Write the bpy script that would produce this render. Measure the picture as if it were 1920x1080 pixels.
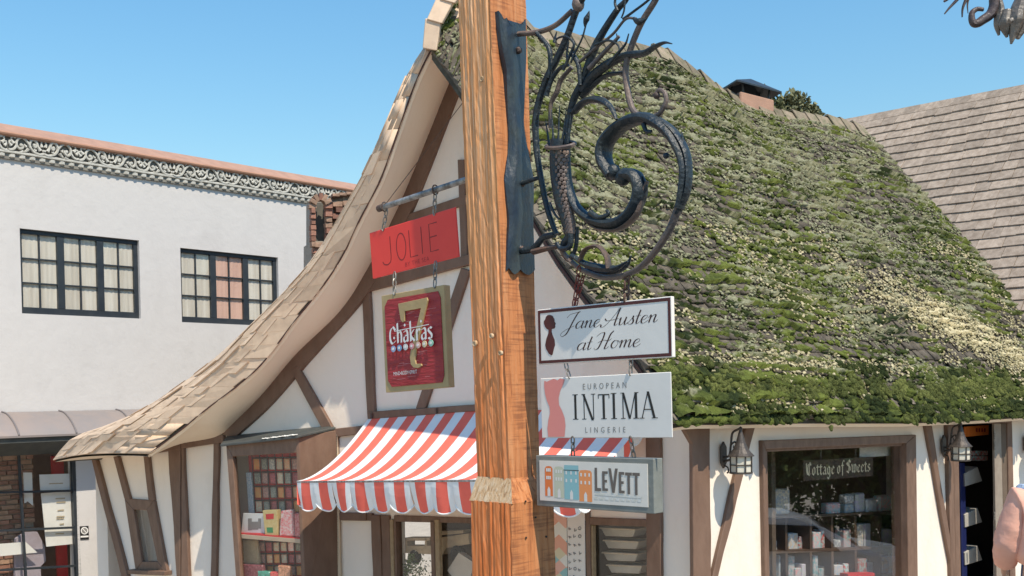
import bpy, bmesh, math, random
import numpy as np
from mathutils import Vector, Matrix, Euler
for o in list(bpy.data.objects): bpy.data.objects.remove(o)
random.seed(7); RNG = np.random.default_rng(7)
SC = bpy.context.scene
COL = SC.collection

# ------------------------------------------------------------------ camera
EYE = 2.75
FPX = 2080.0                       # focal length in pixels of the 1920 px wide photograph
PITCH, ROLL = math.radians(-1.5), 0.016
cam_d = bpy.data.cameras.new('camera'); cam = bpy.data.objects.new('camera', cam_d); COL.objects.link(cam)
fw = Vector((0, math.cos(PITCH), math.sin(PITCH)))
rt = Vector((math.cos(ROLL), 0, -math.sin(ROLL)))
rt = (rt - fw * rt.dot(fw)).normalized()
up = rt.cross(fw).normalized()
cam.matrix_world = Matrix(((rt.x, up.x, -fw.x, 0), (rt.y, up.y, -fw.y, 0), (rt.z, up.z, -fw.z, EYE), (0, 0, 0, 1)))
cam_d.sensor_width = 36; cam_d.lens = FPX / 1920 * 36
CYP = 740 + FPX * math.tan(-PITCH)          # principal point row
cam_d.shift_y = (CYP - 540) / 1920
cam_d.clip_start = 0.05; cam_d.clip_end = 3000
SC.camera = cam

# ------------------------------------------------------------------ world, sun, exposure
SUN_AZ, SUN_EL = math.radians(-56), math.radians(56)      # azimuth measured from +X, counter-clockwise
sdir = Vector((math.cos(SUN_EL) * math.cos(SUN_AZ), math.cos(SUN_EL) * math.sin(SUN_AZ), math.sin(SUN_EL)))
w = bpy.data.worlds.new('World'); SC.world = w; w.use_nodes = True
wn = w.node_tree; wn.nodes.clear()
sky = wn.nodes.new('ShaderNodeTexSky'); sky.sky_type = 'NISHITA'; sky.sun_disc = False
sky.sun_elevation = SUN_EL; sky.sun_rotation = math.pi / 2 - SUN_AZ
sky.air_density = 2.0; sky.dust_density = 0.0; sky.ozone_density = 10.0; sky.altitude = 0
bg = wn.nodes.new('ShaderNodeBackground'); bg.inputs['Strength'].default_value = 0.105
wo = wn.nodes.new('ShaderNodeOutputWorld')
hsv = wn.nodes.new('ShaderNodeHueSaturation'); hsv.inputs['Saturation'].default_value = 1.14; hsv.inputs['Hue'].default_value = 0.496; wn.links.new(sky.outputs[0], hsv.inputs['Color']); wn.links.new(hsv.outputs[0], bg.inputs[0]); wn.links.new(bg.outputs[0], wo.inputs[0])
sl = bpy.data.lights.new('sun', 'SUN'); sl.energy = 3.7; sl.angle = math.radians(0.5); sl.color = (1, 0.89, 0.72)
so = bpy.data.objects.new('sun', sl); COL.objects.link(so); so.rotation_euler = sdir.to_track_quat('Z', 'Y').to_euler()
so.location = (0, 0, 30)
SC.view_settings.view_transform = 'Standard'; SC.view_settings.look = 'None'
SC.view_settings.exposure = 0.63; SC.view_settings.gamma = 1

# ------------------------------------------------------------------ helpers
def V(*a): return Vector(a)
def ray(px, py):
    return fw + rt * ((px - 960) / FPX) + up * ((CYP - py) / FPX)
EYEP = Vector((0, 0, EYE))
def at(px, py, y):
    """world point seen at photo pixel (px, py) at distance y in front of the eye"""
    d = ray(px, py); return EYEP + d * (y / d.y)
class Plane:
    """vertical plane: origin o, horizontal direction h, outward normal n"""
    def __init__(s, o, h, flip=False):
        s.o = Vector((o[0], o[1], 0)); s.h = Vector((h[0], h[1], 0)).normalized()
        n = Vector((s.h.y, -s.h.x, 0))
        if n.dot(-s.o) < 0: n = -n
        s.n = -n if flip else n
    def pix(s, px, py, off=0.0):
        d = ray(px, py); k = (s.o + s.n * off - EYEP).dot(s.n) / d.dot(s.n)
        return EYEP + d * k
    def pt(s, a, z, off=0.0): return s.o + s.h * a + s.n * off + Vector((0, 0, z))
    def co(s, p):
        q = p - s.o; return q.dot(s.h), p.z
    def pc(s, px, py, off=0.0): return s.co(s.pix(px, py, off))
def zg(x, y):
    z = 0.06 * (min(x, 5) - 1) + 0.07 * (11 - max(-30, min(y, 30)))
    if x > 5: z -= 0.16 * (min(x, 24) - 5)
    if x < -12: z += 0
    return z
def catmull(pts, n=8):
    P = [Vector(p) for p in pts]
    if len(P) < 3: 
        return [P[0].lerp(P[-1], i / n) for i in range(n + 1)]
    out = []
    for i in range(len(P) - 1):
        p0 = P[i - 1] if i else P[0] * 2 - P[1]
        p1, p2 = P[i], P[i + 1]
        p3 = P[i + 2] if i + 2 < len(P) else P[-1] * 2 - P[-2]
        for k in range(n):
            t = k / n
            out.append(0.5 * ((2 * p1) + (p2 - p0) * t + (2 * p0 - 5 * p1 + 4 * p2 - p3) * t * t + (3 * p1 - p0 - 3 * p2 + p3) * t ** 3))
    out.append(P[-1].copy()); return out
def lerp(a, b, t): return a + (b - a) * t
def interp(xs, ys, x): return float(np.interp(x, xs, ys))

ORG = {}
def org(o):
    return ORG.get(o.name, Vector((0, 0, 0))) if o is not None else Vector((0, 0, 0))
class MB:
    def __init__(s): s.v = []; s.f = []; s.m = []
    def poly(s, pts, m=0):
        k = len(s.v); s.v += [tuple(p) for p in pts]; s.f.append(tuple(range(k, k + len(pts)))); s.m.append(m); return s
    def prism(s, pts, ext, m=0):
        pts = [Vector(p) for p in pts]; ext = Vector(ext); n = len(pts); k = len(s.v)
        nrm = Vector((0, 0, 0))
        for i in range(n): nrm += pts[i].cross(pts[(i + 1) % n])
        if nrm.dot(ext) > 0: pts = pts[::-1]
        s.v += [tuple(p) for p in pts] + [tuple(p + ext) for p in pts]
        s.f.append(tuple(range(k, k + n))); s.m.append(m)
        s.f.append(tuple(range(k + 2 * n - 1, k + n - 1, -1))); s.m.append(m)
        for i in range(n):
            j = (i + 1) % n
            s.f.append((k + j, k + i, k + n + i, k + n + j)); s.m.append(m)
        return s
    def box(s, c, x, y, z, m=0):
        """centre and three half vectors"""
        c, x, y, z = Vector(c), Vector(x), Vector(y), Vector(z)
        return s.prism([c - x - y - z, c + x - y - z, c + x + y - z, c - x + y - z], z * 2, m)
    def bar(s, a, b, wv, tv, m=0):
        """straight bar from a to b with half-width vectors wv, tv"""
        a, b, wv, tv = Vector(a), Vector(b), Vector(wv), Vector(tv)
        return s.prism([a - wv - tv, a + wv - tv, a + wv + tv, a - wv + tv], b - a, m)
    def tube(s, pts, rad, n=8, m=0, flat=None, cap=True):
        P = [Vector(p) for p in pts]; N = len(P)
        if not hasattr(rad, '__len__'): rad = [rad] * N
        k0 = len(s.v); T = []
        for i in range(N):
            t = P[min(i + 1, N - 1)] - P[max(i - 1, 0)]
            T.append(t.normalized() if t.length > 1e-9 else Vector((0, 0, 1)))
        if flat is not None: u = Vector(flat)
        else:
            u = Vector((0, 0, 1)) if abs(T[0].z) < 0.9 else Vector((1, 0, 0))
        fl = None
        for i in range(N):
            u = u - T[i] * u.dot(T[i])
            if u.length < 1e-6: u = T[i].orthogonal()
            u.normalize(); w_ = T[i].cross(u)
            r = rad[i]; ra, rb = r if hasattr(r, '__len__') else (r, r)
            for j in range(n):
                an = 2 * math.pi * j / n
                s.v.append(tuple(P[i] + u * (math.cos(an) * ra) + w_ * (math.sin(an) * rb)))
        for i in range(N - 1):
            for j in range(n):
                a, b = k0 + i * n + j, k0 + i * n + (j + 1) % n
                s.f.append((a, b, b + n, a + n)); s.m.append(m)
        if cap:
            s.f.append(tuple(k0 + j for j in range(n))[::-1]); s.m.append(m)
            s.f.append(tuple(k0 + (N - 1) * n + j for j in range(n))); s.m.append(m)
        return s
    def lathe(s, c, prof, ax=(0, 0, 1), n=12, m=0, ph=0.0, sx=1.0):
        c, ax = Vector(c), Vector(ax).normalized(); u = ax.orthogonal().normalized(); w_ = ax.cross(u); k0 = len(s.v)
        if abs(ax.z) > 0.9: u = Vector((1, 0, 0)); w_ = ax.cross(u)
        for r, h in prof:
            for j in range(n):
                an = 2 * math.pi * j / n + ph
                s.v.append(tuple(c + ax * h + (u * math.cos(an) + w_ * math.sin(an)) * r))
        for i in range(len(prof) - 1):
            for j in range(n):
                a, b = k0 + i * n + j, k0 + i * n + (j + 1) % n
                s.f.append((a, b, b + n, a + n)); s.m.append(m)
        s.f.append(tuple(k0 + j for j in range(n))[::-1]); s.m.append(m)
        s.f.append(tuple(k0 + (len(prof) - 1) * n + j for j in range(n))); s.m.append(m)
        return s
    def sheet(s, rows, m=0, closed=False):
        k = len(s.v); n = len(rows[0])
        for r in rows: s.v += [tuple(p) for p in r]
        for i in range(len(rows) - 1):
            for j in range(n - 1):
                a = k + i * n + j; s.f.append((a, a + 1, a + n + 1, a + n)); s.m.append(m)
        return s
    def ball(s, c, rx, ry=None, rz=None, n=8, m=0, rot=None):
        ry = ry or rx; rz = rz or rx; k0 = len(s.v); R = max(3, n // 2); c = Vector(c)
        for i in range(R + 1):
            th = math.pi * i / R
            for j in range(n):
                ph = 2 * math.pi * j / n
                p = Vector((rx * math.sin(th) * math.cos(ph), ry * math.sin(th) * math.sin(ph), rz * math.cos(th)))
                if rot is not None: p = rot @ p
                s.v.append(tuple(c + p))
        for i in range(R):
            for j in range(n):
                a, b = k0 + i * n + j, k0 + i * n + (j + 1) % n
                s.f.append((a, a + n, b + n, b)); s.m.append(m)
        return s
    def build(s, name, mats, parent=None, smooth=False, bevel=0.0, fix=False, seg=1):
        me = bpy.data.meshes.new(name); o0 = org(parent)
        me.from_pydata([(p[0] - o0.x, p[1] - o0.y, p[2] - o0.z) for p in s.v], [], s.f)
        if not isinstance(mats, (list, tuple)): mats = [mats]
        for mm in mats: me.materials.append(mm)
        if len(mats) > 1: me.polygons.foreach_set('material_index', s.m)
        if fix:
            b = bmesh.new(); b.from_mesh(me); bmesh.ops.remove_doubles(b, verts=b.verts, dist=1e-5)
            bmesh.ops.recalc_face_normals(b, faces=b.faces); b.to_mesh(me); b.free()
        if smooth:
            me.polygons.foreach_set('use_smooth', [True] * len(me.polygons))
            try: me.set_sharp_from_angle(angle=math.radians(40))
            except Exception: pass
        me.update()
        o = bpy.data.objects.new(name, me); COL.objects.link(o)
        if parent is not None: o.parent = parent; ORG[o.name] = o0.copy()
        if bevel:
            md = o.modifiers.new('bevel', 'BEVEL'); md.width = bevel; md.segments = seg; md.limit_method = 'ANGLE'; md.angle_limit = math.radians(40)
        return o
def np_mesh(name, verts, faces, mats, parent=None, midx=None, col=None, smooth=False):
    """fast mesh from arrays: verts (N,3), faces (M,k)"""
    me = bpy.data.meshes.new(name); verts = np.asarray(verts, np.float32); faces = np.asarray(faces, np.int32)
    o0 = org(parent); verts = verts - np.array([o0.x, o0.y, o0.z], np.float32)
    M, k = faces.shape
    me.vertices.add(len(verts)); me.vertices.foreach_set('co', verts.ravel())
    me.loops.add(M * k); me.loops.foreach_set('vertex_index', faces.ravel())
    me.polygons.add(M); me.polygons.foreach_set('loop_start', np.arange(0, M * k, k, dtype=np.int32))
    if not isinstance(mats, (list, tuple)): mats = [mats]
    for mm in mats: me.materials.append(mm)
    if midx is not None: me.polygons.foreach_set('material_index', np.asarray(midx, np.int32))
    if smooth: me.polygons.foreach_set('use_smooth', np.ones(M, bool))
    me.update(calc_edges=True)
    if col is not None:
        c = np.ones((len(verts), 4), np.float32); c[:, :3] = col
        at_ = me.color_attributes.new('Col', 'FLOAT_COLOR', 'POINT'); at_.data.foreach_set('color', c.ravel())
    o = bpy.data.objects.new(name, me); COL.objects.link(o)
    if parent is not None: o.parent = parent; ORG[o.name] = o0.copy()
    return o
def tag(o, label=None, cat=None, group=None, kind=None):
    if label: o['label'] = label
    if cat: o['category'] = cat
    if group: o['group'] = group
    if kind: o['kind'] = kind
    return o
def thing(name, loc, label, cat, group=None):
    o = bpy.data.objects.new(name, None); COL.objects.link(o); o.location = loc; o.empty_display_size = 0.1
    ORG[o.name] = Vector(loc); tag(o, label, cat, group); return o
def inst(name, me, mat4, parent, mat=None):
    """shared-mesh piece placed by a world matrix under parent (parents carry translation only)"""
    o = bpy.data.objects.new(name, me); COL.objects.link(o); o0 = org(parent)
    m = mat4.copy(); m.translation = m.translation - o0; o.matrix_basis = m; o.parent = parent
    return o
def frame(c, x, y, z):
    return Matrix(((x[0], y[0], z[0], c[0]), (x[1], y[1], z[1], c[1]), (x[2], y[2], z[2], c[2]), (0, 0, 0, 1)))
def box_mesh(name, mats, jit=0.0, bev=0.0, seed=0):
    """unit box (half size 1) with optional irregular corners"""
    r = random.Random(seed); me = bpy.data.meshes.new(name); b = bmesh.new(); bmesh.ops.create_cube(b, size=2)
    if bev: bmesh.ops.bevel(b, geom=b.edges[:], offset=bev, segments=1, affect='EDGES')
    for v in b.verts: v.co += Vector((r.uniform(-jit, jit), r.uniform(-jit, jit), r.uniform(-jit, jit)))
    b.to_mesh(me); b.free()
    for m in (mats if isinstance(mats, (list, tuple)) else [mats]): me.materials.append(m)
    return me
# ------------------------------------------------------------------ materials
def nodes(name):
    m = bpy.data.materials.new(name); m.use_nodes = True; nt = m.node_tree
    b = nt.nodes['Principled BSDF']; return m, nt, b
def mat(name, c, rough=0.7, c2=None, scale=6.0, bump=0.0, bscale=40.0, metal=0.0, spec=0.5, stretch=None, objvar=0.0, detail=6, coat=0.0, dist=0.01, rnd=None):
    """procedural material: base colour mixed with c2 by noise, bump by noise, per-object brightness variation"""
    m, nt, b = nodes(name); L = nt.links.new
    b.inputs['Roughness'].default_value = rough; b.inputs['Metallic'].default_value = metal
    b.inputs['Specular IOR Level'].default_value = spec
    if coat: b.inputs['Coat Weight'].default_value = coat
    tc = nt.nodes.new('ShaderNodeTexCoord'); src = tc.outputs['Object']
    geo = nt.nodes.new('ShaderNodeNewGeometry'); src = geo.outputs['Position']
    if stretch:
        mp = nt.nodes.new('ShaderNodeMapping'); mp.inputs['Scale'].default_value = stretch; L(src, mp.inputs[0]); src = mp.outputs[0]
    col = None
    rgb = nt.nodes.new('ShaderNodeRGB'); rgb.outputs[0].default_value = (*c, 1); col = rgb.outputs[0]
    if c2 is not None:
        nz = nt.nodes.new('ShaderNodeTexNoise'); nz.inputs['Scale'].default_value = scale; nz.inputs['Detail'].default_value = detail
        nz.inputs['Roughness'].default_value = 0.6; L(src, nz.inputs['Vector'])
        rp = nt.nodes.new('ShaderNodeMapRange'); rp.inputs[1].default_value = 0.35; rp.inputs[2].default_value = 0.65; L(nz.outputs[0], rp.inputs[0])
        mx = nt.nodes.new('ShaderNodeMix'); mx.data_type = 'RGBA'; L(rp.outputs[0], mx.inputs[0]); L(col, mx.inputs[6])
        mx.inputs[7].default_value = (*c2, 1); col = mx.outputs[2]
    if objvar:
        oi = nt.nodes.new('ShaderNodeObjectInfo'); mr = nt.nodes.new('ShaderNodeMapRange')
        mr.inputs[3].default_value = 1 - objvar; mr.inputs[4].default_value = 1 + objvar; L(oi.outputs['Random'], mr.inputs[0])
        hs = nt.nodes.new('ShaderNodeHueSaturation'); L(col, hs.inputs['Color']); L(mr.outputs[0], hs.inputs['Value']); col = hs.outputs[0]
    L(col, b.inputs['Base Color'])
    if bump:
        n2 = nt.nodes.new('ShaderNodeTexNoise'); n2.inputs['Scale'].default_value = bscale; n2.inputs['Detail'].default_value = 8
        L(src, n2.inputs['Vector']); bp = nt.nodes.new('ShaderNodeBump'); bp.inputs['Strength'].default_value = bump; bp.inputs['Distance'].default_value = dist
        L(n2.outputs[0], bp.inputs['Height']); L(bp.outputs[0], b.inputs['Normal'])
    return m
def vcol_mat(name, rough=0.95, mul=1.0, scale=60, amt=0.5, bump=0.4):
    m, nt, b = nodes(name); L = nt.links.new; b.inputs['Roughness'].default_value = rough; b.inputs['Specular IOR Level'].default_value = 0.15
    a = nt.nodes.new('ShaderNodeVertexColor'); a.layer_name = 'Col'
    geo = nt.nodes.new('ShaderNodeNewGeometry')
    nz = nt.nodes.new('ShaderNodeTexNoise'); nz.inputs['Scale'].default_value = scale; nz.inputs['Detail'].default_value = 5; L(geo.outputs['Position'], nz.inputs['Vector'])
    mr = nt.nodes.new('ShaderNodeMapRange'); mr.inputs[1].default_value = 0.3; mr.inputs[2].default_value = 0.7
    mr.inputs[3].default_value = (1 - amt) * mul; mr.inputs[4].default_value = (1 + amt) * mul; L(nz.outputs[0], mr.inputs[0])
    hs = nt.nodes.new('ShaderNodeHueSaturation'); L(a.outputs[0], hs.inputs['Color']); L(mr.outputs[0], hs.inputs['Value']); L(hs.outputs[0], b.inputs['Base Color'])
    if bump:
        bp = nt.nodes.new('ShaderNodeBump'); bp.inputs['Strength'].default_value = bump; bp.inputs['Distance'].default_value = 0.01
        L(nz.outputs[0], bp.inputs['Height']); L(bp.outputs[0], b.inputs['Normal'])
    return m
def glass_mat(name, refl=0.12, tint=(0.985, 0.985, 0.98), rough=0.0):
    """clear window glass: see-through with a Fresnel mirror on top"""
    m = bpy.data.materials.new(name); m.use_nodes = True; nt = m.node_tree; nt.nodes.clear(); L = nt.links.new
    out = nt.nodes.new('ShaderNodeOutputMaterial'); mx = nt.nodes.new('ShaderNodeMixShader')
    tr = nt.nodes.new('ShaderNodeBsdfTransparent'); tr.inputs[0].default_value = (*tint, 1)
    gl = nt.nodes.new('ShaderNodeBsdfGlossy'); gl.inputs['Roughness'].default_value = rough; gl.inputs[0].default_value = (1, 1, 1, 1)
    lw = nt.nodes.new('ShaderNodeLayerWeight'); lw.inputs[0].default_value = 0.5
    fr = nt.nodes.new('ShaderNodeMath'); fr.operation = 'POWER'; fr.inputs[1].default_value = 4.0; L(lw.outputs['Facing'], fr.inputs[0])
    ad = nt.nodes.new('ShaderNodeMath'); ad.operation = 'ADD'; ad.inputs[1].default_value = refl; ad.use_clamp = True
    L(fr.outputs[0], ad.inputs[0]); L(ad.outputs[0], mx.inputs[0]); L(tr.outputs[0], mx.inputs[1]); L(gl.outputs[0], mx.inputs[2]); L(mx.outputs[0], out.inputs[0])
    return m
def plaster_mat(name, c, stain=(0.62, 0.52, 0.42), amt=0.5, bump=0.3):
    m, nt, b = nodes(name); L = nt.links.new; b.inputs['Roughness'].default_value = 0.9; b.inputs['Specular IOR Level'].default_value = 0.2
    geo = nt.nodes.new('ShaderNodeNewGeometry'); P = geo.outputs['Position']
    mp = nt.nodes.new('ShaderNodeMapping'); mp.inputs['Scale'].default_value = (1.2, 1.2, 0.55); L(P, mp.inputs[0])
    n1 = nt.nodes.new('ShaderNodeTexNoise'); n1.inputs['Scale'].default_value = 1.6; n1.inputs['Detail'].default_value = 9; n1.inputs['Roughness'].default_value = 0.65; L(mp.outputs[0], n1.inputs['Vector'])
    r1 = nt.nodes.new('ShaderNodeMapRange'); r1.inputs[1].default_value = 0.52; r1.inputs[2].default_value = 0.78; r1.inputs[4].default_value = amt; L(n1.outputs[0], r1.inputs[0])
    mx = nt.nodes.new('ShaderNodeMix'); mx.data_type = 'RGBA'; L(r1.outputs[0], mx.inputs[0]); mx.inputs[6].default_value = (*c, 1); mx.inputs[7].default_value = (*stain, 1)
    L(mx.outputs[2], b.inputs['Base Color'])
    n2 = nt.nodes.new('ShaderNodeTexNoise'); n2.inputs['Scale'].default_value = 5; n2.inputs['Detail'].default_value = 10; n2.inputs['Roughness'].default_value = 0.6; L(P, n2.inputs['Vector'])
    bp = nt.nodes.new('ShaderNodeBump'); bp.inputs['Strength'].default_value = bump; bp.inputs['Distance'].default_value = 0.03; L(n2.outputs[0], bp.inputs['Height']); L(bp.outputs[0], b.inputs['Normal'])
    return m
def wood_mat(name, c_light, c_dark, c_mid, zscale=0.9, fine=55, bump=0.8, low=None, saw=0.0, stain=None):
    """weathered upright timber: grain stretched along z, cracks, orange and grey patches"""
    m, nt, b = nodes(name); L = nt.links.new; b.inputs['Roughness'].default_value = 0.75; b.inputs['Specular IOR Level'].default_value = 0.3
    geo = nt.nodes.new('ShaderNodeNewGeometry'); P = geo.outputs['Position']
    mp = nt.nodes.new('ShaderNodeMapping'); mp.inputs['Scale'].default_value = (fine, fine, zscale); L(P, mp.inputs[0])
    g = nt.nodes.new('ShaderNodeTexNoise'); g.inputs['Scale'].default_value = 1.6; g.inputs['Detail'].default_value = 8; g.inputs['Distortion'].default_value = 0.7; g.inputs['Roughness'].default_value = 0.62; L(mp.outputs[0], g.inputs['Vector'])
    r = nt.nodes.new('ShaderNodeValToRGB'); e = r.color_ramp.elements
    e[0].position = 0.33; e[0].color = (*c_dark, 1); e[1].position = 0.62; e[1].color = (*c_light, 1)
    k = e.new(0.46); k.color = (*c_mid, 1); L(g.outputs[0], r.inputs[0])
    mp2 = nt.nodes.new('ShaderNodeMapping'); mp2.inputs['Scale'].default_value = (6, 6, 1.3); L(P, mp2.inputs[0])
    n2 = nt.nodes.new('ShaderNodeTexNoise'); n2.inputs['Scale'].default_value = 1.0; n2.inputs['Detail'].default_value = 5; L(mp2.outputs[0], n2.inputs['Vector'])
    r2 = nt.nodes.new('ShaderNodeMapRange'); r2.inputs[1].default_value = 0.42; r2.inputs[2].default_value = 0.62; r2.inputs[4].default_value = 0.6; L(n2.outputs[0], r2.inputs[0])
    mx = nt.nodes.new('ShaderNodeMix'); mx.data_type = 'RGBA'; L(r2.outputs[0], mx.inputs[0]); L(r.outputs[0], mx.inputs[6]); mx.inputs[7].default_value = (*c_mid, 1)
    col = mx.outputs[2]
    if low is not None:        # fresher, redder timber lower down where the weather has not bleached it
        sx = nt.nodes.new('ShaderNodeSeparateXYZ'); L(P, sx.inputs[0]); ad = nt.nodes.new('ShaderNodeMath'); ad.operation = 'MULTIPLY_ADD'; ad.inputs[1].default_value = 1.2; L(n2.outputs[0], ad.inputs[0]); L(sx.outputs[2], ad.inputs[2])
        rz = nt.nodes.new('ShaderNodeMapRange'); rz.inputs[1].default_value = 4.2; rz.inputs[2].default_value = 2.9; rz.inputs[4].default_value = 0.75; L(ad.outputs[0], rz.inputs[0])
        ml = nt.nodes.new('ShaderNodeMix'); ml.data_type = 'RGBA'; ml.blend_type = 'MULTIPLY'; L(rz.outputs[0], ml.inputs[0]); L(col, ml.inputs[6]); ml.inputs[7].default_value = (*low, 1); col = ml.outputs[2]
    if saw:                    # saw marks across the grain
        mp3 = nt.nodes.new('ShaderNodeMapping'); mp3.inputs['Scale'].default_value = (5, 5, 120); L(P, mp3.inputs[0])
        n3 = nt.nodes.new('ShaderNodeTexNoise'); n3.inputs['Scale'].default_value = 1.0; n3.inputs['Detail'].default_value = 4; L(mp3.outputs[0], n3.inputs['Vector'])
        n4 = nt.nodes.new('ShaderNodeTexNoise'); n4.inputs['Scale'].default_value = 9.0; n4.inputs['Detail'].default_value = 6; L(P, n4.inputs['Vector'])
        mu = nt.nodes.new('ShaderNodeMath'); mu.operation = 'MULTIPLY'; L(n3.outputs[0], mu.inputs[0]); L(n4.outputs[0], mu.inputs[1])
        r3 = nt.nodes.new('ShaderNodeMapRange'); r3.inputs[1].default_value = 0.25; r3.inputs[2].default_value = 0.36; r3.inputs[4].default_value = saw; L(mu.outputs[0], r3.inputs[0])
        m3 = nt.nodes.new('ShaderNodeMix'); m3.data_type = 'RGBA'; L(r3.outputs[0], m3.inputs[0]); L(col, m3.inputs[6]); m3.inputs[7].default_value = (*c_dark, 1); col = m3.outputs[2]
    L(col, b.inputs['Base Color'])
    bp = nt.nodes.new('ShaderNodeBump'); bp.inputs['Strength'].default_value = bump; bp.inputs['Distance'].default_value = 0.006; L(g.outputs[0], bp.inputs['Height']); L(bp.outputs[0], b.inputs['Normal'])
    return m
M = {}
M['plaster'] = plaster_mat('plaster', (0.80, 0.715, 0.63))
M['soffit'] = plaster_mat('soffit_plaster', (0.84, 0.72, 0.58), (0.66, 0.50, 0.36), 0.3, 0.2)
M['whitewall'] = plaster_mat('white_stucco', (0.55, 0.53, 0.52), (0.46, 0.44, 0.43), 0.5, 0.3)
M['timber'] = mat('brown_painted_timber', (0.145, 0.083, 0.056), 0.65, (0.185, 0.112, 0.078), 7, 0.35, 30, stretch=(1, 1, 0.4))
M['fascia'] = mat('dark_red_brown_verge', (0.055, 0.02, 0.016), 0.7, (0.09, 0.04, 0.03), 9, 0.3, 40)
M['frame'] = mat('brown_window_frame', (0.135, 0.078, 0.053), 0.55, (0.19, 0.115, 0.08), 14, 0.3, 50, stretch=(1, 1, 0.3))
M['tan_shingle'] = mat('tan_shingle', (0.68, 0.52, 0.385), 0.95, (0.58, 0.435, 0.32), 7, 0.35, 160, spec=0.15, objvar=0.09)
M['grey_shingle'] = mat('grey_shingle', (0.17, 0.145, 0.115), 0.9, (0.085, 0.073, 0.06), 14, 0.7, 70, spec=0.2, objvar=0.2)
M['roof_under'] = mat('roof_dark', (0.05, 0.045, 0.035), 0.95, (0.09, 0.085, 0.065), 8, 0.4, 40)
M['brown_shingle'] = mat('brown_cedar_shingle', (0.38, 0.31, 0.25), 0.85, (0.26, 0.205, 0.16), 12, 0.6, 60, spec=0.25, objvar=0.16, stretch=(1, 1, 0.5))
M['ridge'] = mat('mossy_ridge_shingle', (0.27, 0.215, 0.165), 0.9, (0.15, 0.14, 0.09), 10, 0.6, 60, spec=0.2, objvar=0.25)
M['moss'] = vcol_mat('moss', 1.0, 1.0, 90, 0.45, 0.6)
M['lichen'] = vcol_mat('lichen', 1.0, 1.0, 110, 0.35, 0.6)
M['terracotta'] = mat('terracotta', (0.40, 0.235, 0.17), 0.85, (0.32, 0.19, 0.14), 5, 0.3, 40)
M['copper'] = mat('weathered_copper', (0.25, 0.225, 0.22), 0.55, (0.30, 0.245, 0.22), 2.2, 0.1, 10, metal=0.25, spec=0.4)
M['gutter'] = mat('dark_green_grey_fascia', (0.045, 0.05, 0.05), 0.6, (0.07, 0.075, 0.07), 6, 0.2, 20)
M['winframe'] = mat('charcoal_window_frame', (0.018, 0.024, 0.032), 0.45, (0.03, 0.036, 0.042), 6)
M['stone'] = mat('carved_grey_stone', (0.52, 0.51, 0.47), 0.9, (0.40, 0.39, 0.35), 14, 0.5, 60)
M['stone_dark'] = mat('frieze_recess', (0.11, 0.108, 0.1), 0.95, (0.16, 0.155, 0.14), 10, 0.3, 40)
M['curtain'] = mat('pale_curtain', (0.66, 0.63, 0.57), 0.9, (0.50, 0.46, 0.40), 9, stretch=(1, 1, 0.06))  # upright colour streaks paint the shading of folds on nearly flat cloth
M['pink_curtain'] = mat('pink_curtain', (0.68, 0.45, 0.37), 0.9, (0.56, 0.36, 0.3), 9, stretch=(1, 1, 0.06))  # same painted fold shading, in pink
M['brick'] = mat('red_brown_brick', (0.30, 0.145, 0.10), 0.9, (0.22, 0.11, 0.08), 16, 0.6, 60, objvar=0.3)
M['tan_brick'] = mat('tan_brick', (0.38, 0.24, 0.17), 0.9, (0.30, 0.19, 0.13), 16, 0.6, 60, objvar=0.25)
M['mortar'] = mat('mortar', (0.36, 0.32, 0.27), 0.95, (0.28, 0.25, 0.21), 10, 0.5, 60)
M['iron'] = mat('blue_black_iron', (0.010, 0.021, 0.034), 0.45, (0.026, 0.034, 0.036), 16, 0.7, 55, spec=0.45)
M['iron2'] = mat('blue_painted_plate', (0.006, 0.018, 0.040), 0.42, (0.030, 0.042, 0.046), 14, 0.4, 60, spec=0.6, stretch=(1.4, 1.4, 0.5))
M['rust'] = mat('rusty_iron', (0.14, 0.075, 0.05), 0.7, (0.06, 0.05, 0.048), 18, 0.5, 70)
M['bare_iron'] = mat('worn_brown_iron', (0.19, 0.135, 0.11), 0.5, (0.075, 0.068, 0.07), 12, 0.4, 60)
M['galv'] = mat('galvanised_pipe', (0.36, 0.36, 0.36), 0.45, (0.10, 0.09, 0.085), 30, 0.4, 60, metal=0.3)
M['chain'] = mat('dull_steel_chain', (0.32, 0.30, 0.27), 0.45, (0.16, 0.14, 0.12), 60, metal=0.5)
M['chain_red'] = mat('red_rusty_chain', (0.25, 0.035, 0.028), 0.6, (0.12, 0.03, 0.025), 50)
M['red_sign'] = mat('red_painted_board', (0.88, 0.05, 0.035), 0.45, (0.82, 0.04, 0.03), 6, 0.1, 20)
M['red_line'] = mat('dark_red_lettering', (0.22, 0.012, 0.012), 0.6)
M['gold'] = mat('gold_paint', (0.46, 0.33, 0.16), 0.55, (0.40, 0.28, 0.13), 12, 0.15, 40)
M['white_paint'] = mat('white_paint', (0.80, 0.79, 0.77), 0.5, (0.75, 0.74, 0.72), 4)
M['sign_white'] = mat('sign_white', (0.82, 0.785, 0.74), 0.4, (0.76, 0.72, 0.675), 2.5, 0.05, 30)
M['sign_beige'] = mat('sign_beige', (0.79, 0.735, 0.66), 0.5, (0.72, 0.67, 0.60), 6, 0.05, 30)
M['maroon'] = mat('maroon_paint', (0.095, 0.014, 0.016), 0.5, (0.075, 0.012, 0.013), 20)
M['pink'] = mat('pink_print', (0.80, 0.29, 0.25), 0.5, (0.77, 0.26, 0.23), 5)
M['black'] = mat('black_print', (0.012, 0.012, 0.013), 0.5)
M['greyprint'] = mat('grey_print', (0.22, 0.21, 0.20), 0.5)
M['grey_frame'] = mat('grey_painted_frame', (0.23, 0.24, 0.22), 0.55, (0.18, 0.19, 0.175), 9, 0.2, 40)
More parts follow.
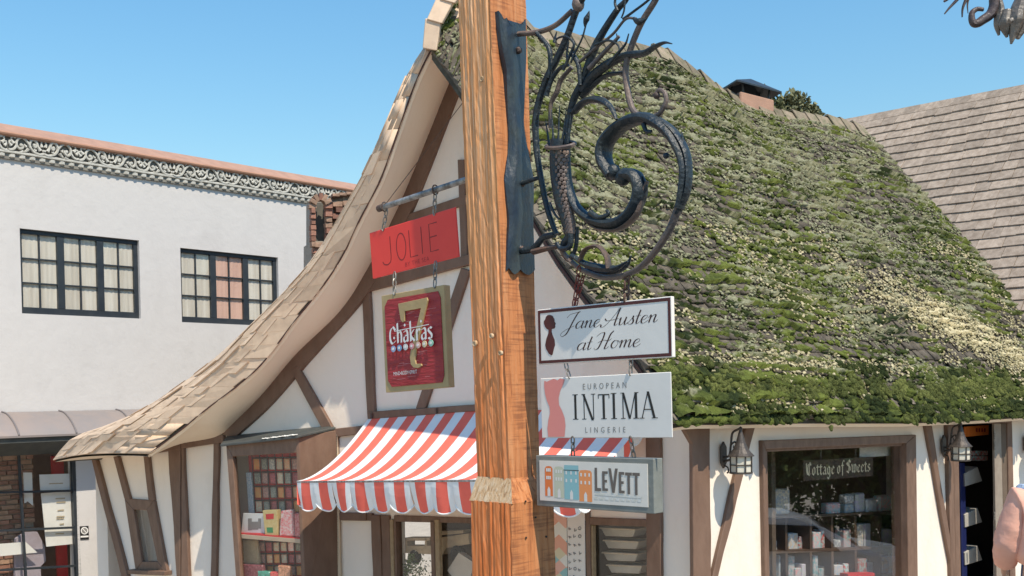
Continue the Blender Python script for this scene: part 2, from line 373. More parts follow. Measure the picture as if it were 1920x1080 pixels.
M['levett'] = mat('taupe_print', (0.14, 0.115, 0.10), 0.5)
M['faint'] = mat('faint_print', (0.60, 0.57, 0.48), 0.6, (0.74, 0.73, 0.7), 60)
M['orange'] = mat('orange_print', (0.80, 0.20, 0.05), 0.5)
M['orange2'] = mat('light_orange_print', (0.85, 0.30, 0.10), 0.5)
M['sage'] = mat('sage_print', (0.56, 0.57, 0.43), 0.5)
M['aqua'] = mat('aqua_print', (0.26, 0.50, 0.53), 0.5)
M['aw_red'] = mat('awning_red', (0.86, 0.17, 0.125), 0.85, (0.82, 0.15, 0.11), 5, 0.15, 60, spec=0.2)
M['aw_white'] = mat('awning_white', (0.80, 0.80, 0.80), 0.85, (0.74, 0.75, 0.76), 5, 0.15, 60, spec=0.2)
M['glass'] = glass_mat('window_glass', 0.03)
M['glass_shop'] = glass_mat('shop_window_glass', 0.105)
M['glass_up'] = glass_mat('upper_window_glass', 0.03)
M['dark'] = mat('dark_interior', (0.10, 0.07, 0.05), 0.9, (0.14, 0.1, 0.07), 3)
M['floorboard'] = mat('shop_floor', (0.16, 0.11, 0.08), 0.7, (0.12, 0.08, 0.06), 6)
M['cream_in'] = mat('cream_interior', (0.62, 0.50, 0.36), 0.9, (0.55, 0.43, 0.3), 4)
M['red_in'] = mat('red_panel', (0.65, 0.02, 0.025), 0.6, (0.55, 0.015, 0.02), 6)
M['paper'] = mat('paper', (0.72, 0.71, 0.68), 0.8, (0.66, 0.65, 0.62), 5)
M['card'] = mat('cardboard', (0.48, 0.38, 0.27), 0.85, (0.40, 0.31, 0.22), 6)
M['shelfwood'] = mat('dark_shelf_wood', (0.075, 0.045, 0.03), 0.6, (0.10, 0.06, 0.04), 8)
M['lantern'] = mat('dark_bronze', (0.085, 0.07, 0.06), 0.5, (0.05, 0.042, 0.038), 25, 0.3, 60, metal=0.3)
M['lanternglass'] = mat('frosted_lantern_glass', (0.66, 0.62, 0.52), 0.35, (0.6, 0.56, 0.47), 15)
M['ground'] = mat('sunlit_paving', (0.46, 0.39, 0.31), 0.9, (0.38, 0.32, 0.255), 3, 0.3, 30)
M['asphalt'] = mat('asphalt', (0.055, 0.055, 0.056), 0.9, (0.04, 0.04, 0.041), 20, 0.4, 80)
M['concrete'] = mat('pavement_concrete', (0.48, 0.42, 0.35), 0.9, (0.4, 0.35, 0.29), 8, 0.3, 60)
# ------------------------------------------------------------------ plan of the place
hr = Vector((0.788, 0.616, 0)).normalized()      # side street wall of the cottage, receding right
hg = Vector((-0.731, 0.682, 0)).normalized()     # gable wall, receding left
CORNER = at(1290, 800, 10.0); CORNER.z = 0
GP = Plane(CORNER, hg)             # gable wall
RP = Plane(CORNER, hr); RP.o = RP.o + RP.n * 0.11   # side wall
def vplane(o, h): return Plane(o, h)
OH = 0.6                            # gable roof overhang
RK = Plane(GP.o + GP.n * OH, hg)    # plane of the front rake
# profile of the mossy slope on the rake plane: (distance along hg from corner, z), eave to tip
NEAR = [RK.pc(*p) for p in [(1262, 793), (1218, 700), (1182, 655), (1100, 553), (1050, 480), (1003, 398), (930, 275), (862, 165), (808, 92)]]
tip = RK.pix(808, 92)
RG = Plane(tip, hr)                 # vertical plane of the ridge
RIDGE = [RG.pc(*p) for p in [(808, 92), (822, 45), (850, 0), (905, -22), (960, 25), (1000, 66), (1120, 84), (1245, 101), (1300, 136), (1362, 182), (1400, 200), (1450, 214), (1570, 231), (1622, 248)]]
RL = RIDGE[-1][0]
ev = RK.pt(NEAR[0][0], 0)
EV = Plane(ev, hr)
EAVE = [EV.pc(*p) for p in [(1262, 793), (1300, 787), (1400, 787), (1500, 785), (1700, 786), (1820, 782), (1920, 776)]]
FK = Plane(tip + hr * RL, hg)
FAR = [FK.pc(*p) for p in [(1920, 605), (1860, 518), (1800, 444), (1740, 376), (1700, 333), (1660, 288), (1622, 248)]]
# ------------------------------------------------------------------ ground, pavement
def ground_sheet(name, xs, ys, dz, m):
    rows = [[(x, y, zg(x, y) + dz) for x in xs] for y in ys]
    o = MB().sheet(rows).build(name, m); tag(o, kind='structure'); return o
far_ = [-1500, -600, -250, -120, -60]
ground_sheet('ground', far_ + [-30 + 2 * i for i in range(31)] + [60, 120, 250, 600, 1500],
             [-1500, -600, -250, -120, -60] + [-30 + 2 * i for i in range(31)] + [60, 120, 250, 600, 1500], -0.01, M['ground'])
# a pavement along the side wall and a street beyond it
def strip_sheet(name, v0, v1, u0, u1, dz, m, kerb=0):
    rows = []
    for i in range(9):
        v = lerp(v0, v1, i / 8)
        r_ = []
        for k in range(33):
            p = CORNER + hr * lerp(u0, u1, k / 32) + RP.n * v
            r_.append((p.x, p.y, zg(p.x, p.y) + dz))
        rows.append(r_)
    mb = MB().sheet(rows)
    if kerb:
        mb.sheet([rows[-1], [(a, b, c - kerb) for a, b, c in rows[-1]]])
    o = mb.build(name, m); tag(o, kind='structure'); return o
strip_sheet('pavement', -0.2, 3.2, -14, 20, 0.12, M['concrete'], 0.13)
strip_sheet('road', 3.25, 11, -14, 24, 0.006, M['asphalt'])

# ------------------------------------------------------------------ the cottage
B1 = GP.pix(690, 600); WP = Plane(B1, (-0.9, 0.43))
E1 = WP.pix(345, 830); LP = Plane(E1, (-0.8, 0.6))
WPK = Plane(WP.o + WP.n * OH, WP.h)
cottage = thing('storybook_cottage', (CORNER.x, CORNER.y, 0),
                'storybook cottage with swooping mossy shingle roof and brown half timbering', 'cottage')
def gw(px, py, off=0.0):
    a = GP.pix(px, py, off); b = WP.pix(px, py, off)
    return a if (px >= 690 or a.y < b.y) else b
def gr(px, py):
    a = RK.pix(px, py); b = WPK.pix(px, py)
    return a if a.y < b.y else b
W_PX = [(880, 84), (847, 153), (815, 232), (783, 310), (745, 398), (694, 500), (640, 583), (555, 665), (490, 742), (421, 812)]
R_PX = [(808, 92), (789, 130), (770, 177), (740, 262), (711, 340), (674, 411), (637, 487), (595, 548), (551, 602), (481, 691), (388, 765), (330, 812), (277, 851)]
O_PX = [(800, 88), (775, 128), (752, 178), (716, 266), (687, 336), (659, 393), (615, 474), (582, 515), (521, 586), (455, 645), (388, 695), (314, 746), (240, 784), (150, 815), (122, 838), (103, 862)]
Wc = catmull([gw(*p) for p in W_PX], 8)
Rc = catmull([gr(*p) for p in R_PX], 8)
def resample(P, n):
    L = [0.0]
    for i in range(1, len(P)): L.append(L[-1] + (P[i] - P[i - 1]).length)
    out = []
    for k in range(n):
        s_ = L[-1] * k / (n - 1); i = max(1, min(len(P) - 1, int(np.searchsorted(L, s_))))
        d = L[i] - L[i - 1]; out.append(P[i - 1].lerp(P[i], (s_ - L[i - 1]) / d if d > 0 else 0))
    return out
NR = 97
Rr = resample(Rc, NR)
Ocs = []
for i, p in enumerate(O_PX):
    k = i / (len(O_PX) - 1)
    y_r = gr(max(p[0], 277), p[1]).y
    Ocs.append(at(p[0], p[1], y_r + interp([0, .3, .6, .8, .9, 1], [.10, .22, .38, .62, .95, 1.25], k)))
Or = resample(catmull(Ocs, 8), NR)
def ribbon(i, w_):
    """rolled verge surface: i along (0..NR-1), w 0 front edge .. 1 outer outline"""
    i = max(0, min(NR - 1.0001, i)); k = int(i); f = i - k
    a = Rr[k].lerp(Rr[k + 1], f); b = Or[k].lerp(Or[k + 1], f)
    out = (b - a); t = (Rr[k + 1] - Rr[k]); n = t.cross(out); 
    if n.length < 1e-9: n = Vector((0, -1, 0.2))
    n.normalize()
    if n.dot(Vector((0.1, -1, 0.35))) < 0: n = -n
    return a + out * w_ + n * (out.length * lerp(0.22, 0.06, min(1, max(0, (i / NR - .45) / .5))) * math.sin(math.pi * w_)), n

# --- mossy slope surface -------------------------------------------------
vs0, vs1 = NEAR[0][0], NEAR[-1][0]
FARA = [(vs0, EAVE[-1][1] - 0.01), (vs0 + .35, 2.95)] + [(vs1 + a, z) for a, z in FAR]
nv = np.array([p[0] for p in NEAR]); nz_ = np.array([p[1] for p in NEAR])
fv = np.array([p[0] for p in FARA]); fz_ = np.array([p[1] for p in FARA])
ra_ = np.array([p[0] / RL for p in RIDGE]); rz_ = np.array([p[1] for p in RIDGE]) - (nz_[-1] + (fz_[-1] - nz_[-1]) * ra_)
ea_ = np.array([p[0] / RL for p in EAVE] + [1.0]); ez_ = np.array([p[1] for p in EAVE] + [FARA[0][1]]); ez_ = ez_ - (nz_[0] + (fz_[0] - nz_[0]) * ea_)
O3 = np.array(RK.o); HR3 = np.array(hr); HG3 = np.array(hg)
def S(a, b):
    """roof point arrays; a 0..1 near rake to far end, b 0..1 eave to ridge"""
    a = np.asarray(a, float); b = np.asarray(b, float)
    v = vs0 + (vs1 - vs0) * b
    ac = np.clip(a, 0, 1)
    z = np.interp(v, nv, nz_) * (1 - ac) + np.interp(v, fv, fz_) * ac
    bc = np.clip(b, 0, 1)
    z = z + np.interp(ac, ra_, rz_) * bc ** 2.6 + np.interp(ac, ea_, ez_) * (1 - bc) ** 3
    z = z + 0.035 * np.sin(a * 17 + 1.3 * b * 6) * np.sin(b * 3.14) + np.minimum(b, 0) * 3
    P = O3 + HR3 * (a * RL)[..., None] + HG3 * v[..., None]; P[..., 2] = z
    return P
def SN(a, b):
    e = 1e-3; d1 = S(a + e, b) - S(a - e, b); d2 = S(a, b + e) - S(a, b - e)
    n = np.cross(d1, d2); n /= np.linalg.norm(n, axis=-1, keepdims=True) + 1e-12
    return n * np.where(n[..., 2:3] < 0, -1, 1)
def sv(a, b, h=0.0):
    p = S(np.array([a]), np.array([b]))[0]
    if h: p = p + SN(np.array([a]), np.array([b]))[0] * h
    return Vector(p)

roof = MB()
na, nb = 60, 30
rows = [[sv(i / na, j / nb, -0.02) for i in range(na + 1)] for j in range(nb + 1)]
roof.sheet(rows)
under = [[p - Vector((0, 0, 0.035 if j == 0 else 0.09)) for p in r_] for j, r_ in enumerate(rows)]
roof.sheet(under); roof.sheet([[r_[0] for r_ in rows], [r_[0] for r_ in under]]); roof.sheet([[r_[-1] for r_ in rows], [r_[-1] for r_ in under]])
roof.sheet([rows[0], under[0]])
# left slope behind the rolled verge
top_dz = [interp(list(ra_), list(rz_), k / 12) for k in range(13)]
rows_l = []
for i in range(0, NR, 2):
    fr = max(0, 1 - i / 34.0) ** 2
    base = Or[i]
    rows_l.append([base + hr * (RL * k / 12) + Vector((0, 0, (top_dz[k] + (fz_[-1] - nz_[-1]) * k / 12) * fr - 0.03)) for k in range(13)])
roof.sheet(rows_l)
# deck under the rolled verge
roof.sheet([[ribbon(i, w_)[0] - ribbon(i, w_)[1] * 0.02 for i in range(0, NR, 2)] for w_ in (0, .25, .5, .75, 1)])
roof_o = roof.build('roof', M['roof_under'], cottage, smooth=True)

# dark verge line under the shingle edge
vb = MB()
for i in range(0, NR - 1):
    p, q = Rr[i], Rr[i + 1]
vb.tube([Rr[i] + Vector((0, 0, -0.01)) for i in range(0, NR)], [(0.007 + 0.004 * math.sin(i * .9) + .002 * math.sin(i * 2.3), 0.009) for i in range(NR)], 6)
vb.tube([sv(0, b / 40, -0.06) for b in range(41)], 0.025, 6)
vb.build('verge_board', M['fascia'], cottage)

# soffits
sf = MB()
Wr = resample(Wc, NR); Wx = []
# continue the inner line along the wing top to the left end
wl = catmull([gw(421, 812), WP.pix(400, 822), WP.pix(345, 829)], 4) + [LP.pix(315, 836, 0.0), LP.pix(282, 846)]
Wfull = resample(Wc[:-1] + wl, NR)
sf.sheet([[Wfull[i].lerp(Rr[i], k / 6) + Vector((0, 0, -0.05 * math.sin(math.pi * k / 6) - 0.012)) for i in range(NR)] for k in range(7)])
sf.sheet([[ribbon(i, 0)[0] - ribbon(i, 0)[1] * 0.02 for i in range(0, NR, 2)], [Rr[i] + Vector((0, 0, -0.03)) + GP.n * -0.05 for i in range(0, NR, 2)]])
# soffit under the left end eave
endE = [ribbon(NR - 1, k / 8)[0] + Vector((0, 0, -0.03)) for k in range(9)]
wlE = [LP.pix(lerp(282, 172, k / 8), lerp(846, 862, k / 8)) for k in range(9)]
sf.sheet([endE, wlE])
sf.sheet([[sv(0, b / 24, -0.10) for b in range(25)], [sv(OH / RL * 1.02, b / 24, -0.11) for b in range(25)]])
sf.sheet([[sv(k / 40, 0.0, -0.05) + Vector((0, 0, -.012)) for k in range(41)], [sv(k / 40, 0.0, -0.05) + Vector((0, 0, -.05)) - RP.n * .03 for k in range(41)]])
sf.sheet([[sv(k / 40, 0.0, -0.05) + Vector((0, 0, -.05)) - RP.n * .03 for k in range(41)], [RP.pt(lerp(-0.02, RL - OH, k / 40), 2.60 + .02 * math.sin(k), -0.02) for k in range(41)]])
sf.build('soffit', M['soffit'], cottage, smooth=True)

# walls ---------------------------------------------------------------------
def ztop_g(a):
    """underside of the roof over the gable wall at distance a from the corner"""
    zs = []
    b = (a - vs0) / (vs1 - vs0)
    if 0 <= b <= 1: return float(S(np.array([OH / RL]), np.array([b]))[0][2]) - 0.12
    if a < vs0: return 2.5
    best = 1e9; z = 3
    for p in WG:
        if abs(p[0] - a) < best: best = abs(p[0] - a); z = p[1]
    return z
WG = [GP.co(p) for p in resample(Wc, 300)]
def strips(mb, pl, cuts, top, bot, holes=(), th=0.16, off=0.0):
    for i in range(len(cuts) - 1):
        a0, a1 = cuts[i], cuts[i + 1]; m_ = (a0 + a1) / 2
        segs = [(bot(a0), bot(a1), top(a0), top(a1))]
        for (h0, h1, zb, zt) in holes:
            if h0 - 1e-6 <= m_ <= h1 + 1e-6:
                b0, b1, t0, t1 = segs.pop()
                segs += [(b0, b1, zb(a0), zb(a1)), (zt(a0), zt(a1), t0, t1)]
        for b0, b1, t0, t1 in segs:
            if min(t0 - b0, t1 - b1) < 0.01: continue
            mb.prism([pl.pt(a0, b0, off), pl.pt(a1, b1, off), pl.pt(a1, t1, off), pl.pt(a0, t0, off)], -pl.n * th)
def gz(pl): return lambda a: zg(*pl.pt(a, 0)[:2]) - 0.05
A_L = GP.pc(740, 1000)[0]; A_R = GP.pc(1216, 1000)[0]
zt1 = GP.pc(740, 972)[1]; zt2 = GP.pc(1216, 978)[1]
shop_top = lambda a: lerp(zt2, zt1, (a - A_R) / (A_L - A_R))
shop_bot = lambda a: 0.42
aB = GP.co(B1)[0]
cuts = sorted(set([-0.112, 0.0, A_R, A_L, aB] + [aB * k / 44 for k in range(45)]))
wall = MB(); strips(wall, GP, cuts, ztop_g, gz(GP), [(A_R, A_L, shop_bot, shop_top)])
WGW = [WP.co(p) for p in Wfull]
WGW = sorted([p for p in WGW if p[0] > -0.05])
aE = WP.co(E1)[0]
def ztop_w(a): return interp([p[0] for p in WGW], [p[1] for p in WGW], a)
bay0, bay1 = WP.pc(632, 900)[0], WP.pc(432, 900)[0]
cutw = sorted(set([0, aE, bay0, bay1] + [aE * k / 30 for k in range(31)]))
strips(wall, WP, cutw, ztop_w, gz(WP))
# canted left wall with the small leaning window
def LQ(pts): return [LP.pix(*p) for p in pts]
yb = 1150
sw = dict(tl=(243, 941), tr=(289, 944), br=(315, 1068), bl=(262, 1066))
wall.prism(LQ([(345, 825), (345, yb), (328, yb), (315, 1068), (289, 944), (278, 846), (282, 844)]), -LP.n * 0.16)
wall.prism(LQ([(278, 846), (289, 944), (243, 941), (222, 855)]), -LP.n * 0.16)
wall.prism(LQ([(222, 855), (243, 941), (262, 1066), (276, yb), (258, yb), (178, 858)]), -LP.n * 0.16)
wall.prism(LQ([(262, 1066), (315, 1068), (328, yb), (276, yb)]), -LP.n * 0.16)
# back and left flank so that the shell is closed
b0 = LP.pix(178, 858); bq = b0 + Vector((1.9, 3.6, 0))
wall.prism([b0.xy.to_3d() + Vector((0, 0, -1)), bq.xy.to_3d() + Vector((0, 0, -1)), bq.xy.to_3d() + Vector((0, 0, 2.1)), b0.xy.to_3d() + Vector((0, 0, b0.z))], (0.15, 0, 0))
wall.build('front_wall', M['plaster'], cottage)

# side wall with shop window and doorway
w0 = RP.pc(1431, 900)[0]; w1 = RP.pc(1717, 900)[0]
d0 = RP.pc(1790, 900)[0]; d1 = RP.pc(1892, 900)[0]
wz0, wz1 = RP.pc(1431, 826)[1], RP.pc(1717, 817)[1]
win_top = lambda a: lerp(wz0, wz1, (a - w0) / (w1 - w0)); win_bot = lambda a: 0.62
dz1 = RP.pc(1830, 792)[1]
LEN = RL - OH
side = MB()
cuts = sorted(set([0, w0, w1, d0, d1, LEN] + [LEN * k / 24 for k in range(25)]))
strips(side, RP, cuts, lambda a: 2.62, gz(RP), [(w0, w1, win_bot, win_top), (d0, d1, lambda a: zg(*RP.pt(a, 0)[:2]) + .12, lambda a: dz1)], th=0.2)
side.build('side_wall', M['plaster'], cottage)
# far gable end, floor and inner back wall
fe = MB()
fp = [RK.o + hr * (RL - 0.15) + hg * v for v in np.linspace(vs0 + .25, vs1, 10)]
fe.prism([Vector((fp[0].x, fp[0].y, -.3)), Vector((fp[-1].x, fp[-1].y, -.3))] + [Vector((fp[k].x, fp[k].y, float(S(np.array([1.0]), np.array([(np.linspace(vs0 + .25, vs1, 10)[k] - vs0) / (vs1 - vs0)]))[0][2]) - 0.15)) for k in range(9, -1, -1)], -hr * 0.15)
fe.build('end_wall', M['plaster'], cottage)
inn = MB()
q = lambda u, v, z: CORNER + hr * u + hg * v + Vector((0, 0, z))
inn.prism([q(.2, 2.1, -.2), q(LEN - .2, 2.1, -.2), q(LEN - .2, 2.1, 2.9), q(.2, 2.1, 2.9)], hg * 0.1)
inn.prism([q(1.5, .2, -.2), q(1.5, 0, 0) + hg * 5.2 - Vector((0, 0, .2)), q(1.5, 5.2, 2.9), q(1.5, .2, 2.9)], hr * -0.06)
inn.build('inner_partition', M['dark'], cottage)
fl = MB(); fl.prism([q(.05, .1, .3), q(LEN - .1, .1, .3), q(LEN - .1, 4, .3), q(.05, 4.3, .3)], (0, 0, -0.1)); fl.build('shop_floor', M['floorboard'], cottage)
cl = MB(); cl.prism([q(.05, .1, 2.62), q(LEN - .1, .1, 2.62), q(LEN - .1, 4, 2.62), q(.05, 4.3, 2.62)], (0, 0, 0.05)); cl.build('shop_ceiling', M['cream_in'], cottage)

# timbers ---------------------------------------------------------------------
def timber(pl, pts, th=0.045, name='timber', m='timber', par=None, off=0.0, bev=0.006):
    mb = MB(); P = []
    for i in range(len(pts)):
        a, b = pts[i], pts[(i + 1) % len(pts)]; n = max(1, int(math.hypot(a[0] - b[0], a[1] - b[1]) / 45))
        for k in range(n):
            j = 0 if k == 0 else 0.9
            P.append((lerp(a[0], b[0], k / n) + random.uniform(-j, j), lerp(a[1], b[1], k / n) + random.uniform(-j, j)))
    f = pl if callable(pl) else (lambda x, y: pl.pix(x, y, off))
    n_ = GP.n if callable(pl) else pl.n
    mb.prism([f(*p) for p in P], n_ * th)
    return mb.build(name, M[m], par or cottage, bevel=bev)
def band(pl, a, b, wa, wb=None, th=0.045, **k):
    """straight timber between pixel points a and b, pixel widths wa, wb"""
    wb = wb or wa; dx, dy = b[0] - a[0], b[1] - a[1]; L = math.hypot(dx, dy); nx, ny = -dy / L / 2, dx / L / 2
    return timber(pl, [(a[0] + nx * wa, a[1] + ny * wa), (b[0] + nx * wb, b[1] + ny * wb), (b[0] - nx * wb, b[1] - ny * wb), (a[0] - nx * wa, a[1] - ny * wa)], th, **k)
# curved rafter following the soffit
rf = MB(); inner = []
IN_PX = [(902, 110), (868, 165), (838, 240), (808, 318), (772, 405), (716, 517), (660, 592), (574, 688), (508, 763), (443, 822)]
In = resample(catmull([gw(*p) for p in IN_PX], 8), NR)
Wm = resample(Wc, NR)
for i in range(NR - 1):
    rf.prism([Wm[i], Wm[i + 1], In[i + 1], In[i]], GP.n * 0.05)
rf.build('curved_rafter', M['timber'], cottage)
# mirrored short rafter under the right rake
rb = MB()
for i in range(20):
    b0_, b1_ = i / 24, (i + 1) / 24
    A0, A1 = vs0 + (vs1 - vs0) * b0_, vs0 + (vs1 - vs0) * b1_
    if A0 < 0.02: continue
    rb.prism([GP.pt(A0, ztop_g(A0) + .02), GP.pt(A1, ztop_g(A1) + .02), GP.pt(A1, ztop_g(A1) - .1), GP.pt(A0, ztop_g(A0) - .1)], GP.n * 0.045)
rb.build('rake_rafter', M['plaster'], cottage)
band(GP, (690, 538), (701, 782), 14)                       # upright left of the hanging boards
band(GP, (692, 538), (905, 482), 19, th=0.052)             # upper cross beam
band(GP, (742, 420), (905, 366), 17, th=0.04)              # short cross beam
band(GP, (868, 300), (874, 492), 12, th=0.038)
band(GP, (877, 505), (792, 768), 17, th=0.04)              # brace
band(GP, (695, 779), (905, 764), 13, th=0.055)             # beam over the awning
band(WP, (556, 690), (620, 806), 15, 18, th=0.055)         # brace above the bay
# lower timbers of the shop front
def cutpix(pl, pts, **k): return timber(pl, pts, **k)
timber(WP, [(627, 804), (690, 797), (690, 812), (627, 820)], 0.05)
timber(WP, [(637, 960), (690, 962), (690, 976), (637, 975)], 0.045)
timber(GP, [(690, 962), (702, 962), (702, 976), (690, 976)], 0.045)
timber(WP, [(628, 815), (637, 815), (640, 1120), (630, 1120)], 0.05)
timber(GP, [(701, 965), (717, 965), (722, 1120), (706, 1120)], 0.05)
timber(GP, [(717, 965), (733, 966), (737, 1120), (722, 1120)], 0.03)
timber(GP, [(1216, 800), (1242, 802), (1246, 1120), (1218, 1120)], 0.05)
# the corner post and the two braces of the side wall
timber(RP, [(1270, 796), (1321, 793), (1324, 1110), (1293, 1110), (1291, 832)], 0.05)
timber(RP, [(1322, 795), (1327, 796), (1330, 1110), (1324, 1110)], 0.03)
timber(RP, [(1397, 783), (1414, 783), (1339, 1085), (1328, 1085)], 0.045)
timber(RP, [(1727, 786), (1739, 786), (1784, 1060), (1777, 1060)], 0.045)
# left wing
timber(LP, [(178, 859), (186, 859), (262, 1140), (250, 1140)], 0.06)
timber(LP, [(218, 856), (227, 855), (249, 935), (239, 935)], 0.05)
timber(LP, [(274, 848), (283, 847), (294, 938), (284, 938)], 0.05)
timber(LP, [(321, 836), (345, 830), (345, 1140), (341, 1140)], 0.055)
timber(WP, [(345, 830), (349, 829), (362, 1140), (345, 1140)], 0.055)
timber(WP, [(405, 822), (415, 821), (409, 1140), (398, 1140)], 0.05)
timber(WP, [(345, 827), (424, 815), (424, 829), (345, 841)], 0.06)
timber(LP, [(280, 842), (345, 826), (345, 842), (281, 852)], 0.062)

# small leaning window
swn = MB()
fo = [(239, 934), (294, 938), (319, 1072), (260, 1070)]; fi = [(256, 955), (281, 956), (301, 1052), (272, 1052)]
for i in range(4):
    j = (i + 1) % 4
    swn.prism([LP.pix(*fo[i]), LP.pix(*fo[j]), LP.pix(*fi[j]), LP.pix(*fi[i])], LP.n * 0.05)
win = swn.build('leaning_window', M['frame'], cottage, bevel=0.006)
MB().prism(LQ([(254, 953), (283, 954), (303, 1054), (270, 1054)]), -LP.n * 0.008).build('pane', M['glass'], win)
MB().prism([LP.pix(250, 948, -.25), LP.pix(290, 948, -.25), LP.pix(310, 1064, -.25), LP.pix(264, 1064, -.25)], -LP.n * 0.02).build('blind', M['curtain'], win)
MB().prism(LQ([(253, 1066), (323, 1069), (323, 1077), (255, 1074)]), LP.n * 0.12).build('sill', M['frame'], win, bevel=0.006)
# ------------------------------------------------------------------ shingles of the cottage roof
NC = 34; LS = 4.85; SKW = 0.15     # courses sag towards the far end
def noise2(x, y, sc, seed):
    """smooth value noise on arrays, 0..1"""
    r = np.random.default_rng(seed); T = r.random((64, 64)); x = np.asarray(x) * sc + 100.3; y = np.asarray(y) * sc + 57.7
    xi = np.floor(x).astype(int); yi = np.floor(y).astype(int); fx = x - xi; fy = y - yi; fx = fx * fx * (3 - 2 * fx); fy = fy * fy * (3 - 2 * fy)
    g = lambda i, j: T[i % 64, j % 64]
    return (g(xi, yi) * (1 - fx) + g(xi + 1, yi) * fx) * (1 - fy) + (g(xi, yi + 1) * (1 - fx) + g(xi + 1, yi + 1) * fx) * fy
def fbm(x, y, sc, seed): return 0.55 * noise2(x, y, sc, seed) + 0.3 * noise2(x, y, sc * 2.3, seed + 1) + 0.15 * noise2(x, y, sc * 5.1, seed + 2)
sh_a0, sh_a1, sh_b0, sh_b1, sh_t = [], [], [], [], []
for c in range(NC):
    x = -random.uniform(0, 0.1) / RL * 0 - 0.004; 
    while x < 1.0:
        w_ = random.uniform(0.10, 0.21) / RL
        if random.random() > 0.02:
            sh_a0.append(x + 0.0006); sh_a1.append(min(x + w_ - 0.0006, 1.004)); j = random.uniform(-.12, .12)
            sh_b0.append((c - 0.15 + j) / NC); sh_b1.append(min((c + 1.25) / NC, 1.0)); sh_t.append(random.uniform(.024, .052))
        x += w_
a0, a1, bb0, bb1, tt = map(np.array, (sh_a0, sh_a1, sh_b0, sh_b1, sh_t))
# courses wander like on an old hand-laid roof
wav = 0.012 * np.sin(a0 * 9 + 1) + 0.008 * np.sin(a0 * 23) - SKW * (a0 - .5) * np.sin(np.clip((bb0 + bb1) / 2, 0, 1) * math.pi)
bb0 = np.maximum(bb0 + wav * np.sin(np.clip(bb0, 0, 1) * math.pi), -0.012); bb1 = bb1 + wav * np.sin(np.clip(bb1, 0, 1) * math.pi)
def corner(a, b, h): return S(a, b) + SN(a, b) * h[:, None]
z0 = np.full_like(tt, 0.004); z9 = np.full_like(tt, 0.008)
sk = RNG.uniform(-.006, .012, len(tt))
VS = np.stack([corner(a0, bb0, z0), corner(a1, bb0, z0), corner(a1, bb1, z0 * 0 - .004), corner(a0, bb1, z0 * 0 - .004),
               corner(a0, bb0, tt + sk), corner(a1, bb0, tt - sk), corner(a1, bb1, z9), corner(a0, bb1, z9)], 1)   # (N,8,3)
FB = np.array([[0, 3, 2, 1], [4, 5, 6, 7], [0, 1, 5, 4], [1, 2, 6, 5], [2, 3, 7, 6], [3, 0, 4, 7]])
N = len(tt); mid_a = (a0 + a1) / 2
score = np.where(bb0 < 0.03, 3, 0) + np.where(a0 < 0.045, 2.5, 0) + np.where(bb1 > 0.97, 2, 0) + np.where(a1 > 0.99, 1.2, 0) + (1 - bb0) * 0.5 + RNG.random(N) * 0.3
order = np.argsort(-score); own = order[:170]; rest = order[170:]
for k in own:
    me = bpy.data.meshes.new('shingle'); o0 = org(roof_o)
    me.from_pydata([tuple(p - np.array(o0)) for p in VS[k]], [], [tuple(f) for f in FB]); me.materials.append(M['grey_shingle'])
    o = bpy.data.objects.new('shingle', me); COL.objects.link(o); o.parent = roof_o
o = np_mesh('shingle_field', VS[rest].reshape(-1, 3), (FB[None] + (np.arange(len(rest)) * 8)[:, None, None]).reshape(-1, 4), M['grey_shingle'], roof_o); tag(o, kind='stuff')

# tan shingles wrapped round the left verge
rows_w = [0.0, 0.2, 0.4, 0.6, 0.8]; cnt = 0; restv = []
for r_i in range(5, -1, -1):
    x = random.uniform(-1.5, 0) ; w0_ = [-0.02, .15, .33, .5, .68, .86][r_i]
    while x < NR - 1.2:
        t_ = x / NR; wd = lerp(4.0, 3.2, t_) * random.uniform(.7, 1.4)
        x0, x1 = max(0, x + .03), min(NR - 1.02, x + wd - .03)
        if x1 - x0 > 0.4:
            j = random.uniform(-.05, .05); lo = max(-0.02, w0_ + j); hi = min(1.03, w0_ + 0.30)
            P = []
            h = random.uniform(.004, .008) + (.012 if random.random() < .16 else 0); cr = random.uniform(-.004, .004)
            for (ii, ww, hh) in ((x0, lo, -.005), (x1, lo, -.005), (x1, hi, -.008), (x0, hi, -.008), (x0, lo, h + cr), (x1, lo, h - cr), (x1, hi, .006), (x0, hi, .006)):
                p, n = ribbon(ii, ww); P.append(p + n * hh)
            if cnt < 128 and (x > 18 or cnt < 130) and r_i < 6 and x > 14:
                me = bpy.data.meshes.new('verge_shingle'); o0 = org(roof_o); me.from_pydata([tuple(p - o0) for p in P], [], [tuple(f) for f in FB]); me.materials.append(M['tan_shingle'])
                o = bpy.data.objects.new('verge_shingle', me); COL.objects.link(o); o.parent = roof_o; cnt += 1
            else: restv.append(P)
        x += wd
if restv:
    A = np.array([[tuple(p) for p in P] for P in restv])
    o = np_mesh('verge_shingle_field', A.reshape(-1, 3), (FB[None] + (np.arange(len(A)) * 8)[:, None, None]).reshape(-1, 4), M['tan_shingle'], roof_o); tag(o, kind='stuff')
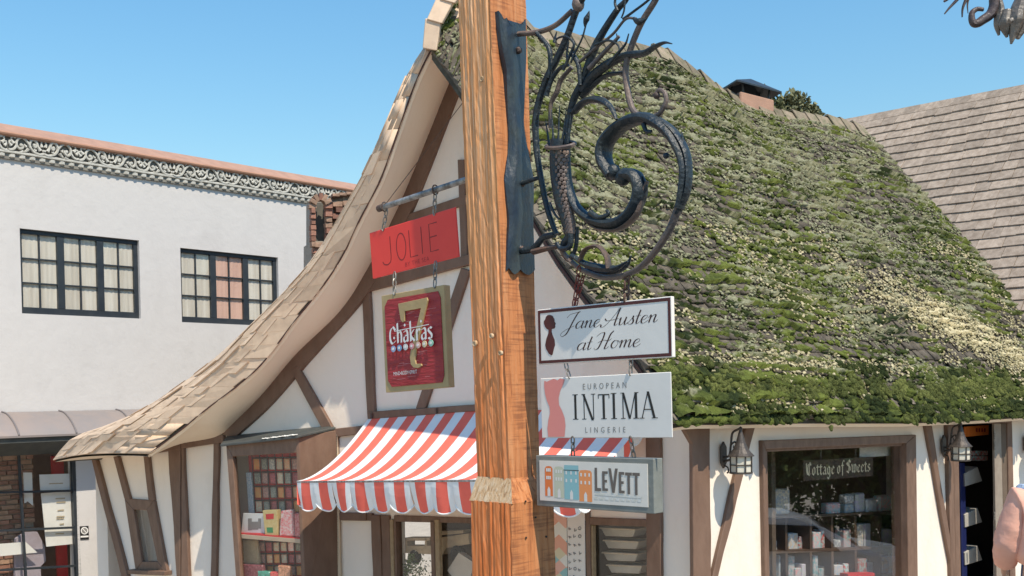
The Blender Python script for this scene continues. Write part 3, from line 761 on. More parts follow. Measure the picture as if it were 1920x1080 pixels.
# ridge caps
rid = []
u_ = 0.0
while u_ < RL - .15:
    L_ = random.uniform(.2, .32); a_, b_ = u_ / RL, min(1, (u_ + L_) / RL)
    p, q2 = sv(a_, 1.0), sv(b_, 1.0); d = (q2 - p).normalized(); lat = hg; nrm = Vector((0, 0, 1))
    nA = Vector(SN(np.array([a_]), np.array([.99]))[0])
    mb = MB(); hw = random.uniform(.13, .17); lift = .075 + random.uniform(0, .03)
    rows = []
    for (pp, l_) in ((p - d * .03, lift), (q2, lift - .035)):
        dn = Vector((0, 0, -1)) * hw * 1.3
        rows.append([pp + nrm * (l_ - .03) - lat * hw + dn * .9, pp + nrm * l_ - lat * .02, pp + nrm * l_ + lat * .02, pp + nrm * (l_ - .03) + lat * hw + dn * .9])
    mb.sheet(rows); mb.sheet([[x_ - nrm * .025 for x_ in r_] for r_ in rows[::-1]]); mb.sheet([rows[0], [x_ - nrm * .025 for x_ in rows[0]]])
    mb.build('ridge_cap', M['ridge' if u_ > .9 else 'tan_shingle'], roof_o); u_ += L_
# the two big cap shingles on the drooping front tip
for (pa, pb, pc_, pd) in (((797, 34), (826, 40), (818, 95), (792, 90)), ((818, -4), (850, 3), (828, 44), (800, 36)), ((838, -22), (868, -16), (852, 6), (824, -2))):
    mb = MB(); y0 = tip.y - 0.12
    mb.prism([at(*pa, y0 + .05), at(*pb, y0), at(*pc_, y0 - .03), at(*pd, y0 + .02)], (0.01, 0.12, 0.03)); mb.build('ridge_cap', M['tan_shingle'], roof_o, bevel=.008)

# ------------------------------------------------------------------ moss and lichen growing on the slope
def blob_templates(n, sub, flat, seed, jag=1.0):
    out = []
    for s_ in range(n):
        b = bmesh.new(); bmesh.ops.create_icosphere(b, subdivisions=sub, radius=1.0); r = random.Random(seed + s_)
        b.verts.ensure_lookup_table()
        kill = [f for f in b.faces if f.calc_center_median().z < -0.25]; bmesh.ops.delete(b, geom=kill, context='FACES')
        ph = [(r.uniform(0, 6), r.uniform(2, 5)) for _ in range(6)]
        for v in b.verts:
            c = v.co; d = 0.22 * math.sin(c.x * ph[0][1] + ph[0][0]) + 0.2 * math.sin(c.y * ph[1][1] + ph[1][0]) + .16 * math.sin(c.z * ph[2][1] * 1.5 + c.x * 3 + ph[2][0]) + r.uniform(-.16, .16)
            d *= jag
            v.co = c * (1 + d); v.co.z = max(v.co.z, -.2) * flat
        bmesh.ops.triangulate(b, faces=b.faces); b.verts.index_update()
        out.append((np.array([tuple(v.co) for v in b.verts]), np.array([[v.index for v in f.verts] for f in b.faces]))); b.free()
    return out
def scatter(name, a, b, size, h, cols, temps, m, stretch=None, sm=True, down=0.0):
    P = S(a, b); Nn = SN(a, b); e = 1e-3
    T = S(a + e, b) - S(a - e, b); T /= np.linalg.norm(T, axis=1, keepdims=True); B = np.cross(Nn, T)
    ang = RNG.uniform(0, 6.28, len(a)) if stretch is None else RNG.normal(0, .35, len(a))
    X = T * np.cos(ang)[:, None] + B * np.sin(ang)[:, None]; Y = np.cross(Nn, X)
    st = np.ones(len(a)) if stretch is None else stretch
    which = RNG.integers(0, len(temps), len(a)); vs, fs, cs, off = [], [], [], 0
    for t_i, (tv, tf) in enumerate(temps):
        ix = np.where(which == t_i)[0]
        if not len(ix): continue
        q_ = P[ix] + Nn[ix] * h[ix, None]
        v = q_[:, None, :] + tv[None, :, 0:1] * (X[ix] * (size[ix] * st[ix])[:, None])[:, None, :] + tv[None, :, 1:2] * (Y[ix] * size[ix][:, None])[:, None, :] + tv[None, :, 2:3] * (Nn[ix] * size[ix][:, None])[:, None, :]
        k = len(tv); vs.append(v.reshape(-1, 3)); fs.append((tf[None] + (np.arange(len(ix)) * k)[:, None, None] + off).reshape(-1, 3)); off += k * len(ix)
        cs.append(np.repeat(cols[ix], k, 0))
    o = np_mesh(name, np.concatenate(vs), np.concatenate(fs), m, roof_o, col=np.concatenate(cs), smooth=sm); tag(o, kind='stuff'); return o
def pick(cands, p): return cands[RNG.random(len(cands)) < p]
def rows_pos(n, lo, hi, spread):
    """positions hugging the butt edges of the courses"""
    c = RNG.integers(lo, hi, n); a = RNG.random(n) * 1.0
    b0_ = (c - 0.1) / NC; w_ = 0.012 * np.sin(a * 9 + 1) + 0.008 * np.sin(a * 23) - SKW * (a - .5)
    b = b0_ + w_ * np.sin(np.clip(b0_, 0, 1) * math.pi) + RNG.normal(0, spread, n) / NC
    return a, np.clip(b, -0.008, 0.995)
T_m = blob_templates(8, 2, .62, 3); T_l = blob_templates(8, 1, .5, 40); T_c = blob_templates(8, 2, .75, 70, .45)
def mixc(c1, c2, t): return np.array(c1)[None] * (1 - t[:, None]) + np.array(c2)[None] * t[:, None]
# continuous mat of moss and lichen lying on the courses, worn through in places
ga = 820; PHS = np.array([0, .03, .09, .16, .24, .32, .40, .48, .56, .64, .72, .80, .88, .96]); nph = len(PHS); gb = NC * nph
tr = np.random.default_rng(8); jt = tr.uniform(-.26, .26, (NC + 3, 120)); so_ = tr.random(NC + 3); sw_ = tr.uniform(.12, .2, NC + 3)
c_row = np.repeat(np.arange(NC), nph); p_row = np.tile(PHS, NC)
A_ = np.tile(np.linspace(0.001, .999, ga), (gb, 1)); cR = np.tile(c_row[:, None], (1, ga)); ph = np.tile(p_row[:, None], (1, ga))
kk = np.floor(A_ * RL / sw_[cR] + so_[cR]).astype(int) % 120; j0 = jt[cR, kk] + .10 * (noise2(A_ * RL, cR * 3.7, 14, 80) - .5)
k1 = np.floor(A_ * RL / sw_[cR + 1] + so_[cR + 1]).astype(int) % 120; j1 = jt[cR + 1, k1] + .10 * (noise2(A_ * RL, (cR + 1) * 3.7, 14, 80) - .5)
be = (cR - .15 + ph + j0 * (1 - ph) + j1 * ph) / NC; be = np.clip(be, -.006, .995)
B_ = be + (0.012 * np.sin(A_ * 9 + 1) + 0.008 * np.sin(A_ * 23) - SKW * (A_ - .5)) * np.sin(np.clip(be, 0, 1) * math.pi); B_ = np.clip(B_, -.008, .995)
X_, Y_ = A_ * RL, B_ * LS; saw = 1 - ph
rough = fbm(X_, Y_, 16, 81); fine_ = noise2(X_, Y_, 55, 84); lump = fbm(X_, Y_, 6, 87)
bare = fbm(X_ * .55 + Y_ * .5, Y_ * 1.5 + X_ * .35, 1.9, 91) + .25 * (noise2(X_, Y_, 8, 93) - .5)
hgt = .006 + .075 * saw ** 1.3 * (.35 + lump) + .052 * (rough - .5) + .022 * (fine_ - .5) + .05 * np.exp(-B_ / .05) * lump
hgt = hgt - np.clip((.42 - bare) * 1.1, 0, .10) - .02 * (ph > .84)
Pm = S(A_.ravel(), B_.ravel()) + SN(A_.ravel(), B_.ravel()) * hgt.ravel()[:, None]
sm_st = lambda v, lo, hi: np.clip((v - lo) / (hi - lo), 0, 1) ** 1 
t_g = sm_st(fbm(X_, Y_, 2.2, 21) + .35 * (rough - .5), .3, .62)
t_l = sm_st(.55 * fbm(X_ * .8, Y_ * 1.4, 3.4, 51) + .45 * rough + .10 * np.clip((B_ - .25) * 2, 0, .9) - .25 * np.exp(-B_ / .08), .515, .615)
pt_2 = np.exp(-(((A_ - .82) / .21) ** 2 + ((B_ - (.20 + (.8 - A_) * .62)) / .085) ** 2) ** 1.6)
t_y = sm_st(.62 * pt_2 + .5 * fbm(X_, Y_ * 1.6, 7, 66) + .25 * fbm(X_, Y_, 1.9, 61) * (B_ < .5), .62, .8)
c3 = lambda c: np.array(c)[None, None]
Cm = c3((.018, .027, .010)) * (1 - t_g[..., None]) + c3((.100, .122, .028)) * t_g[..., None]
Cm = Cm * (1 - t_l[..., None]) + c3((.205, .205, .135)) * t_l[..., None]; Cm = Cm * (1 - t_y[..., None]) + c3((.50, .44, .28)) * t_y[..., None]
Cm = Cm * (.75 + .5 * noise2(X_, Y_, 30, 99))[..., None]
ix = (np.arange(gb - 1)[:, None] * ga + np.arange(ga - 1)[None]).ravel()
tag(np_mesh('moss_mat', Pm, np.stack([ix, ix + 1, ix + ga + 1, ix + ga], 1), M['lichen'], roof_o, col=Cm.reshape(-1, 3)), kind='stuff')
# green moss
a, b = rows_pos(20000, 0, NC, 0.20)
x_, y_ = a * RL, b * LS
den = fbm(x_, y_, 1.1, 11) + 0.22 * np.exp(-b / .09) + 0.08 * np.exp(-a / .2) - 0.12 * (b > .5) - .35 * np.exp(-((a - .78) / .17) ** 2 - ((b - .2) / .11) ** 2)
ok = RNG.random(len(a)) < np.clip((den - 0.40) * 3.0, 0.03, 1)
a, b, x_, y_ = a[ok], b[ok], x_[ok], y_[ok]
g = np.clip(fbm(x_, y_, 2.2, 21) * 1.3 - .2 + RNG.normal(0, .16, len(a)), 0, 1)
cols = mixc((0.016, 0.025, 0.008), (0.115, 0.138, 0.030), g)
scatter('moss', a, b, RNG.uniform(.009, .032, len(a)) * (1 + .5 * np.exp(-b / .08)), RNG.uniform(.015, .045, len(a)), cols, T_m, M['moss'], stretch=RNG.uniform(1.1, 2.6, len(a)))
# dense cushions in the lowest courses, hanging over the eave
pa_, pb_2, pt_ = [], [], []
for row, (b_r, pr_) in enumerate(((-.004, .62), (.014, .66), (.050, .90), (.066, .62), (.098, .30))):
    x = random.uniform(0, .1)
    while x < RL:
        wd_ = random.uniform(.10, .24)
        if random.random() < pr_:
            nb_l = int(26 * wd_ / .16); tone = random.gauss(.5, .2) + (.12 if row in (2, 3) else -.28)
            u_l = np.clip(RNG.normal(0, .36, nb_l), -.5, .5)
            pa_.append((x + wd_ / 2 + u_l * wd_ * .84) / RL); pb_2.append(b_r + .006 * math.sin(x * 2.8) + RNG.normal(0, .0075, nb_l)); pt_.append(np.full(nb_l, tone))
        x += wd_ + (random.uniform(.02, .07) if random.random() < .4 else .005)
a, b, tn_l = np.clip(np.concatenate(pa_), 0, 1), np.concatenate(pb_2), np.concatenate(pt_)
g = np.clip(tn_l + RNG.normal(0, .13, len(a)), 0, 1)
cols = mixc((0.018, 0.028, 0.010), (0.135, 0.150, 0.045), g)
scatter('moss_cushions', a, b, RNG.uniform(.022, .046, len(a)), RNG.uniform(.02, .058, len(a)), cols, T_c, M['moss'], stretch=RNG.uniform(.55, .9, len(a)))
ca_, cb_, ct_ = a, b, tn_l
# fuzz of tiny shoots on the cushions
n = 110000; k = RNG.integers(0, len(ca_), n); a = ca_[k] + RNG.normal(0, .018, n) / RL; b = cb_[k] + RNG.normal(0, .018, n) / LS
a = np.clip(a, 0, 1); b = np.clip(b, -.018, 1)
P = S(a, b); Nn = SN(a, b); base = P + Nn * RNG.uniform(.03, .095, n)[:, None]
d1 = RNG.normal(0, 1, (n, 3)); d1 /= np.linalg.norm(d1, axis=1, keepdims=True); s_ = RNG.uniform(.0025, .0055, n)[:, None]
tipv = base + Nn * s_ * 1.8 + RNG.normal(0, .004, (n, 3))
Vv = np.stack([base - d1 * s_ * .5, base + d1 * s_ * .5, tipv], 1).reshape(-1, 3)
g = np.clip(ct_[k] + RNG.normal(0, .22, n), 0, 1); cc = np.repeat(mixc((0.026, 0.038, 0.013), (0.17, 0.185, 0.065), g), 3, 0)
tag(np_mesh('moss_shoots', Vv, np.arange(3 * n).reshape(-1, 3), M['moss'], roof_o, col=cc), kind='stuff')
# crusty lichen, following the courses in broken streaks
a1_, b1_ = rows_pos(30000, 0, NC, 0.25); n = 8000; a2_ = RNG.random(n); b2_ = RNG.random(n)
a = np.concatenate([a1_, a2_]); b = np.concatenate([b1_, b2_]); x_, y_ = a * RL, b * LS
den = .75 * fbm(x_ * .8, y_ * 1.5, 3.4, 51) + .25 * fbm(x_, y_, .9, 57) + 0.14 * np.clip((b - .2) * 2, 0, .9) - .25 * np.exp(-b / .07)
ok = den > .545 + RNG.normal(0, .03, len(a)); a, b, x_, y_ = a[ok], b[ok], x_[ok], y_[ok]
g = np.clip(.25 + .5 * fbm(x_, y_, 1.6, 58) + RNG.normal(0, .22, len(a)), 0, 1); cols = mixc((0.10, 0.106, 0.055), (0.31, 0.305, 0.20), g)
scatter('grey_lichen', a, b, RNG.uniform(.007, .022, len(a)), RNG.uniform(.018, .05, len(a)), cols, T_l, M['lichen'], stretch=RNG.uniform(1, 1.9, len(a)))
# pale yellow lichen: the big patch low on the far half and scattered heads
n = 60000; a = RNG.random(n); b = RNG.random(n) * .62; x_, y_ = a * RL, b * LS
patch = np.exp(-(((a - .82) / .21) ** 2 + ((b - (.20 + (.8 - a) * .62)) / .085) ** 2) ** 1.6)
den = .95 * patch + .55 * np.clip(fbm(x_, y_, 1.9, 61) - .47, 0, 1) * (b < .5) * 2 + .35 * np.exp(-((b - .115) / .02) ** 2) * (a < .55)
ok = RNG.random(n) < np.clip(den * (0.25 + fbm(x_, y_ * 1.6, 7, 66) ** 2 * 2.6), 0, 1) * .85; a, b = a[ok], b[ok]
g = np.clip(RNG.normal(.45, .25, len(a)), 0, 1); cols = mixc((0.22, 0.19, 0.095), (0.52, 0.46, 0.30), g)
scatter('yellow_lichen', a, b, RNG.uniform(.007, .021, len(a)), RNG.uniform(.03, .06, len(a)), cols, T_l, M['lichen'], stretch=RNG.uniform(1, 1.8, len(a)))

# chimney pot with a dark metal hood behind the ridge
ch = MB(); yc = sv(.58, 1).y + 0.5
pA, pB, pC = at(1364, 182, yc), at(1388, 170, yc - .35), at(1452, 186, yc + .1)
dx1, dx2 = (pA - pB), (pC - pB); dx1.z = dx2.z = 0; top = pB.z
ch.prism([Vector((p.x, p.y, top - 1.6)) for p in (pB, pB + dx2, pB + dx2 + dx1, pB + dx1)], (0, 0, 1.6))
chim = ch.build('chimney', M['terracotta'], cottage, bevel=.02)
hd = MB(); cc_ = Vector((pB.x, pB.y, top)) + (dx1 + dx2) / 2; apex = at(1398, 148, cc_.y)
cz = at(1398, 170, cc_.y).z; ring = [cc_ * 1 for _ in range(4)]
ring = [Vector((cc_.x, cc_.y, cz)) + a_ for a_ in (-(dx1 + dx2) * .66, (dx2 - dx1) * .66, (dx1 + dx2) * .66, (dx1 - dx2) * .66)]
ap = Vector((cc_.x, cc_.y, apex.z))
for i in range(4): hd.prism([ring[i], ring[(i + 1) % 4], ap], (0, 0, -0.02))
for p_ in ring: hd.tube([p_.lerp(ap, .4) - Vector((0, 0, .02)), Vector((p_.x, p_.y, 0)).lerp(Vector((cc_.x, cc_.y, 0)), .45) + Vector((0, 0, top - .05))], .015, 5)
hd.build('chimney_hood', M['winframe'], chim)
# ------------------------------------------------------------------ windows, doorway and bay of the cottage
def quadp(pl, x0, y0, x1, y1, off=0.0, dl=0.0, dr=None):
    """pixel rectangle on a plane; y0/y1 given at left, dr shifts the right side"""
    dr = dl if dr is None else dr
    return [pl.pix(x0, y0, off), pl.pix(x1, y0 + dr, off), pl.pix(x1, y1 + dr, off), pl.pix(x0, y1, off)]
def board(name, pl, pts, off, th, m, par=None, bev=0.0):
    """slab whose front face is the pixel polygon at offset off, thickness th inward"""
    return MB().prism([pl.pix(x, y, off) for x, y in pts], -pl.n * th).build(name, M[m] if isinstance(m, str) else m, par, bevel=bev)
# big shop window on the side wall
sw_f = MB()
def fr(mb, pl, outer, inner, off, th):
    for i in range(4):
        j = (i + 1) % 4
        mb.prism([pl.pix(*outer[i], off), pl.pix(*outer[j], off), pl.pix(*inner[j], off), pl.pix(*inner[i], off)], -pl.n * th)
fr(sw_f, RP, [(1430, 826), (1718, 815), (1722, 1125), (1436, 1125)], [(1436, 842), (1700, 831), (1704, 1118), (1441, 1118)], 0.05, 0.20)
shopwin = sw_f.build('shop_window', M['frame'], cottage, bevel=.006)
fr2 = MB(); fr(fr2, RP, [(1434, 839), (1706, 827), (1709, 1120), (1440, 1120)], [(1439, 847), (1694, 836), (1699, 1110), (1444, 1110)], 0.0, 0.05); fr2.build('inner_moulding', M['frame'], shopwin, bevel=.004)
board('pane', RP, [(1436, 842), (1702, 831), (1706, 1118), (1441, 1118)], -0.03, 0.006, 'glass_shop', shopwin)
board('inner_trim', RP, [(1680, 832), (1697, 831), (1702, 1118), (1684, 1118)], -0.16, 0.03, 'plaster', shopwin)
# doorway
dr_ = MB()
dr_.prism([RP.pix(x, y, 0.05) for x, y in ((1777, 786), (1786, 786), (1794, 1130), (1785, 1130))], -RP.n * .08)
dr_.prism([RP.pix(x, y, 0.03) for x, y in ((1786, 792), (1797, 793), (1803, 1130), (1794, 1130))], -RP.n * .2)
dr_.prism([RP.pix(x, y, 0.04) for x, y in ((1786, 783), (1898, 779), (1898, 793), (1786, 796))], -RP.n * .12)
dr_.prism([RP.pix(x, y, 0.03) for x, y in ((1889, 793), (1898, 793), (1906, 1130), (1896, 1130))], -RP.n * .1)
door = dr_.build('doorway', M['frame'], cottage, bevel=.006)
jb = MB(); jb.prism([RP.pix(x, y, .02) for x, y in ((1864, 794), (1877, 794), (1885, 1130), (1870, 1130))], -RP.n * .03)
jmb = jb.build('door_leaf', mat('grey_tan_door_edge', (0.30, 0.25, 0.2), .6, (.25, .2, .16), 9), door, bevel=.004)
for yy in (808, 828, 960, 1028):
    MB().tube([RP.pix(1864.5, yy, .03), RP.pix(1865, yy + 15, .03)], .012, 6).build('hinge', M['chain'], jmb)
board('reveal', RP, [(1877, 794), (1889, 794), (1897, 1130), (1885, 1130)], .012, .008, 'dark', door)

# awning windows of the gable front
gf = MB()
zb_ = 1135
for (x0, x1, o_, th_) in ((735, 741, .02, .1), (806, 813, .02, .1)):
    gf.prism([GP.pix(x, y, o_) for x, y in ((x0, 974), (x1, 974), (x1 + 4, zb_), (x0 + 4, zb_))], -GP.n * th_)
gf.prism([GP.pix(x, y, .02) for x, y in ((738, 966), (905, 972), (905, 982), (738, 978))], -GP.n * .1)
gq = MB()
gq.prism([GP.pix(x, y, .02) for x, y in ((1105, 970), (1218, 974), (1218, 988), (1105, 984))], -GP.n * .1)
gq.prism([GP.pix(x, y, .02) for x, y in ((1097, 958), (1105, 958), (1108, zb_), (1100, zb_))], -GP.n * .1)
gqo = gq.build('front_window', M['frame'], cottage, bevel=.005)
gfo = gf.build('front_window', M['frame'], cottage, bevel=.005)
tn = mat('tan_mullion', (0.34, 0.25, 0.15), .7, (.27, .19, .11), 18, .3, 60)
for (x0, x1) in ((730, 736), (814, 822)):
    board('mullion', GP, [(x0, 974), (x1, 974), (x1 + 4, zb_), (x0 + 4, zb_)], .035, .05, tn, gfo, .004)
board('mullion', GP, [(1105, 984), (1111, 985), (1113, zb_), (1107, zb_)], .0, .05, tn, gqo, .004)
board('pane', GP, [(740, 972), (1095, 976), (1098, zb_), (743, zb_)], -.03, .005, 'glass', gfo)
board('pane', GP, [(1105, 984), (1217, 988), (1219, zb_), (1108, zb_)], -.05, .005, 'glass', gqo)

# bay display window --------------------------------------------------------
BP = Plane(WP.o + WP.n * 0.5, WP.h)
bay = MB()
fr(bay, BP, [(424, 832), (560, 819), (574, 1130), (446, 1130)], [(436, 856), (556, 849), (566, 1118), (454, 1118)], 0.0, 0.07)
bayo = bay.build('bay_window', M['frame'], cottage, bevel=.006)
pA_, pB_ = BP.pix(560, 819), WP.pix(637, 806); pC_, pD_ = BP.pix(574, 1130), WP.pix(640, 1130)
MB().prism([pA_, pB_, pD_, pC_], Vector((-0.04, 0.01, 0))).build('bay_side', M['timber'], bayo, bevel=.004)
MB().prism([BP.pix(424, 832), WP.pix(432, 826), WP.pix(452, 1130), BP.pix(446, 1130)], Vector((0.04, 0.0, 0))).build('bay_side', M['timber'], bayo)
lg = MB(); lg.prism([BP.pix(413, 833, .06), BP.pix(558, 817, .06), WP.pix(630, 801, .03), WP.pix(622, 797), WP.pix(425, 817)], (0, 0, -0.03)); lg.build('bay_ledge', M['gutter'], bayo, bevel=.006)
fk = MB()
for i in range(26):
    t_ = random.random(); p = BP.pix(lerp(495, 556, t_), lerp(824, 816.5, t_), random.uniform(.0, .07)); s_ = random.uniform(.006, .018)
    fk.box(p + Vector((0, 0, .012)), (s_ * 1.6, 0, random.uniform(-.004, .004)), (0, s_, 0), (0, .002, .003))
tag(fk.build('peeling_paint', M['paper'], bayo), kind='stuff')
board('pane', BP, [(436, 856), (556, 849), (566, 1118), (454, 1118)], -.04, .005, 'glass', bayo)
board('back_panel', WP, [(430, 835), (632, 815), (640, 1130), (450, 1130)], .05, .02, 'cream_in', bayo)
sh = MB(); sh.prism([BP.pix(444, 1001, -.07), BP.pix(565, 1011, -.07), WP.pix(620, 1002, .06), WP.pix(452, 997, .06)], (0, 0, -.05)); sh.build('display_shelf', mat('shelf_cream', (.55, .42, .3), .7, (.48, .36, .25), 8), bayo, bevel=.004)
sh2 = MB(); sh2.prism([BP.pix(444, 999, -.075), BP.pix(565, 1009, -.075), WP.pix(618, 1000, .07), WP.pix(454, 995, .07)], (0, 0, -.012)); sh2.build('shelf_lining', M['red_in'], bayo)
sh3 = MB(); sh3.prism([BP.pix(453, 1122, -.07), BP.pix(566, 1122, -.07), WP.pix(635, 1110, .06), WP.pix(452, 1110, .06)], (0, 0, -.05)); sh3.build('display_floor', M['cream_in'], bayo)
RKP = Plane(WP.o + WP.n * 0.16, WP.h)
# candy rack: two red panels with black wire grids
cands = [(.70, .52, .30), (.62, .30, .22), (.55, .58, .42), (.72, .62, .5), (.66, .38, .12), (.60, .10, .10), (.74, .70, .66), (.40, .36, .26), (.7, .35, .35)]
candm = [mat('candy_print', c, .4, (c[0] * .35, c[1] * .4, c[2] * .5) if i % 2 else (min(1, c[0] * 1.2), c[1] * .5, c[2] * .4), 55, 0.1, 60, spec=.6, objvar=.15) for i, c in enumerate(cands)]
for (X0, Y0, X1, Y1, nc_, nr_, lab) in ((472, 849, 572, 967, 7, 4, 'red backed black wire rack of candy bags above the display shelf'), (482, 1006, 578, 1108, 7, 4, 'red backed black wire rack of candy bags below the display shelf')):
    rk = thing('candy_rack', RKP.pix((X0 + X1) / 2, Y1), lab, 'rack')
    board('red_panel', RKP, [(X0 - 7, Y0 - 2), (X1, Y0 - 2), (X1 + 6, Y1), (X0 - 1, Y1)], 0, .02, 'red_in', rk)
    gx = lambda t_, y: lerp(X0, X1, t_) + (y - Y0) * .055
    for r_ in range(nr_ + 1):
        yy = lerp(Y0 + 8, Y1 - 4, r_ / nr_)
        MB().tube([RKP.pix(gx(0, yy), yy + 2, .07), RKP.pix(gx(1, yy), yy, .07)], .009, 5).build('wire', M['black'], rk)
    for c_ in range(nc_ + 1):
        MB().tube([RKP.pix(gx(c_ / nc_, Y0), Y0 + 2, .075), RKP.pix(gx(c_ / nc_, Y1), Y1 - 2, .075)], .006, 5).build('wire', M['black'], rk)
    for r_ in range(nr_):
        for c_ in range(nc_):
            y0_ = lerp(Y0 + 8, Y1 - 4, r_ / nr_) + 3; y1_ = lerp(Y0 + 8, Y1 - 4, (r_ + 1) / nr_) - 3; t0 = (c_ + .12) / nc_; t1 = (c_ + .9) / nc_
            cm = random.choice(candm)
            o = MB().prism([RKP.pix(gx(t0, y0_), y0_ + random.uniform(-1, 1), .05), RKP.pix(gx(t1, y0_), y0_, .05), RKP.pix(gx(t1, y1_), y1_, .06), RKP.pix(gx(t0, y1_), y1_, .06)], -RKP.n * .035).build('candy_bag', cm, None, bevel=.008)
            tag(o, 'candy bag in row %s from top, %s from left, of %s wire rack' % (['one', 'two', 'three', 'four'][r_], ['first', 'second', 'third', 'fourth', 'fifth', 'sixth', 'seventh'][c_], 'upper' if Y0 < 900 else 'lower'), 'candy bag', 'candy bags in the ' + ('upper' if Y0 < 900 else 'lower') + ' rack')
# goods on the display shelf
def upright(name, pl, pts, off, th, m, lab, cat, grp=None, bev=.003):
    o = board(name, pl, pts, off, th, m, None, bev); tag(o, lab, cat, grp); return o
SP_ = Plane(WP.o + WP.n * 0.34, WP.h)
upright('picture_card', SP_, [(456, 962), (495, 963), (496, 1003), (452, 999)], 0, .02, 'paper', 'white card with a small dark castle picture on the display shelf', 'card')
castle = MB()
for (x0, y0, x1, y1) in ((465, 972, 472, 994), (472, 978, 484, 993), (484, 972, 489, 991)): castle.prism([SP_.pix(x, y, .003) for x, y in ((x0, y0), (x1, y0), (x1, y1), (x0, y1))], -SP_.n * .002)
pc_card = bpy.data.objects['picture_card']; castle.build('castle_print', M['greyprint'], pc_card)
yb_m = mat('pale_yellow_box', (.66, .52, .24), .6, (.58, .42, .16), 25)
upright('candy_box', SP_, [(492, 957), (520, 956), (521, 1004), (497, 1003)], .05, .07, yb_m, 'pale yellow candy box with green base picture on the display shelf', 'box')
bx_ = bpy.data.objects['candy_box']
board('red_label', SP_, [(498, 964), (513, 963), (513, 973), (499, 974)], .053, .002, 'red_in', bx_); board('green_print', SP_, [(500, 989), (511, 989), (512, 999), (501, 999)], .053, .002, mat('green_print', (.03, .25, .09), .6), bx_)
rwm = mat('red_white_bag', (.72, .62, .58), .5, (.70, .10, .12), 45, .3, 40, spec=.6)
upright('candy_sack', SP_, [(526, 958), (548, 955), (551, 1006), (523, 1005)], .06, .06, rwm, 'crinkled red and white candy sack beside the yellow box', 'sack', None, .012)
upright('candy_sack', SP_, [(551, 962), (563, 962), (565, 1008), (552, 1007)], .06, .05, mat('dark_red_bag', (.5, .07, .08), .5, (.68, .3, .28), 40, .3, 40), 'dark red candy sack at the right end of the display shelf', 'sack', None, .012)
upright('ruler_tube', SP_, [(461, 886), (470, 886), (476, 962), (466, 962)], -.1, .03, mat('blue_white_tube', (.2, .34, .42), .5, (.62, .58, .55), 60), 'tall blue and white candy tube against the cream bay wall', 'tube')
for i, (x0, y0, x1, y1, c, lab) in enumerate(((453, 1058, 492, 1110, (.16, .02, .03), 'dark red glossy bag on the bay floor at left'), (482, 1070, 505, 1110, (.05, .22, .15), 'green bag on the bay floor'), (505, 1072, 524, 1110, (.6, .05, .04), 'bright red bag on the bay floor'), (520, 1060, 542, 1110, (.36, .16, .08), 'brown bag standing on the bay floor'))):
    upright('gift_bag', SP_, [(x0, y0), (x1, y0 + 2), (x1 + 2, y1), (x0 + 2, y1)], .02 + .01 * i, .07, mat('bag_foil', c, .3, (min(1, c[0] * 2.5), min(1, c[1] * 2 + .1), min(1, c[2] * 2 + .1)), 40, .3, 50, spec=.7), lab, 'bag', None, .012)
upright('burlap_bolster', SP_, [(447, 1012), (480, 1012), (486, 1060), (452, 1058)], -.05, .07, mat('burlap', (.5, .37, .22), .95, (.42, .3, .17), 30, .5, 80), 'tan burlap sack below the display shelf', 'sack', None, .02)

# goods behind the front window --------------------------------------------
tw = mat('bare_toy_wood', (.52, .38, .24), .7, (.45, .32, .2), 10, .2, 30)
DPL = Plane(GP.o - GP.n * 0.22, GP.h)
trk = thing('toy_truck', DPL.pix(800, 1040), 'bare wooden toy truck in the window under the awning', 'toy truck')
body = MB()
for pts in ([(759, 1008), (806, 1008), (806, 1014), (760, 1014)], [(758, 1023), (818, 1023), (818, 1040), (758, 1037)], [(759, 1008), (763, 1008), (763, 1030), (758, 1030)], [(796, 1008), (800, 1008), (800, 1030), (796, 1030)],
            [(822, 996), (868, 994), (868, 1000), (822, 1004)], [(822, 1008), (878, 1000), (880, 1020), (836, 1028), (830, 1040), (818, 1040)]):
    body.prism([DPL.pix(x, y, .05) for x, y in pts], -DPL.n * .13)
body.build('truck_body', tw, trk, bevel=.004)
wm = mat('toy_tyre', (.02, .02, .02), .8)
for (cx, cy, rr) in ((856, 1040, 17), (776, 1044, 13)):
    c_ = DPL.pix(cx, cy, .06); r_ = rr / FPX * c_.y
    MB().lathe(c_ - DPL.n * .05, [(r_ * .5, 0), (r_, 0), (r_, .05), (r_ * .6, .052), (r_ * .5, .045)], DPL.n, 18).build('wheel', wm, trk)
flr = Plane(GP.o - GP.n * 0.15, GP.h)
pot = thing('flower_pot', flr.pix(775, 1110), 'leafy green potted plant with white blossoms in the window under the awning', 'plant')
lf = MB()
for i in range(420):
    t_ = random.random(); c_ = flr.pix(random.gauss(772, 17), random.gauss(1066, 13) , random.uniform(-.1, .08)); s_ = random.uniform(.008, .02)
    d1 = Vector((random.gauss(0, 1), random.gauss(0, 1), random.gauss(0, 1))).normalized() * s_; d2 = d1.orthogonal().normalized() * s_ * .7
    lf.poly([c_ - d1, c_ + d2, c_ + d1, c_ - d2], 0 if random.random() < .8 else 1)
for i in range(90):
    t_ = i / 90; c_ = flr.pix(760 + 10 * t_ * 1.2 + random.gauss(0, 3), lerp(1080, 1038, t_), .02); s_ = .02
    d1 = Vector((random.gauss(0, 1), random.gauss(0, 1), random.gauss(0, 1))).normalized() * s_; d2 = d1.orthogonal().normalized() * s_ * .7
    lf.poly([c_ - d1, c_ + d2, c_ + d1, c_ - d2], 0)
lf.build('leaves', [mat('plant_leaf', (.09, .16, .03), .6, (.15, .22, .05), 20), mat('blossom', (.65, .6, .48), .7)], pot)
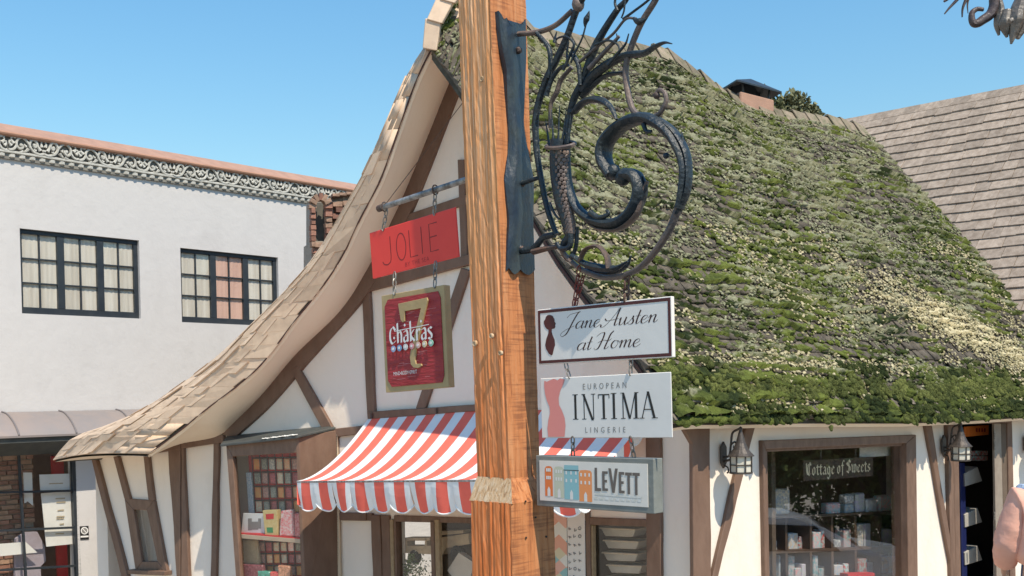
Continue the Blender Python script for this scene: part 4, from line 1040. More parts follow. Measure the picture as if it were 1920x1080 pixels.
pc0 = flr.pix(775, 1088); MB().lathe(Vector((pc0.x, pc0.y, .45)), [(.07, 0), (.10, .17), (.11, .2), (.1, .2), (.05, .17)], n=14).build('pot', M['terracotta'], pot)
upright('tilted_box', flr, [(860, 1036), (890, 1056), (872, 1110), (838, 1070)], .06, .08, mat('pale_lid', (.62, .53, .44), .7, (.57, .48, .4), 8), 'pale square box leaning on its corner in the window beside the post', 'box')
# stacked pans behind the right pane and two printed hangings
for i in range(7):
    y0_ = 990 + i * 23; pl_ = Plane(GP.o - GP.n * (0.2 + .0 * i), GP.h)
    s_ = [1126, 1132, 1130, 1138, 1133, 1140, 1136][i]
    mb = MB(); A_ = [pl_.pix(s_, y0_), pl_.pix(s_ + 66, y0_ + 3), pl_.pix(s_ + 60, y0_ + 17), pl_.pix(s_ + 8, y0_ + 15)]
    mb.prism(A_, -GP.n * .2); rim = MB()
    o = mb.build('bread_pan', mat('pan_pale', (.50, .44, .36), .5, (.44, .38, .31), 6), None, bevel=.006)
    tag(o, ['topmost', 'second', 'third', 'fourth', 'fifth', 'sixth', 'lowest'][i] + ' pale pan of the stack behind the window right of the post' , 'pan', 'stacked pans in the window')
    MB().tube([A_[0] + GP.n * .01, A_[1] + GP.n * .01, A_[1] - GP.n * .21, A_[0] - GP.n * .21, A_[0] + GP.n * .01], .008, 5).build('rim', M['cream_in'], o)
dm, nt, bs = nodes('harlequin_print'); L = nt.links.new
geo = nt.nodes.new('ShaderNodeNewGeometry'); mp = nt.nodes.new('ShaderNodeMapping'); mp.inputs['Rotation'].default_value = (0, math.radians(45), 0); mp.inputs['Scale'].default_value = (11, 11, 11); L(geo.outputs['Position'], mp.inputs[0])
vo = nt.nodes.new('ShaderNodeTexWhiteNoise'); sn = nt.nodes.new('ShaderNodeVectorMath'); sn.operation = 'FLOOR'; 
cm_ = nt.nodes.new('ShaderNodeVectorMath'); cm_.operation = 'MULTIPLY'; cm_.inputs[1].default_value = (1, 0, 1); L(mp.outputs[0], cm_.inputs[0]); L(cm_.outputs[0], sn.inputs[0]); L(sn.outputs[0], vo.inputs['Vector'])
rp = nt.nodes.new('ShaderNodeValToRGB'); rp.color_ramp.interpolation = 'CONSTANT'; e = rp.color_ramp.elements; e[0].color = (.72, .42, .33, 1); e[1].position = .3; e[1].color = (.62, .55, .38, 1)
for p_, c_ in ((.5, (.28, .48, .47, 1)), (.65, (.70, .68, .62, 1)), (.85, (.70, .36, .26, 1))): k_ = e.new(p_); k_.color = c_
L(vo.outputs[0], rp.inputs[0]); L(rp.outputs[0], bs.inputs['Base Color']); bs.inputs['Roughness'].default_value = .8
upright('harlequin_banner', GP, [(1038, 950), (1062, 952), (1064, 1130), (1040, 1130)], .02, .01, dm, 'narrow paper banner of pastel diamonds beside the wooden post', 'banner')
upright('doodle_banner', GP, [(1063, 955), (1096, 957), (1098, 1130), (1065, 1130)], .02, .01, mat('doodle_paper', (.70, .67, .63), .8, (.70, .67, .63), 5), 'white paper banner with small grey doodles under the hanging signs', 'banner')
dd = MB()
for r_ in range(8):
    for c_ in range(3):
        cx, cy = 1068 + c_ * 9.5 + random.uniform(-1, 1), 992 + r_ * 15 + random.uniform(-2, 2); k_ = random.randrange(3)
        pts = [(cx + 2.6 * math.cos(a_), cy + 3.2 * math.sin(a_)) for a_ in ([0, 1.2, 2.4, 3.6, 4.8, 6] if k_ == 0 else [0, 2, 4.2] if k_ == 1 else [0.5, 3.6, 1.8])]
        dd.tube([GP.pix(x, y, .024) for x, y in pts], .004, 4)
tag(dd.build('doodles', M['greyprint'], bpy.data.objects['doodle_banner']), kind='stuff')

# ------------------------------------------------------------------ striped awning
vL, vR = GP.pc(695, 785)[0], GP.pc(1221, 830)[0]
zL, zR0 = GP.pc(695, 783)[1], GP.pc(885, 769)[1]; vM = GP.pc(885, 769)[0]
ztop = lambda v: lerp(zL, zR0, (v - vL) / (vM - vL)) - max(0, vM - v) * .05
PF = 1.04
zF_L = at(551, 900, 12.39).z; zF_R = 2.02
zfr = lambda v: lerp(zF_L, zF_R, (vL - v) / (vL - vR))
aw = thing('striped_awning', GP.pt((vL + vR) / 2, 0, .3), 'red and white striped scalloped awning over the gable shop front', 'awning')
NP_ = 13
def awp(v, q_):
    f_ = 1 - (1 - q_) ** 1.55
    return GP.pt(v, lerp(ztop(v), zfr(v), f_) - .02 * math.sin(math.pi * q_), 0.03 + PF * q_)
can = MB(); val = MB(); pip = []
per = (vL - vR) / NP_
for i in range(NP_):
    v0 = vL - i * per
    for (s0, s1, m_) in ((0, .25, 1), (.25, .75, 0), (.75, 1, 1)):
        for k in range(12):
            can.poly([awp(v0 - s0 * per, k / 12), awp(v0 - s1 * per, k / 12), awp(v0 - s1 * per, (k + 1) / 12), awp(v0 - s0 * per, (k + 1) / 12)], m_)
        n_ = 6
        for k in range(n_):
            sa, sb = lerp(s0, s1, k / n_), lerp(s0, s1, (k + 1) / n_)
            def low(s_): return .25 + .085 * (math.sin(math.pi * s_) ** .6)
            for r_ in range(4):
                def vp(s_, f_):
                    v_ = v0 - s_ * per; wob = .018 * math.sin(v_ * 9 + 1) * f_ + .012 * math.sin(s_ * 6.28 + i * 1.7) * f_
                    return GP.pt(v_, zfr(v_) - low(s_) * f_, .03 + PF + .012 * math.sin(f_ * 3) + wob - .05 * f_)
                val.poly([vp(sa, r_ / 4), vp(sb, r_ / 4), vp(sb, (r_ + 1) / 4), vp(sa, (r_ + 1) / 4)], m_)
            pip.append(vp(sa, 1))
can.build('canopy', [M['aw_red'], M['aw_white']], aw, smooth=True)
val.build('valance', [M['aw_red'], M['aw_white']], aw, smooth=True)
MB().tube(pip + [vp(1, 1)], .009, 5).build('scallop_piping', M['aw_white'], aw)
for (v_, sg) in ((vL, 1), (vR, -1)):
    sd = MB(); ns = 4; pp = []
    for k in range(40):
        q0, q1 = k / 40, (k + 1) / 40; m_ = 0 if int(k / 5) % 2 == 0 else 1
        def lw(q_): return .06 + .20 * q_ + .07 * math.sin(math.pi * ((q_ * ns) % 1)) 
        a_, b_ = awp(v_ + sg * .002, q0), awp(v_ + sg * .002, q1)
        sd.poly([a_, b_, b_ - Vector((0, 0, lw(q1))), a_ - Vector((0, 0, lw(q0)))], 0 if sg > 0 else m_); pp.append(a_ - Vector((0, 0, lw(q0))))
    sd.build('side_skirt', [M['aw_red'], M['aw_white']], aw); MB().tube(pp, .008, 5).build('skirt_piping', M['aw_white'], aw)
for v_ in (vL - .03, (vL + vR) / 2, vR + .03):
    MB().tube([GP.pt(v_, zfr(v_) - .1, 0.02), GP.pt(v_, zfr(v_) - .015, PF)], .012, 6).build('awning_arm', M['galv'], aw)
MB().tube([GP.pt(vL, zfr(vL) - .012, PF + .02), GP.pt(vR, zfr(vR) - .012, PF + .02)], .014, 6).build('front_bar', M['galv'], aw)
bk = MB()
for v_ in (vL - .1, vL - 1.2, vL - 2.4): bk.box(GP.pt(v_, ztop(v_) + .02, .05), GP.h * .012, GP.n * .03, (0, 0, .03))
bk.build('bracket_tabs', M['rust'], aw)

# ------------------------------------------------------------------ wall lanterns
def make_lantern(lab):
    t = thing('wall_lantern', (0, 0, 0), lab, 'wall lantern', 'lanterns on the side wall')
    n = RP.n; h = RP.h; zz = Vector((0, 0, 1)); ax = n * .23
    pl = MB(); pl.prism([h * (.055 * math.cos(a_)) * .9 + zz * (.135 * math.sin(a_)) for a_ in (math.pi / 2, .6, -.6, -math.pi / 2, -math.pi + .6, math.pi - .6)], n * .03)
    pl.build('wall_plate', M['lantern'], t, bevel=.008)
    MB().tube(catmull([n * .03 + zz * -.02, n * .09 + zz * .0, n * .11 + zz * .1, n * .13 + zz * .21, n * .19 + zz * .245, ax + zz * .26], 6), .011, 7).build('upper_arm', M['lantern'], t, smooth=True)
    MB().tube(catmull([n * .11 + zz * .1, n * .16 + zz * .13, n * .175 + zz * .09, n * .145 + zz * .07, n * .14 + zz * .095], 5), [.01 - .00025 * i for i in range(21)], 6).build('scroll', M['lantern'], t, smooth=True)
    MB().tube(catmull([n * .03 + zz * -.06, n * .1 + zz * -.04, n * .14 + zz * .0, ax * .85 + zz * .01], 5), .012, 7).build('lower_arm', M['lantern'], t, smooth=True)
    MB().tube(catmull([n * .03 + zz * -.1, n * .07 + zz * -.12, n * .075 + zz * -.16, n * .06 + zz * -.17], 5), .008, 6).build('drop_scroll', M['lantern'], t, smooth=True)
    MB().lathe(ax, [(.125, -.005), (.128, .0), (.105, .022), (.075, .06), (.048, .12), (.028, .19), (.014, .24), (.018, .25), (.018, .262), (.006, .275)], n=16).build('cone_hood', M['lantern'], t)
    MB().lathe(ax, [(.10, -.17), (.112, -.165), (.112, -.155), (.10, -.15)], n=16).build('bottom_ring', M['lantern'], t)
    cg = MB()
    for i in range(8):
        a_ = math.pi / 4 * i + .2; d_ = Vector((math.cos(a_), math.sin(a_), 0)) * .106
        cg.bar(ax + d_ + zz * -.165, ax + d_ + zz * .005, d_.normalized() * .005, d_.cross(zz).normalized() * .006)
    for zc in (-.085,):
        for i in range(8):
            a_, b_ = math.pi / 4 * i + .2, math.pi / 4 * (i + 1) + .2
            cg.tube([ax + Vector((math.cos(a_), math.sin(a_), 0)) * .108 + zz * zc, ax + Vector((math.cos(b_), math.sin(b_), 0)) * .108 + zz * zc], .006, 5)
    cg.build('cage', M['lantern'], t)
    for i in range(8):
        a_, b_ = math.pi / 4 * i + .2, math.pi / 4 * (i + 1) + .2; A_, B_ = Vector((math.cos(a_), math.sin(a_), 0)) * .101, Vector((math.cos(b_), math.sin(b_), 0)) * .101
        MB().prism([ax + A_ + zz * -.15, ax + B_ + zz * -.15, ax + B_ + zz * -.002, ax + A_ + zz * -.002], -(A_ + B_).normalized() * .004).build('pane', M['lanternglass'], t)
    return t
lan = make_lantern('bronze cone topped wall lantern on the diagonal brace left of the shop window')
ORG[lan.name] = Vector((0, 0, 0))
def copy_thing(t, loc, lab):
    c = t.copy(); COL.objects.link(c); c.location = loc; c['label'] = lab
    for ch_ in t.children:
        k = ch_.copy(); COL.objects.link(k); k.parent = c
    return c
lan.location = RP.pix(1354, 853, .02)
lan.scale = (.95, .95, .95)
copy_thing(lan, RP.pix(1767, 836, .02), 'bronze cone topped wall lantern hanging in front of the open doorway')
copy_thing(lan, RP.pix(1921, 832, .02), 'bronze wall lantern cut off by the right edge beyond the doorway')
# ------------------------------------------------------------------ the wooden post
def px_line(y, p0, p1): return lerp(p0[0], p1[0], (y - p0[1]) / (p1[1] - p0[1]))
YK, YL, YR = 4.20, 4.335, 4.34
def post_corners(y):
    K = at(px_line(y, (921, 0), (958, 890)), y, YK); L = at(px_line(y, (858, 0), (894, 890)), y, YL); R = at(px_line(y, (988, 0), (1014, 890)), y, YR)
    z = K.z; L.z = z; R.z = z
    return K, L, R, L + R - K
post = thing('wooden_post', Vector((at(935, 740, 4.3).x, 4.3, zg(0, 4.3))), 'weathered square timber sign post with a thicker chamfered base', 'post')
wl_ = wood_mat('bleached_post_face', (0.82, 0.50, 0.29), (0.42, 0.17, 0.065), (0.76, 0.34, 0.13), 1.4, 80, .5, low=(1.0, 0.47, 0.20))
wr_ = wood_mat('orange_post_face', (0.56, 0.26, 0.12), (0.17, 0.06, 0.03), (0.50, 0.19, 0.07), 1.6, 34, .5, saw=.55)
wc_ = wood_mat('pale_chamfer', (0.62, 0.48, 0.33), (0.3, 0.17, 0.09), (0.55, 0.36, 0.2), 5, 60, .8)
def post_shaft(name, corner_fn, ys, seed, groove=.003, extra=0.0):
    r = np.random.default_rng(seed); nf = 22; mb = MB(); rows = []
    gro = [np.clip(r.normal(0, 1, nf + 1), -2, 1) for _ in range(4)]; gro2 = [np.clip(r.normal(0, 1, nf + 1), -2, 1) for _ in range(4)]
    for yi, y in enumerate(ys):
        K, L, R, F = corner_fn(y); C = [L, K, R, F]; ctr = (K + F) / 2; row = []
        t_ = .5 + .5 * math.sin(yi * .13 + seed)
        for f_ in range(4):
            A, B = C[f_], C[(f_ + 1) % 4]; nrm = Vector(((B - A).y, -(B - A).x, 0)).normalized()
            if nrm.dot(A - ctr) < 0: nrm = -nrm
            for k in range(nf):
                s_ = k / nf; g = (gro[f_][k] * t_ + gro2[f_][k] * (1 - t_)) * groove * (1.0 if f_ in (0, 3) else .4)
                ed = .010 * max(0, 1 - min(s_, 1 - s_) / .06)
                row.append(A.lerp(B, s_) + nrm * (g - ed * .6) + Vector((r.normal(0, .0006), r.normal(0, .0006), 0)))
        rows.append(row + [row[0]])
    for i in range(len(rows) - 1):
        k0 = len(mb.v)
        n = len(rows[0])
    mb.sheet(rows); mb.m = []
    for i in range(len(rows) - 1):
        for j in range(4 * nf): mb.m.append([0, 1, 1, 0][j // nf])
    mb.poly(rows[0][:-1], 0); mb.poly(rows[-1][:-1][::-1], 0)
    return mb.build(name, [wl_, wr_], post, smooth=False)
post_shaft('shaft', post_corners, [-330 + i * 15.4 for i in range(81)], 3)
def base_corners(y):
    K = at(px_line(y, (960, 940), (963, 1080)), y, 4.15); L = at(px_line(y, (880, 940), (884, 1080)), y, 4.315); R = at(px_line(y, (1040, 940), (1044, 1080)), y, 4.33)
    L.z = R.z = K.z; return K, L, R, L + R - K
post_shaft('base_block', base_corners, [944 + i * 20 for i in range(50)], 9, .003)
chf = MB(); up_, lo_ = post_corners(897), base_corners(945)
order_ = [1, 0, 2, 3]; U = [up_[i] for i in order_]; D = [lo_[i] for i in order_]
for i in range(4): chf.poly([U[i], U[(i + 1) % 4], D[(i + 1) % 4], D[i]], 0 if i != 1 else 1)
chf.build('chamfer', [wc_, wr_], post)
PRF = Plane(post_corners(400)[0], (post_corners(400)[2] - post_corners(400)[0])); 
if PRF.n.y > 0: PRF.n = -PRF.n
PLF = Plane(post_corners(400)[0], (post_corners(400)[1] - post_corners(400)[0]))
for (x, y, r_) in ((904, 148, 6), (890, 644, 6), (921, 630, 5), (938, 662, 5)):
    c = PLF.pix(x, y, .002 + .004); MB().lathe(c, [(r_ / 490, -.006), (r_ / 500, .002), (r_ / 700, .004), (r_ / 1400, .001)], PLF.n, 10).build('knot', wc_, post, smooth=True)
BRF = Plane(base_corners(1000)[0], base_corners(1000)[2] - base_corners(1000)[0])
for (x, y) in ((985, 940), (1023, 942), (986, 1008), (1024, 1006), (1004, 970)):
    MB().lathe(BRF.pix(x, y, .002), [(.004, 0), (.004, .003), (.001, .004)], BRF.n, 8).build('nail', M['black'], post)

# ------------------------------------------------------------------ wrought iron bracket
dS = Vector((0.731, -0.682, 0)).normalized()
Mc = (post_corners(300)[0] + post_corners(300)[2]) / 2
SPL = Plane(Mc, dS); 
brk = thing('iron_bracket', Vector((Mc.x, Mc.y, 3.0)), 'ornate blue black wrought iron bracket with scrolls, stems and a scaly fish', 'bracket')
LE = [(935, 20), (940, 78), (950, 130), (952, 207), (954, 259), (952, 290), (946, 337), (949, 363), (955, 415), (949, 508)]
RE = [(986, 36), (987, 104), (984, 181), (982, 233), (986, 262), (992, 290), (1001, 337), (1001, 363), (1000, 415), (1003, 510)]
rows = []
for i in range(41):
    t_ = i / 40; ya = lerp(20, 508, t_)
    xa = interp([p[1] for p in LE], [p[0] for p in LE], ya); yb2 = lerp(36, 510, t_); xb = interp([p[1] for p in RE], [p[0] for p in RE], yb2)
    row = []
    for k in range(11):
        s_ = k / 10; y_ = lerp(ya, yb2, s_)
        if i == 0: y_ += [0, 6, 16, 10, 22, 26, 20, 14, 22, 8, 0][k] * .8
        if i == 40: y_ += [0, -6, 2, 6, 3, -4, 2, 5, 6, 2, -4][k]
        row.append(PRF.pix(lerp(xa, xb, s_), y_, .006 + .020 * math.sin(math.pi * s_) + .006 * math.sin(t_ * 9 + s_ * 4)))
    rows.append(row)
pb_ = MB(); pb_.sheet(rows); pb_.sheet([[p - PRF.n * .02 for p in r_] for r_ in rows]); edge = [r_[0] for r_ in rows]; pb_.sheet([edge, [p - PRF.n * .02 for p in edge]]); edge = [r_[-1] for r_ in rows]; pb_.sheet([edge, [p - PRF.n * .02 for p in edge]])
plate = pb_.build('back_plate', M['iron2'], brk, smooth=True)
for (x, y) in ((970, 95), (976, 345), (976, 468)):
    MB().lathe(PRF.pix(x, y, .018), [(.014, 0), (.014, .012), (.008, .018), (.002, .02)], PRF.n, 6).build('bolt', M['rust'], plate)
def pr(r_, p): return r_ / FPX * p.y
def iron(name, pts, r0, r1=None, lat=0.0, lat1=None, m='iron', wide=1.0, n=9, seg=7, mid=None):
    """forged bar along pixel points in the bracket plane; radii in pixels; lat = sideways offset in metres"""
    r1 = r0 if r1 is None else r1; lat1 = lat if lat1 is None else lat1; K = len(pts)
    P = catmull([SPL.pix(x, y, lerp(lat, lat1, i / (K - 1))) for i, (x, y) in enumerate(pts)], seg); NN = len(P); R = []
    for i, p in enumerate(P):
        t_ = i / (NN - 1); r_ = lerp(r0, r1, t_)
        if mid: r_ = lerp(r0, mid, t_ * 2) if t_ < .5 else lerp(mid, r1, t_ * 2 - 1)
        R.append((pr(r_ * wide, p), pr(r_, p)))
    return MB().tube(P, R, n, flat=SPL.n).build(name, M[m], brk, smooth=True)
iron('main_scroll', [(1150, 330), (1133, 300), (1137, 266), (1168, 234), (1209, 222), (1247, 241), (1272, 275), (1284, 315), (1281, 356), (1274, 391)], 12, 7, mid=11, wide=1.9, n=12)
iron('scroll_leaf', [(1128, 300), (1131, 262), (1165, 227), (1210, 214), (1256, 237), (1284, 276), (1292, 318), (1288, 362), (1270, 402)], 2, 3, wide=3.2, mid=4)
iron('scroll_tail', [(1274, 385), (1254, 433), (1219, 483), (1184, 511), (1138, 521), (1093, 507), (1064, 483), (1049, 463)], 7, 4, m='bare_iron', wide=1.3)
iron('inner_volute', [(1064, 250), (1063, 303), (1068, 356), (1086, 395), (1121, 416), (1156, 418), (1184, 398), (1200, 362), (1192, 332), (1172, 328)], 4, 13, wide=1.7, mid=10, n=12)
iron('volute_lip', [(1086, 402), (1118, 428), (1160, 430), (1194, 402), (1208, 356), (1214, 340)], 2, 2, mid=4, wide=2.6, m='bare_iron')
for (x, y, r_) in ((1150, 322, 14), (1168, 334, 15), (1249, 292, 6)):
    c = SPL.pix(x, y, .01); MB().ball(c, pr(r_, c), n=14).build('ball_end', M['iron'], brk, smooth=True)
iron('thorn', [(1277, 284), (1281, 268), (1278, 248)], 5, 1, wide=1.5); iron('thorn', [(1204, 366), (1212, 350), (1205, 330)], 4, 1, wide=1.5); iron('curled_leaf', [(1106, 398), (1122, 408), (1140, 402), (1137, 394)], 6, 3, lat=.02)
iron('curled_leaf', [(1206, 232), (1212, 246), (1222, 246)], 5, 3, lat=.02)
iron('left_stem', [(1043, 440), (1026, 391), (1012, 321), (1005, 268), (1006, 210), (1024, 151), (1044, 111), (1064, 67), (1080, 22), (1098, -14), (1120, -60)], 5, 6, mid=7)
iron('top_arm', [(972, 64), (1009, 60), (1042, 47), (1073, 20)], 5, 5, m='bare_iron')
iron('branch', [(1006, 61), (1028, 89), (1032, 122), (1028, 146)], 4, 5, lat=.01)
iron('middle_stem', [(1063, 255), (1066, 232), (1075, 189), (1093, 151), (1113, 95), (1131, 60), (1158, 18), (1175, -2), (1200, -50)], 6, 4, mid=8, m='iron')
iron('right_stem', [(1246, -40), (1229, 0), (1202, 44), (1182, 93), (1173, 133), (1178, 178), (1187, 207), (1203, 221)], 6, 6, m='bare_iron', lat=.01)
iron('small_curl', [(1198, 218), (1229, 218), (1247, 196), (1247, 176), (1236, 169), (1229, 178)], 5, 4, m='bare_iron')
c = SPL.pix(1231, 179, .0); MB().ball(c, pr(7, c), n=10).build('ball_end', M['rust'], brk, smooth=True)
iron('leaf_stem', [(1093, 170), (1113, 142), (1144, 118), (1176, 104), (1207, 100), (1229, 87), (1246, 80), (1260, 82)], 9, 1, mid=7, wide=1.4, lat=-.01, lat1=.03)
iron('leaf_stem', [(1090, 180), (1111, 160), (1136, 142), (1171, 136)], 7, 3, lat=-.02, wide=1.3)
iron('curling_leaf', [(1076, 211), (1096, 191), (1122, 187), (1144, 200), (1156, 224)], 5, 2, mid=7, lat=.0, lat1=.04, wide=1.6)
iron('bud_stem', [(1070, 118), (1078, 99), (1091, 73), (1098, 49)], 2.2, 1.6, lat=.03)
iron('flower_bud', [(1097, 50), (1098, 41), (1102, 30), (1105, 20)], 2, .6, lat=.03, mid=6)
iron('twig', [(1087, 116), (1113, 93), (1149, 64), (1173, 36), (1193, 35)], 3, 2.4, lat=.02, m='bare_iron')
iron('flower_bud', [(1188, 34), (1195, 40), (1204, 40), (1214, 34)], 3, 1, mid=7, lat=.02)
iron('twig', [(1168, 36), (1190, 20), (1216, 0), (1240, -24)], 2.6, 2.2, lat=.02)
iron('twig', [(1116, 84), (1140, 76), (1158, 84), (1163, 101)], 2.4, 1.6, lat=.03)
iron('twig', [(1104, 129), (1131, 100), (1150, 80), (1161, 68)], 5, 3, lat=.02, m='bare_iron'); iron('twig', [(1150, 82), (1157, 74), (1156, 63)], 3, 1, lat=.02)
iron('twig', [(1140, 122), (1160, 98), (1173, 82), (1179, 63)], 4, 1.2, lat=.04)
iron('twig', [(1056, 132), (1069, 102), (1076, 82), (1062, 69), (1047, 71), (1040, 78)], 3, 1.6, lat=.03); iron('flower_bud', [(1040, 80), (1041, 70), (1044, 59)], 4, .8, lat=.03)
iron('twig', [(1072, 126), (1052, 150), (1044, 173), (1033, 196), (1031, 240)], 4, 3, lat=-.02, mid=5, m='bare_iron')
iron('twig', [(1072, 100), (1082, 116), (1086, 132), (1088, 160)], 5, 4, lat=.02); iron('twig', [(1066, 78), (1063, 100), (1064, 124)], 2, 2, lat=.02)
iron('branch', [(1024, 180), (1034, 150), (1050, 128), (1066, 122)], 5, 3, lat=.015)
iron('twig', [(1158, 20), (1153, 5), (1158, -20)], 3, 2, lat=.02); iron('twig', [(1172, 0), (1170, 20), (1165, 34)], 2, 1.5, lat=.03)
c = SPL.pix(1084, 8, .0); MB().ball(c, pr(12, c), pr(10, c), pr(15, c), n=12).build('knop', M['bare_iron'], brk, smooth=True)
for (x, y, dx, dy) in ((1038, 236, -4, -30), (1046, 240, 3, -42), (1054, 236, 8, -34), (1064, 238, 6, -24), (1030, 246, -7, -22)):
    iron('sprig', [(x, y + 30), (x + dx * .4, y + 8), (x + dx, y + dy)], 3, .8, lat=random.uniform(-.02, .03))
fish = iron('fish_body', [(1049, 262), (1047, 290), (1048, 328), (1055, 374), (1064, 412), (1069, 440), (1056, 460)], 17, 7, mid=16, wide=1.0, n=14, m='iron')
sc_ = MB(); fp_ = catmull([(1049, 286, 0), (1048, 328, 0), (1055, 374, 0), (1064, 412, 0), (1068, 436, 0)], 12)
for i, p in enumerate(fp_[::2]):
    r_ = lerp(17, 10, i / (len(fp_) / 2))
    for k in range(-2, 3):
        a_ = k * .62 + (.31 if i % 2 else 0); c = SPL.pix(p.x + math.sin(a_) * r_ * .98, p.y, pr(r_, SPL.pix(p.x, p.y)) * math.cos(a_) * 1.0)
        rot = (SPL.n * math.cos(a_) + SPL.h * math.sin(a_)).to_track_quat('Z', 'Y').to_matrix()
        sc_.ball(c, .0095, .0095, .0045, n=6, rot=rot)
tag(sc_.build('scales', M['bare_iron'], fish, smooth=True), kind='stuff')
cl_ = [];
for k in range(17):
    a_ = 2 * math.pi * k / 16; cl_.append(SPL.pix(1051 + 27 * math.cos(a_), 272 - 3 * math.cos(a_) + 5 * math.sin(a_), .045 * math.sin(a_)))
MB().tube(cl_, .008, 6).build('collar', M['bare_iron'], brk, smooth=True)
iron('lower_hook', [(972, 462), (980, 470), (1001, 465), (1019, 446), (1040, 440)], 7, 6); iron('wedge', [(1000, 472), (1026, 466), (1050, 462)], 6, 4, m='rust', wide=1.4)
iron('stay_bar', [(955, 348), (980, 343), (1008, 334)], 5, 4)
iron('bottom_curl', [(1086, 492), (1098, 468), (1121, 462), (1137, 480), (1142, 504)], 3, 4, m='rust', lat=.03, wide=2.2)
iron('bottom_leaf', [(1072, 479), (1103, 497), (1149, 504), (1177, 490)], 4, 1.5, mid=8, lat=.02, wide=1.6); iron('bottom_leaf', [(1100, 506), (1140, 513), (1172, 500), (1184, 480)], 3, 1.2, mid=6, lat=-.03, wide=1.6)
iron('tail_spine', [(1082, 426), (1080, 462), (1070, 485)], 4, 4); iron('tail_curl', [(1070, 438), (1068, 462), (1052, 466), (1044, 456)], 6, 4, lat=.02)
iron('spur', [(1030, 380), (1042, 404), (1054, 414)], 3, 1.5, lat=.02); iron('spur', [(1052, 466), (1062, 484), (1072, 488)], 5, 5, m='rust')

# ------------------------------------------------------------------ chains, sign boards and lettering
def chain(par, pa, pb, n=4, r_=.011, w_=.0028, m='chain'):
    pa, pb = Vector(pa), Vector(pb); d = (pb - pa); L_ = d.length / n; d.normalize(); s1 = d.orthogonal().normalized(); s2 = d.cross(s1)
    for i in range(n):
        c = pa + d * (L_ * (i + .5)); sd = s1 if i % 2 else s2; pts = []
        for k in range(13):
            a_ = 2 * math.pi * k / 12; pts.append(c + d * (math.cos(a_) * L_ * .66) + sd * (math.sin(a_) * r_ * .7))
        MB().tube(pts, w_, 5).build('chain_link', M[m], par, smooth=True)
class Sign:
    def __init__(s, name, pl, TL, TR, BR, BL, th, m, lab, cat='sign', off=0.0):
        a, b, c, d = [pl.pix(*p, off) for p in (TL, TR, BR, BL)]
        s.ex = ((b - a) + (c - d)) / 2; s.W = s.ex.length; s.ex.normalize(); s.n = pl.n.copy()
        ey = ((a - d) + (b - c)) / 2; s.H = ey.length; s.ey = s.n.cross(s.ex)
        if s.ey.dot(ey) < 0: s.ey = -s.ey
        s.c = (a + b + c + d) / 4; s.o = s.c - s.ex * s.W / 2 - s.ey * s.H / 2
        s.t = thing(name, s.o + s.ex * s.W / 2, lab, cat)
        s.body = MB().prism([s.P(0, 0), s.P(s.W, 0), s.P(s.W, s.H), s.P(0, s.H)], -s.n * th).build('panel', M[m], s.t, bevel=.002)
        s.k = 0
    def P(s, x, y, off=0.0): return s.o + s.ex * x + s.ey * y + s.n * off
    def Q(s, pts): return [(p[0] * s.W, p[1] * s.H) for p in pts]
    def lay(s):
        s.k += 1; return .0004 + s.k * .000003
    def poly(s, mb, pts, off=None): mb.poly([s.P(x, y, off or s.lay()) for x, y in pts])
    def slab(s, mb, pts, th=.0025, off=0.0): mb.prism([s.P(x, y, off) for x, y in pts], s.n * th)
    def stroke(s, mb, pts, wfun, off=None, n=6, smooth=True):
        """pen stroke: wfun(direction) gives the half-width vector; points in metres on the board"""
        P = catmull([Vector((p[0], p[1], 0)) for p in pts], n) if smooth and len(pts) > 2 else [Vector((p[0], p[1], 0)) for p in pts]
        o_ = off or s.lay(); N_ = len(P); L_, R_ = [], []
        for i in range(N_):
            d = (P[min(i + 1, N_ - 1)] - P[max(i - 1, 0)]).normalized(); w_ = wfun(d); L_.append(P[i] + w_); R_.append(P[i] - w_)
        for i in range(N_ - 1): mb.poly([s.P(L_[i].x, L_[i].y, o_), s.P(L_[i + 1].x, L_[i + 1].y, o_), s.P(R_[i + 1].x, R_[i + 1].y, o_), s.P(R_[i].x, R_[i].y, o_)])
def mono(w_): return lambda d: Vector((-d.y, d.x, 0)) * w_
def copper(w0_, w1_): return lambda d: Vector((-d.y, d.x, 0)) * (w0_ + (w1_ - w0_) * max(0, -d.y) ** 1.3)
def nib(w_, ang, mn=.12):
    v = Vector((math.cos(ang), math.sin(ang), 0)) * w_
    return lambda d: v + Vector((-d.y, d.x, 0)) * (w_ * mn) * (1 if Vector((-d.y, d.x, 0)).dot(v) > 0 else -1)
def glyph_text(sg, mb, text, G, x, y, s_, wf, slant=0.0, smooth=True, space=.45, track=0.0, sx=1.0):
    for ch_ in text:
        if ch_ == ' ': x += space * s_ * sx; continue
        st, adv = G[ch_]
        for p in st: sg.stroke(mb, [(x + (q[0] * sx + q[1] * slant) * s_, y + q[1] * s_) for q in p], wf, smooth=smooth)
        x += (adv + track) * s_ * sx
    return x
def glyph_w(text, G, s_, space=.45, track=0.0): return sum(space if c == ' ' else G[c][1] + track for c in text) * s_
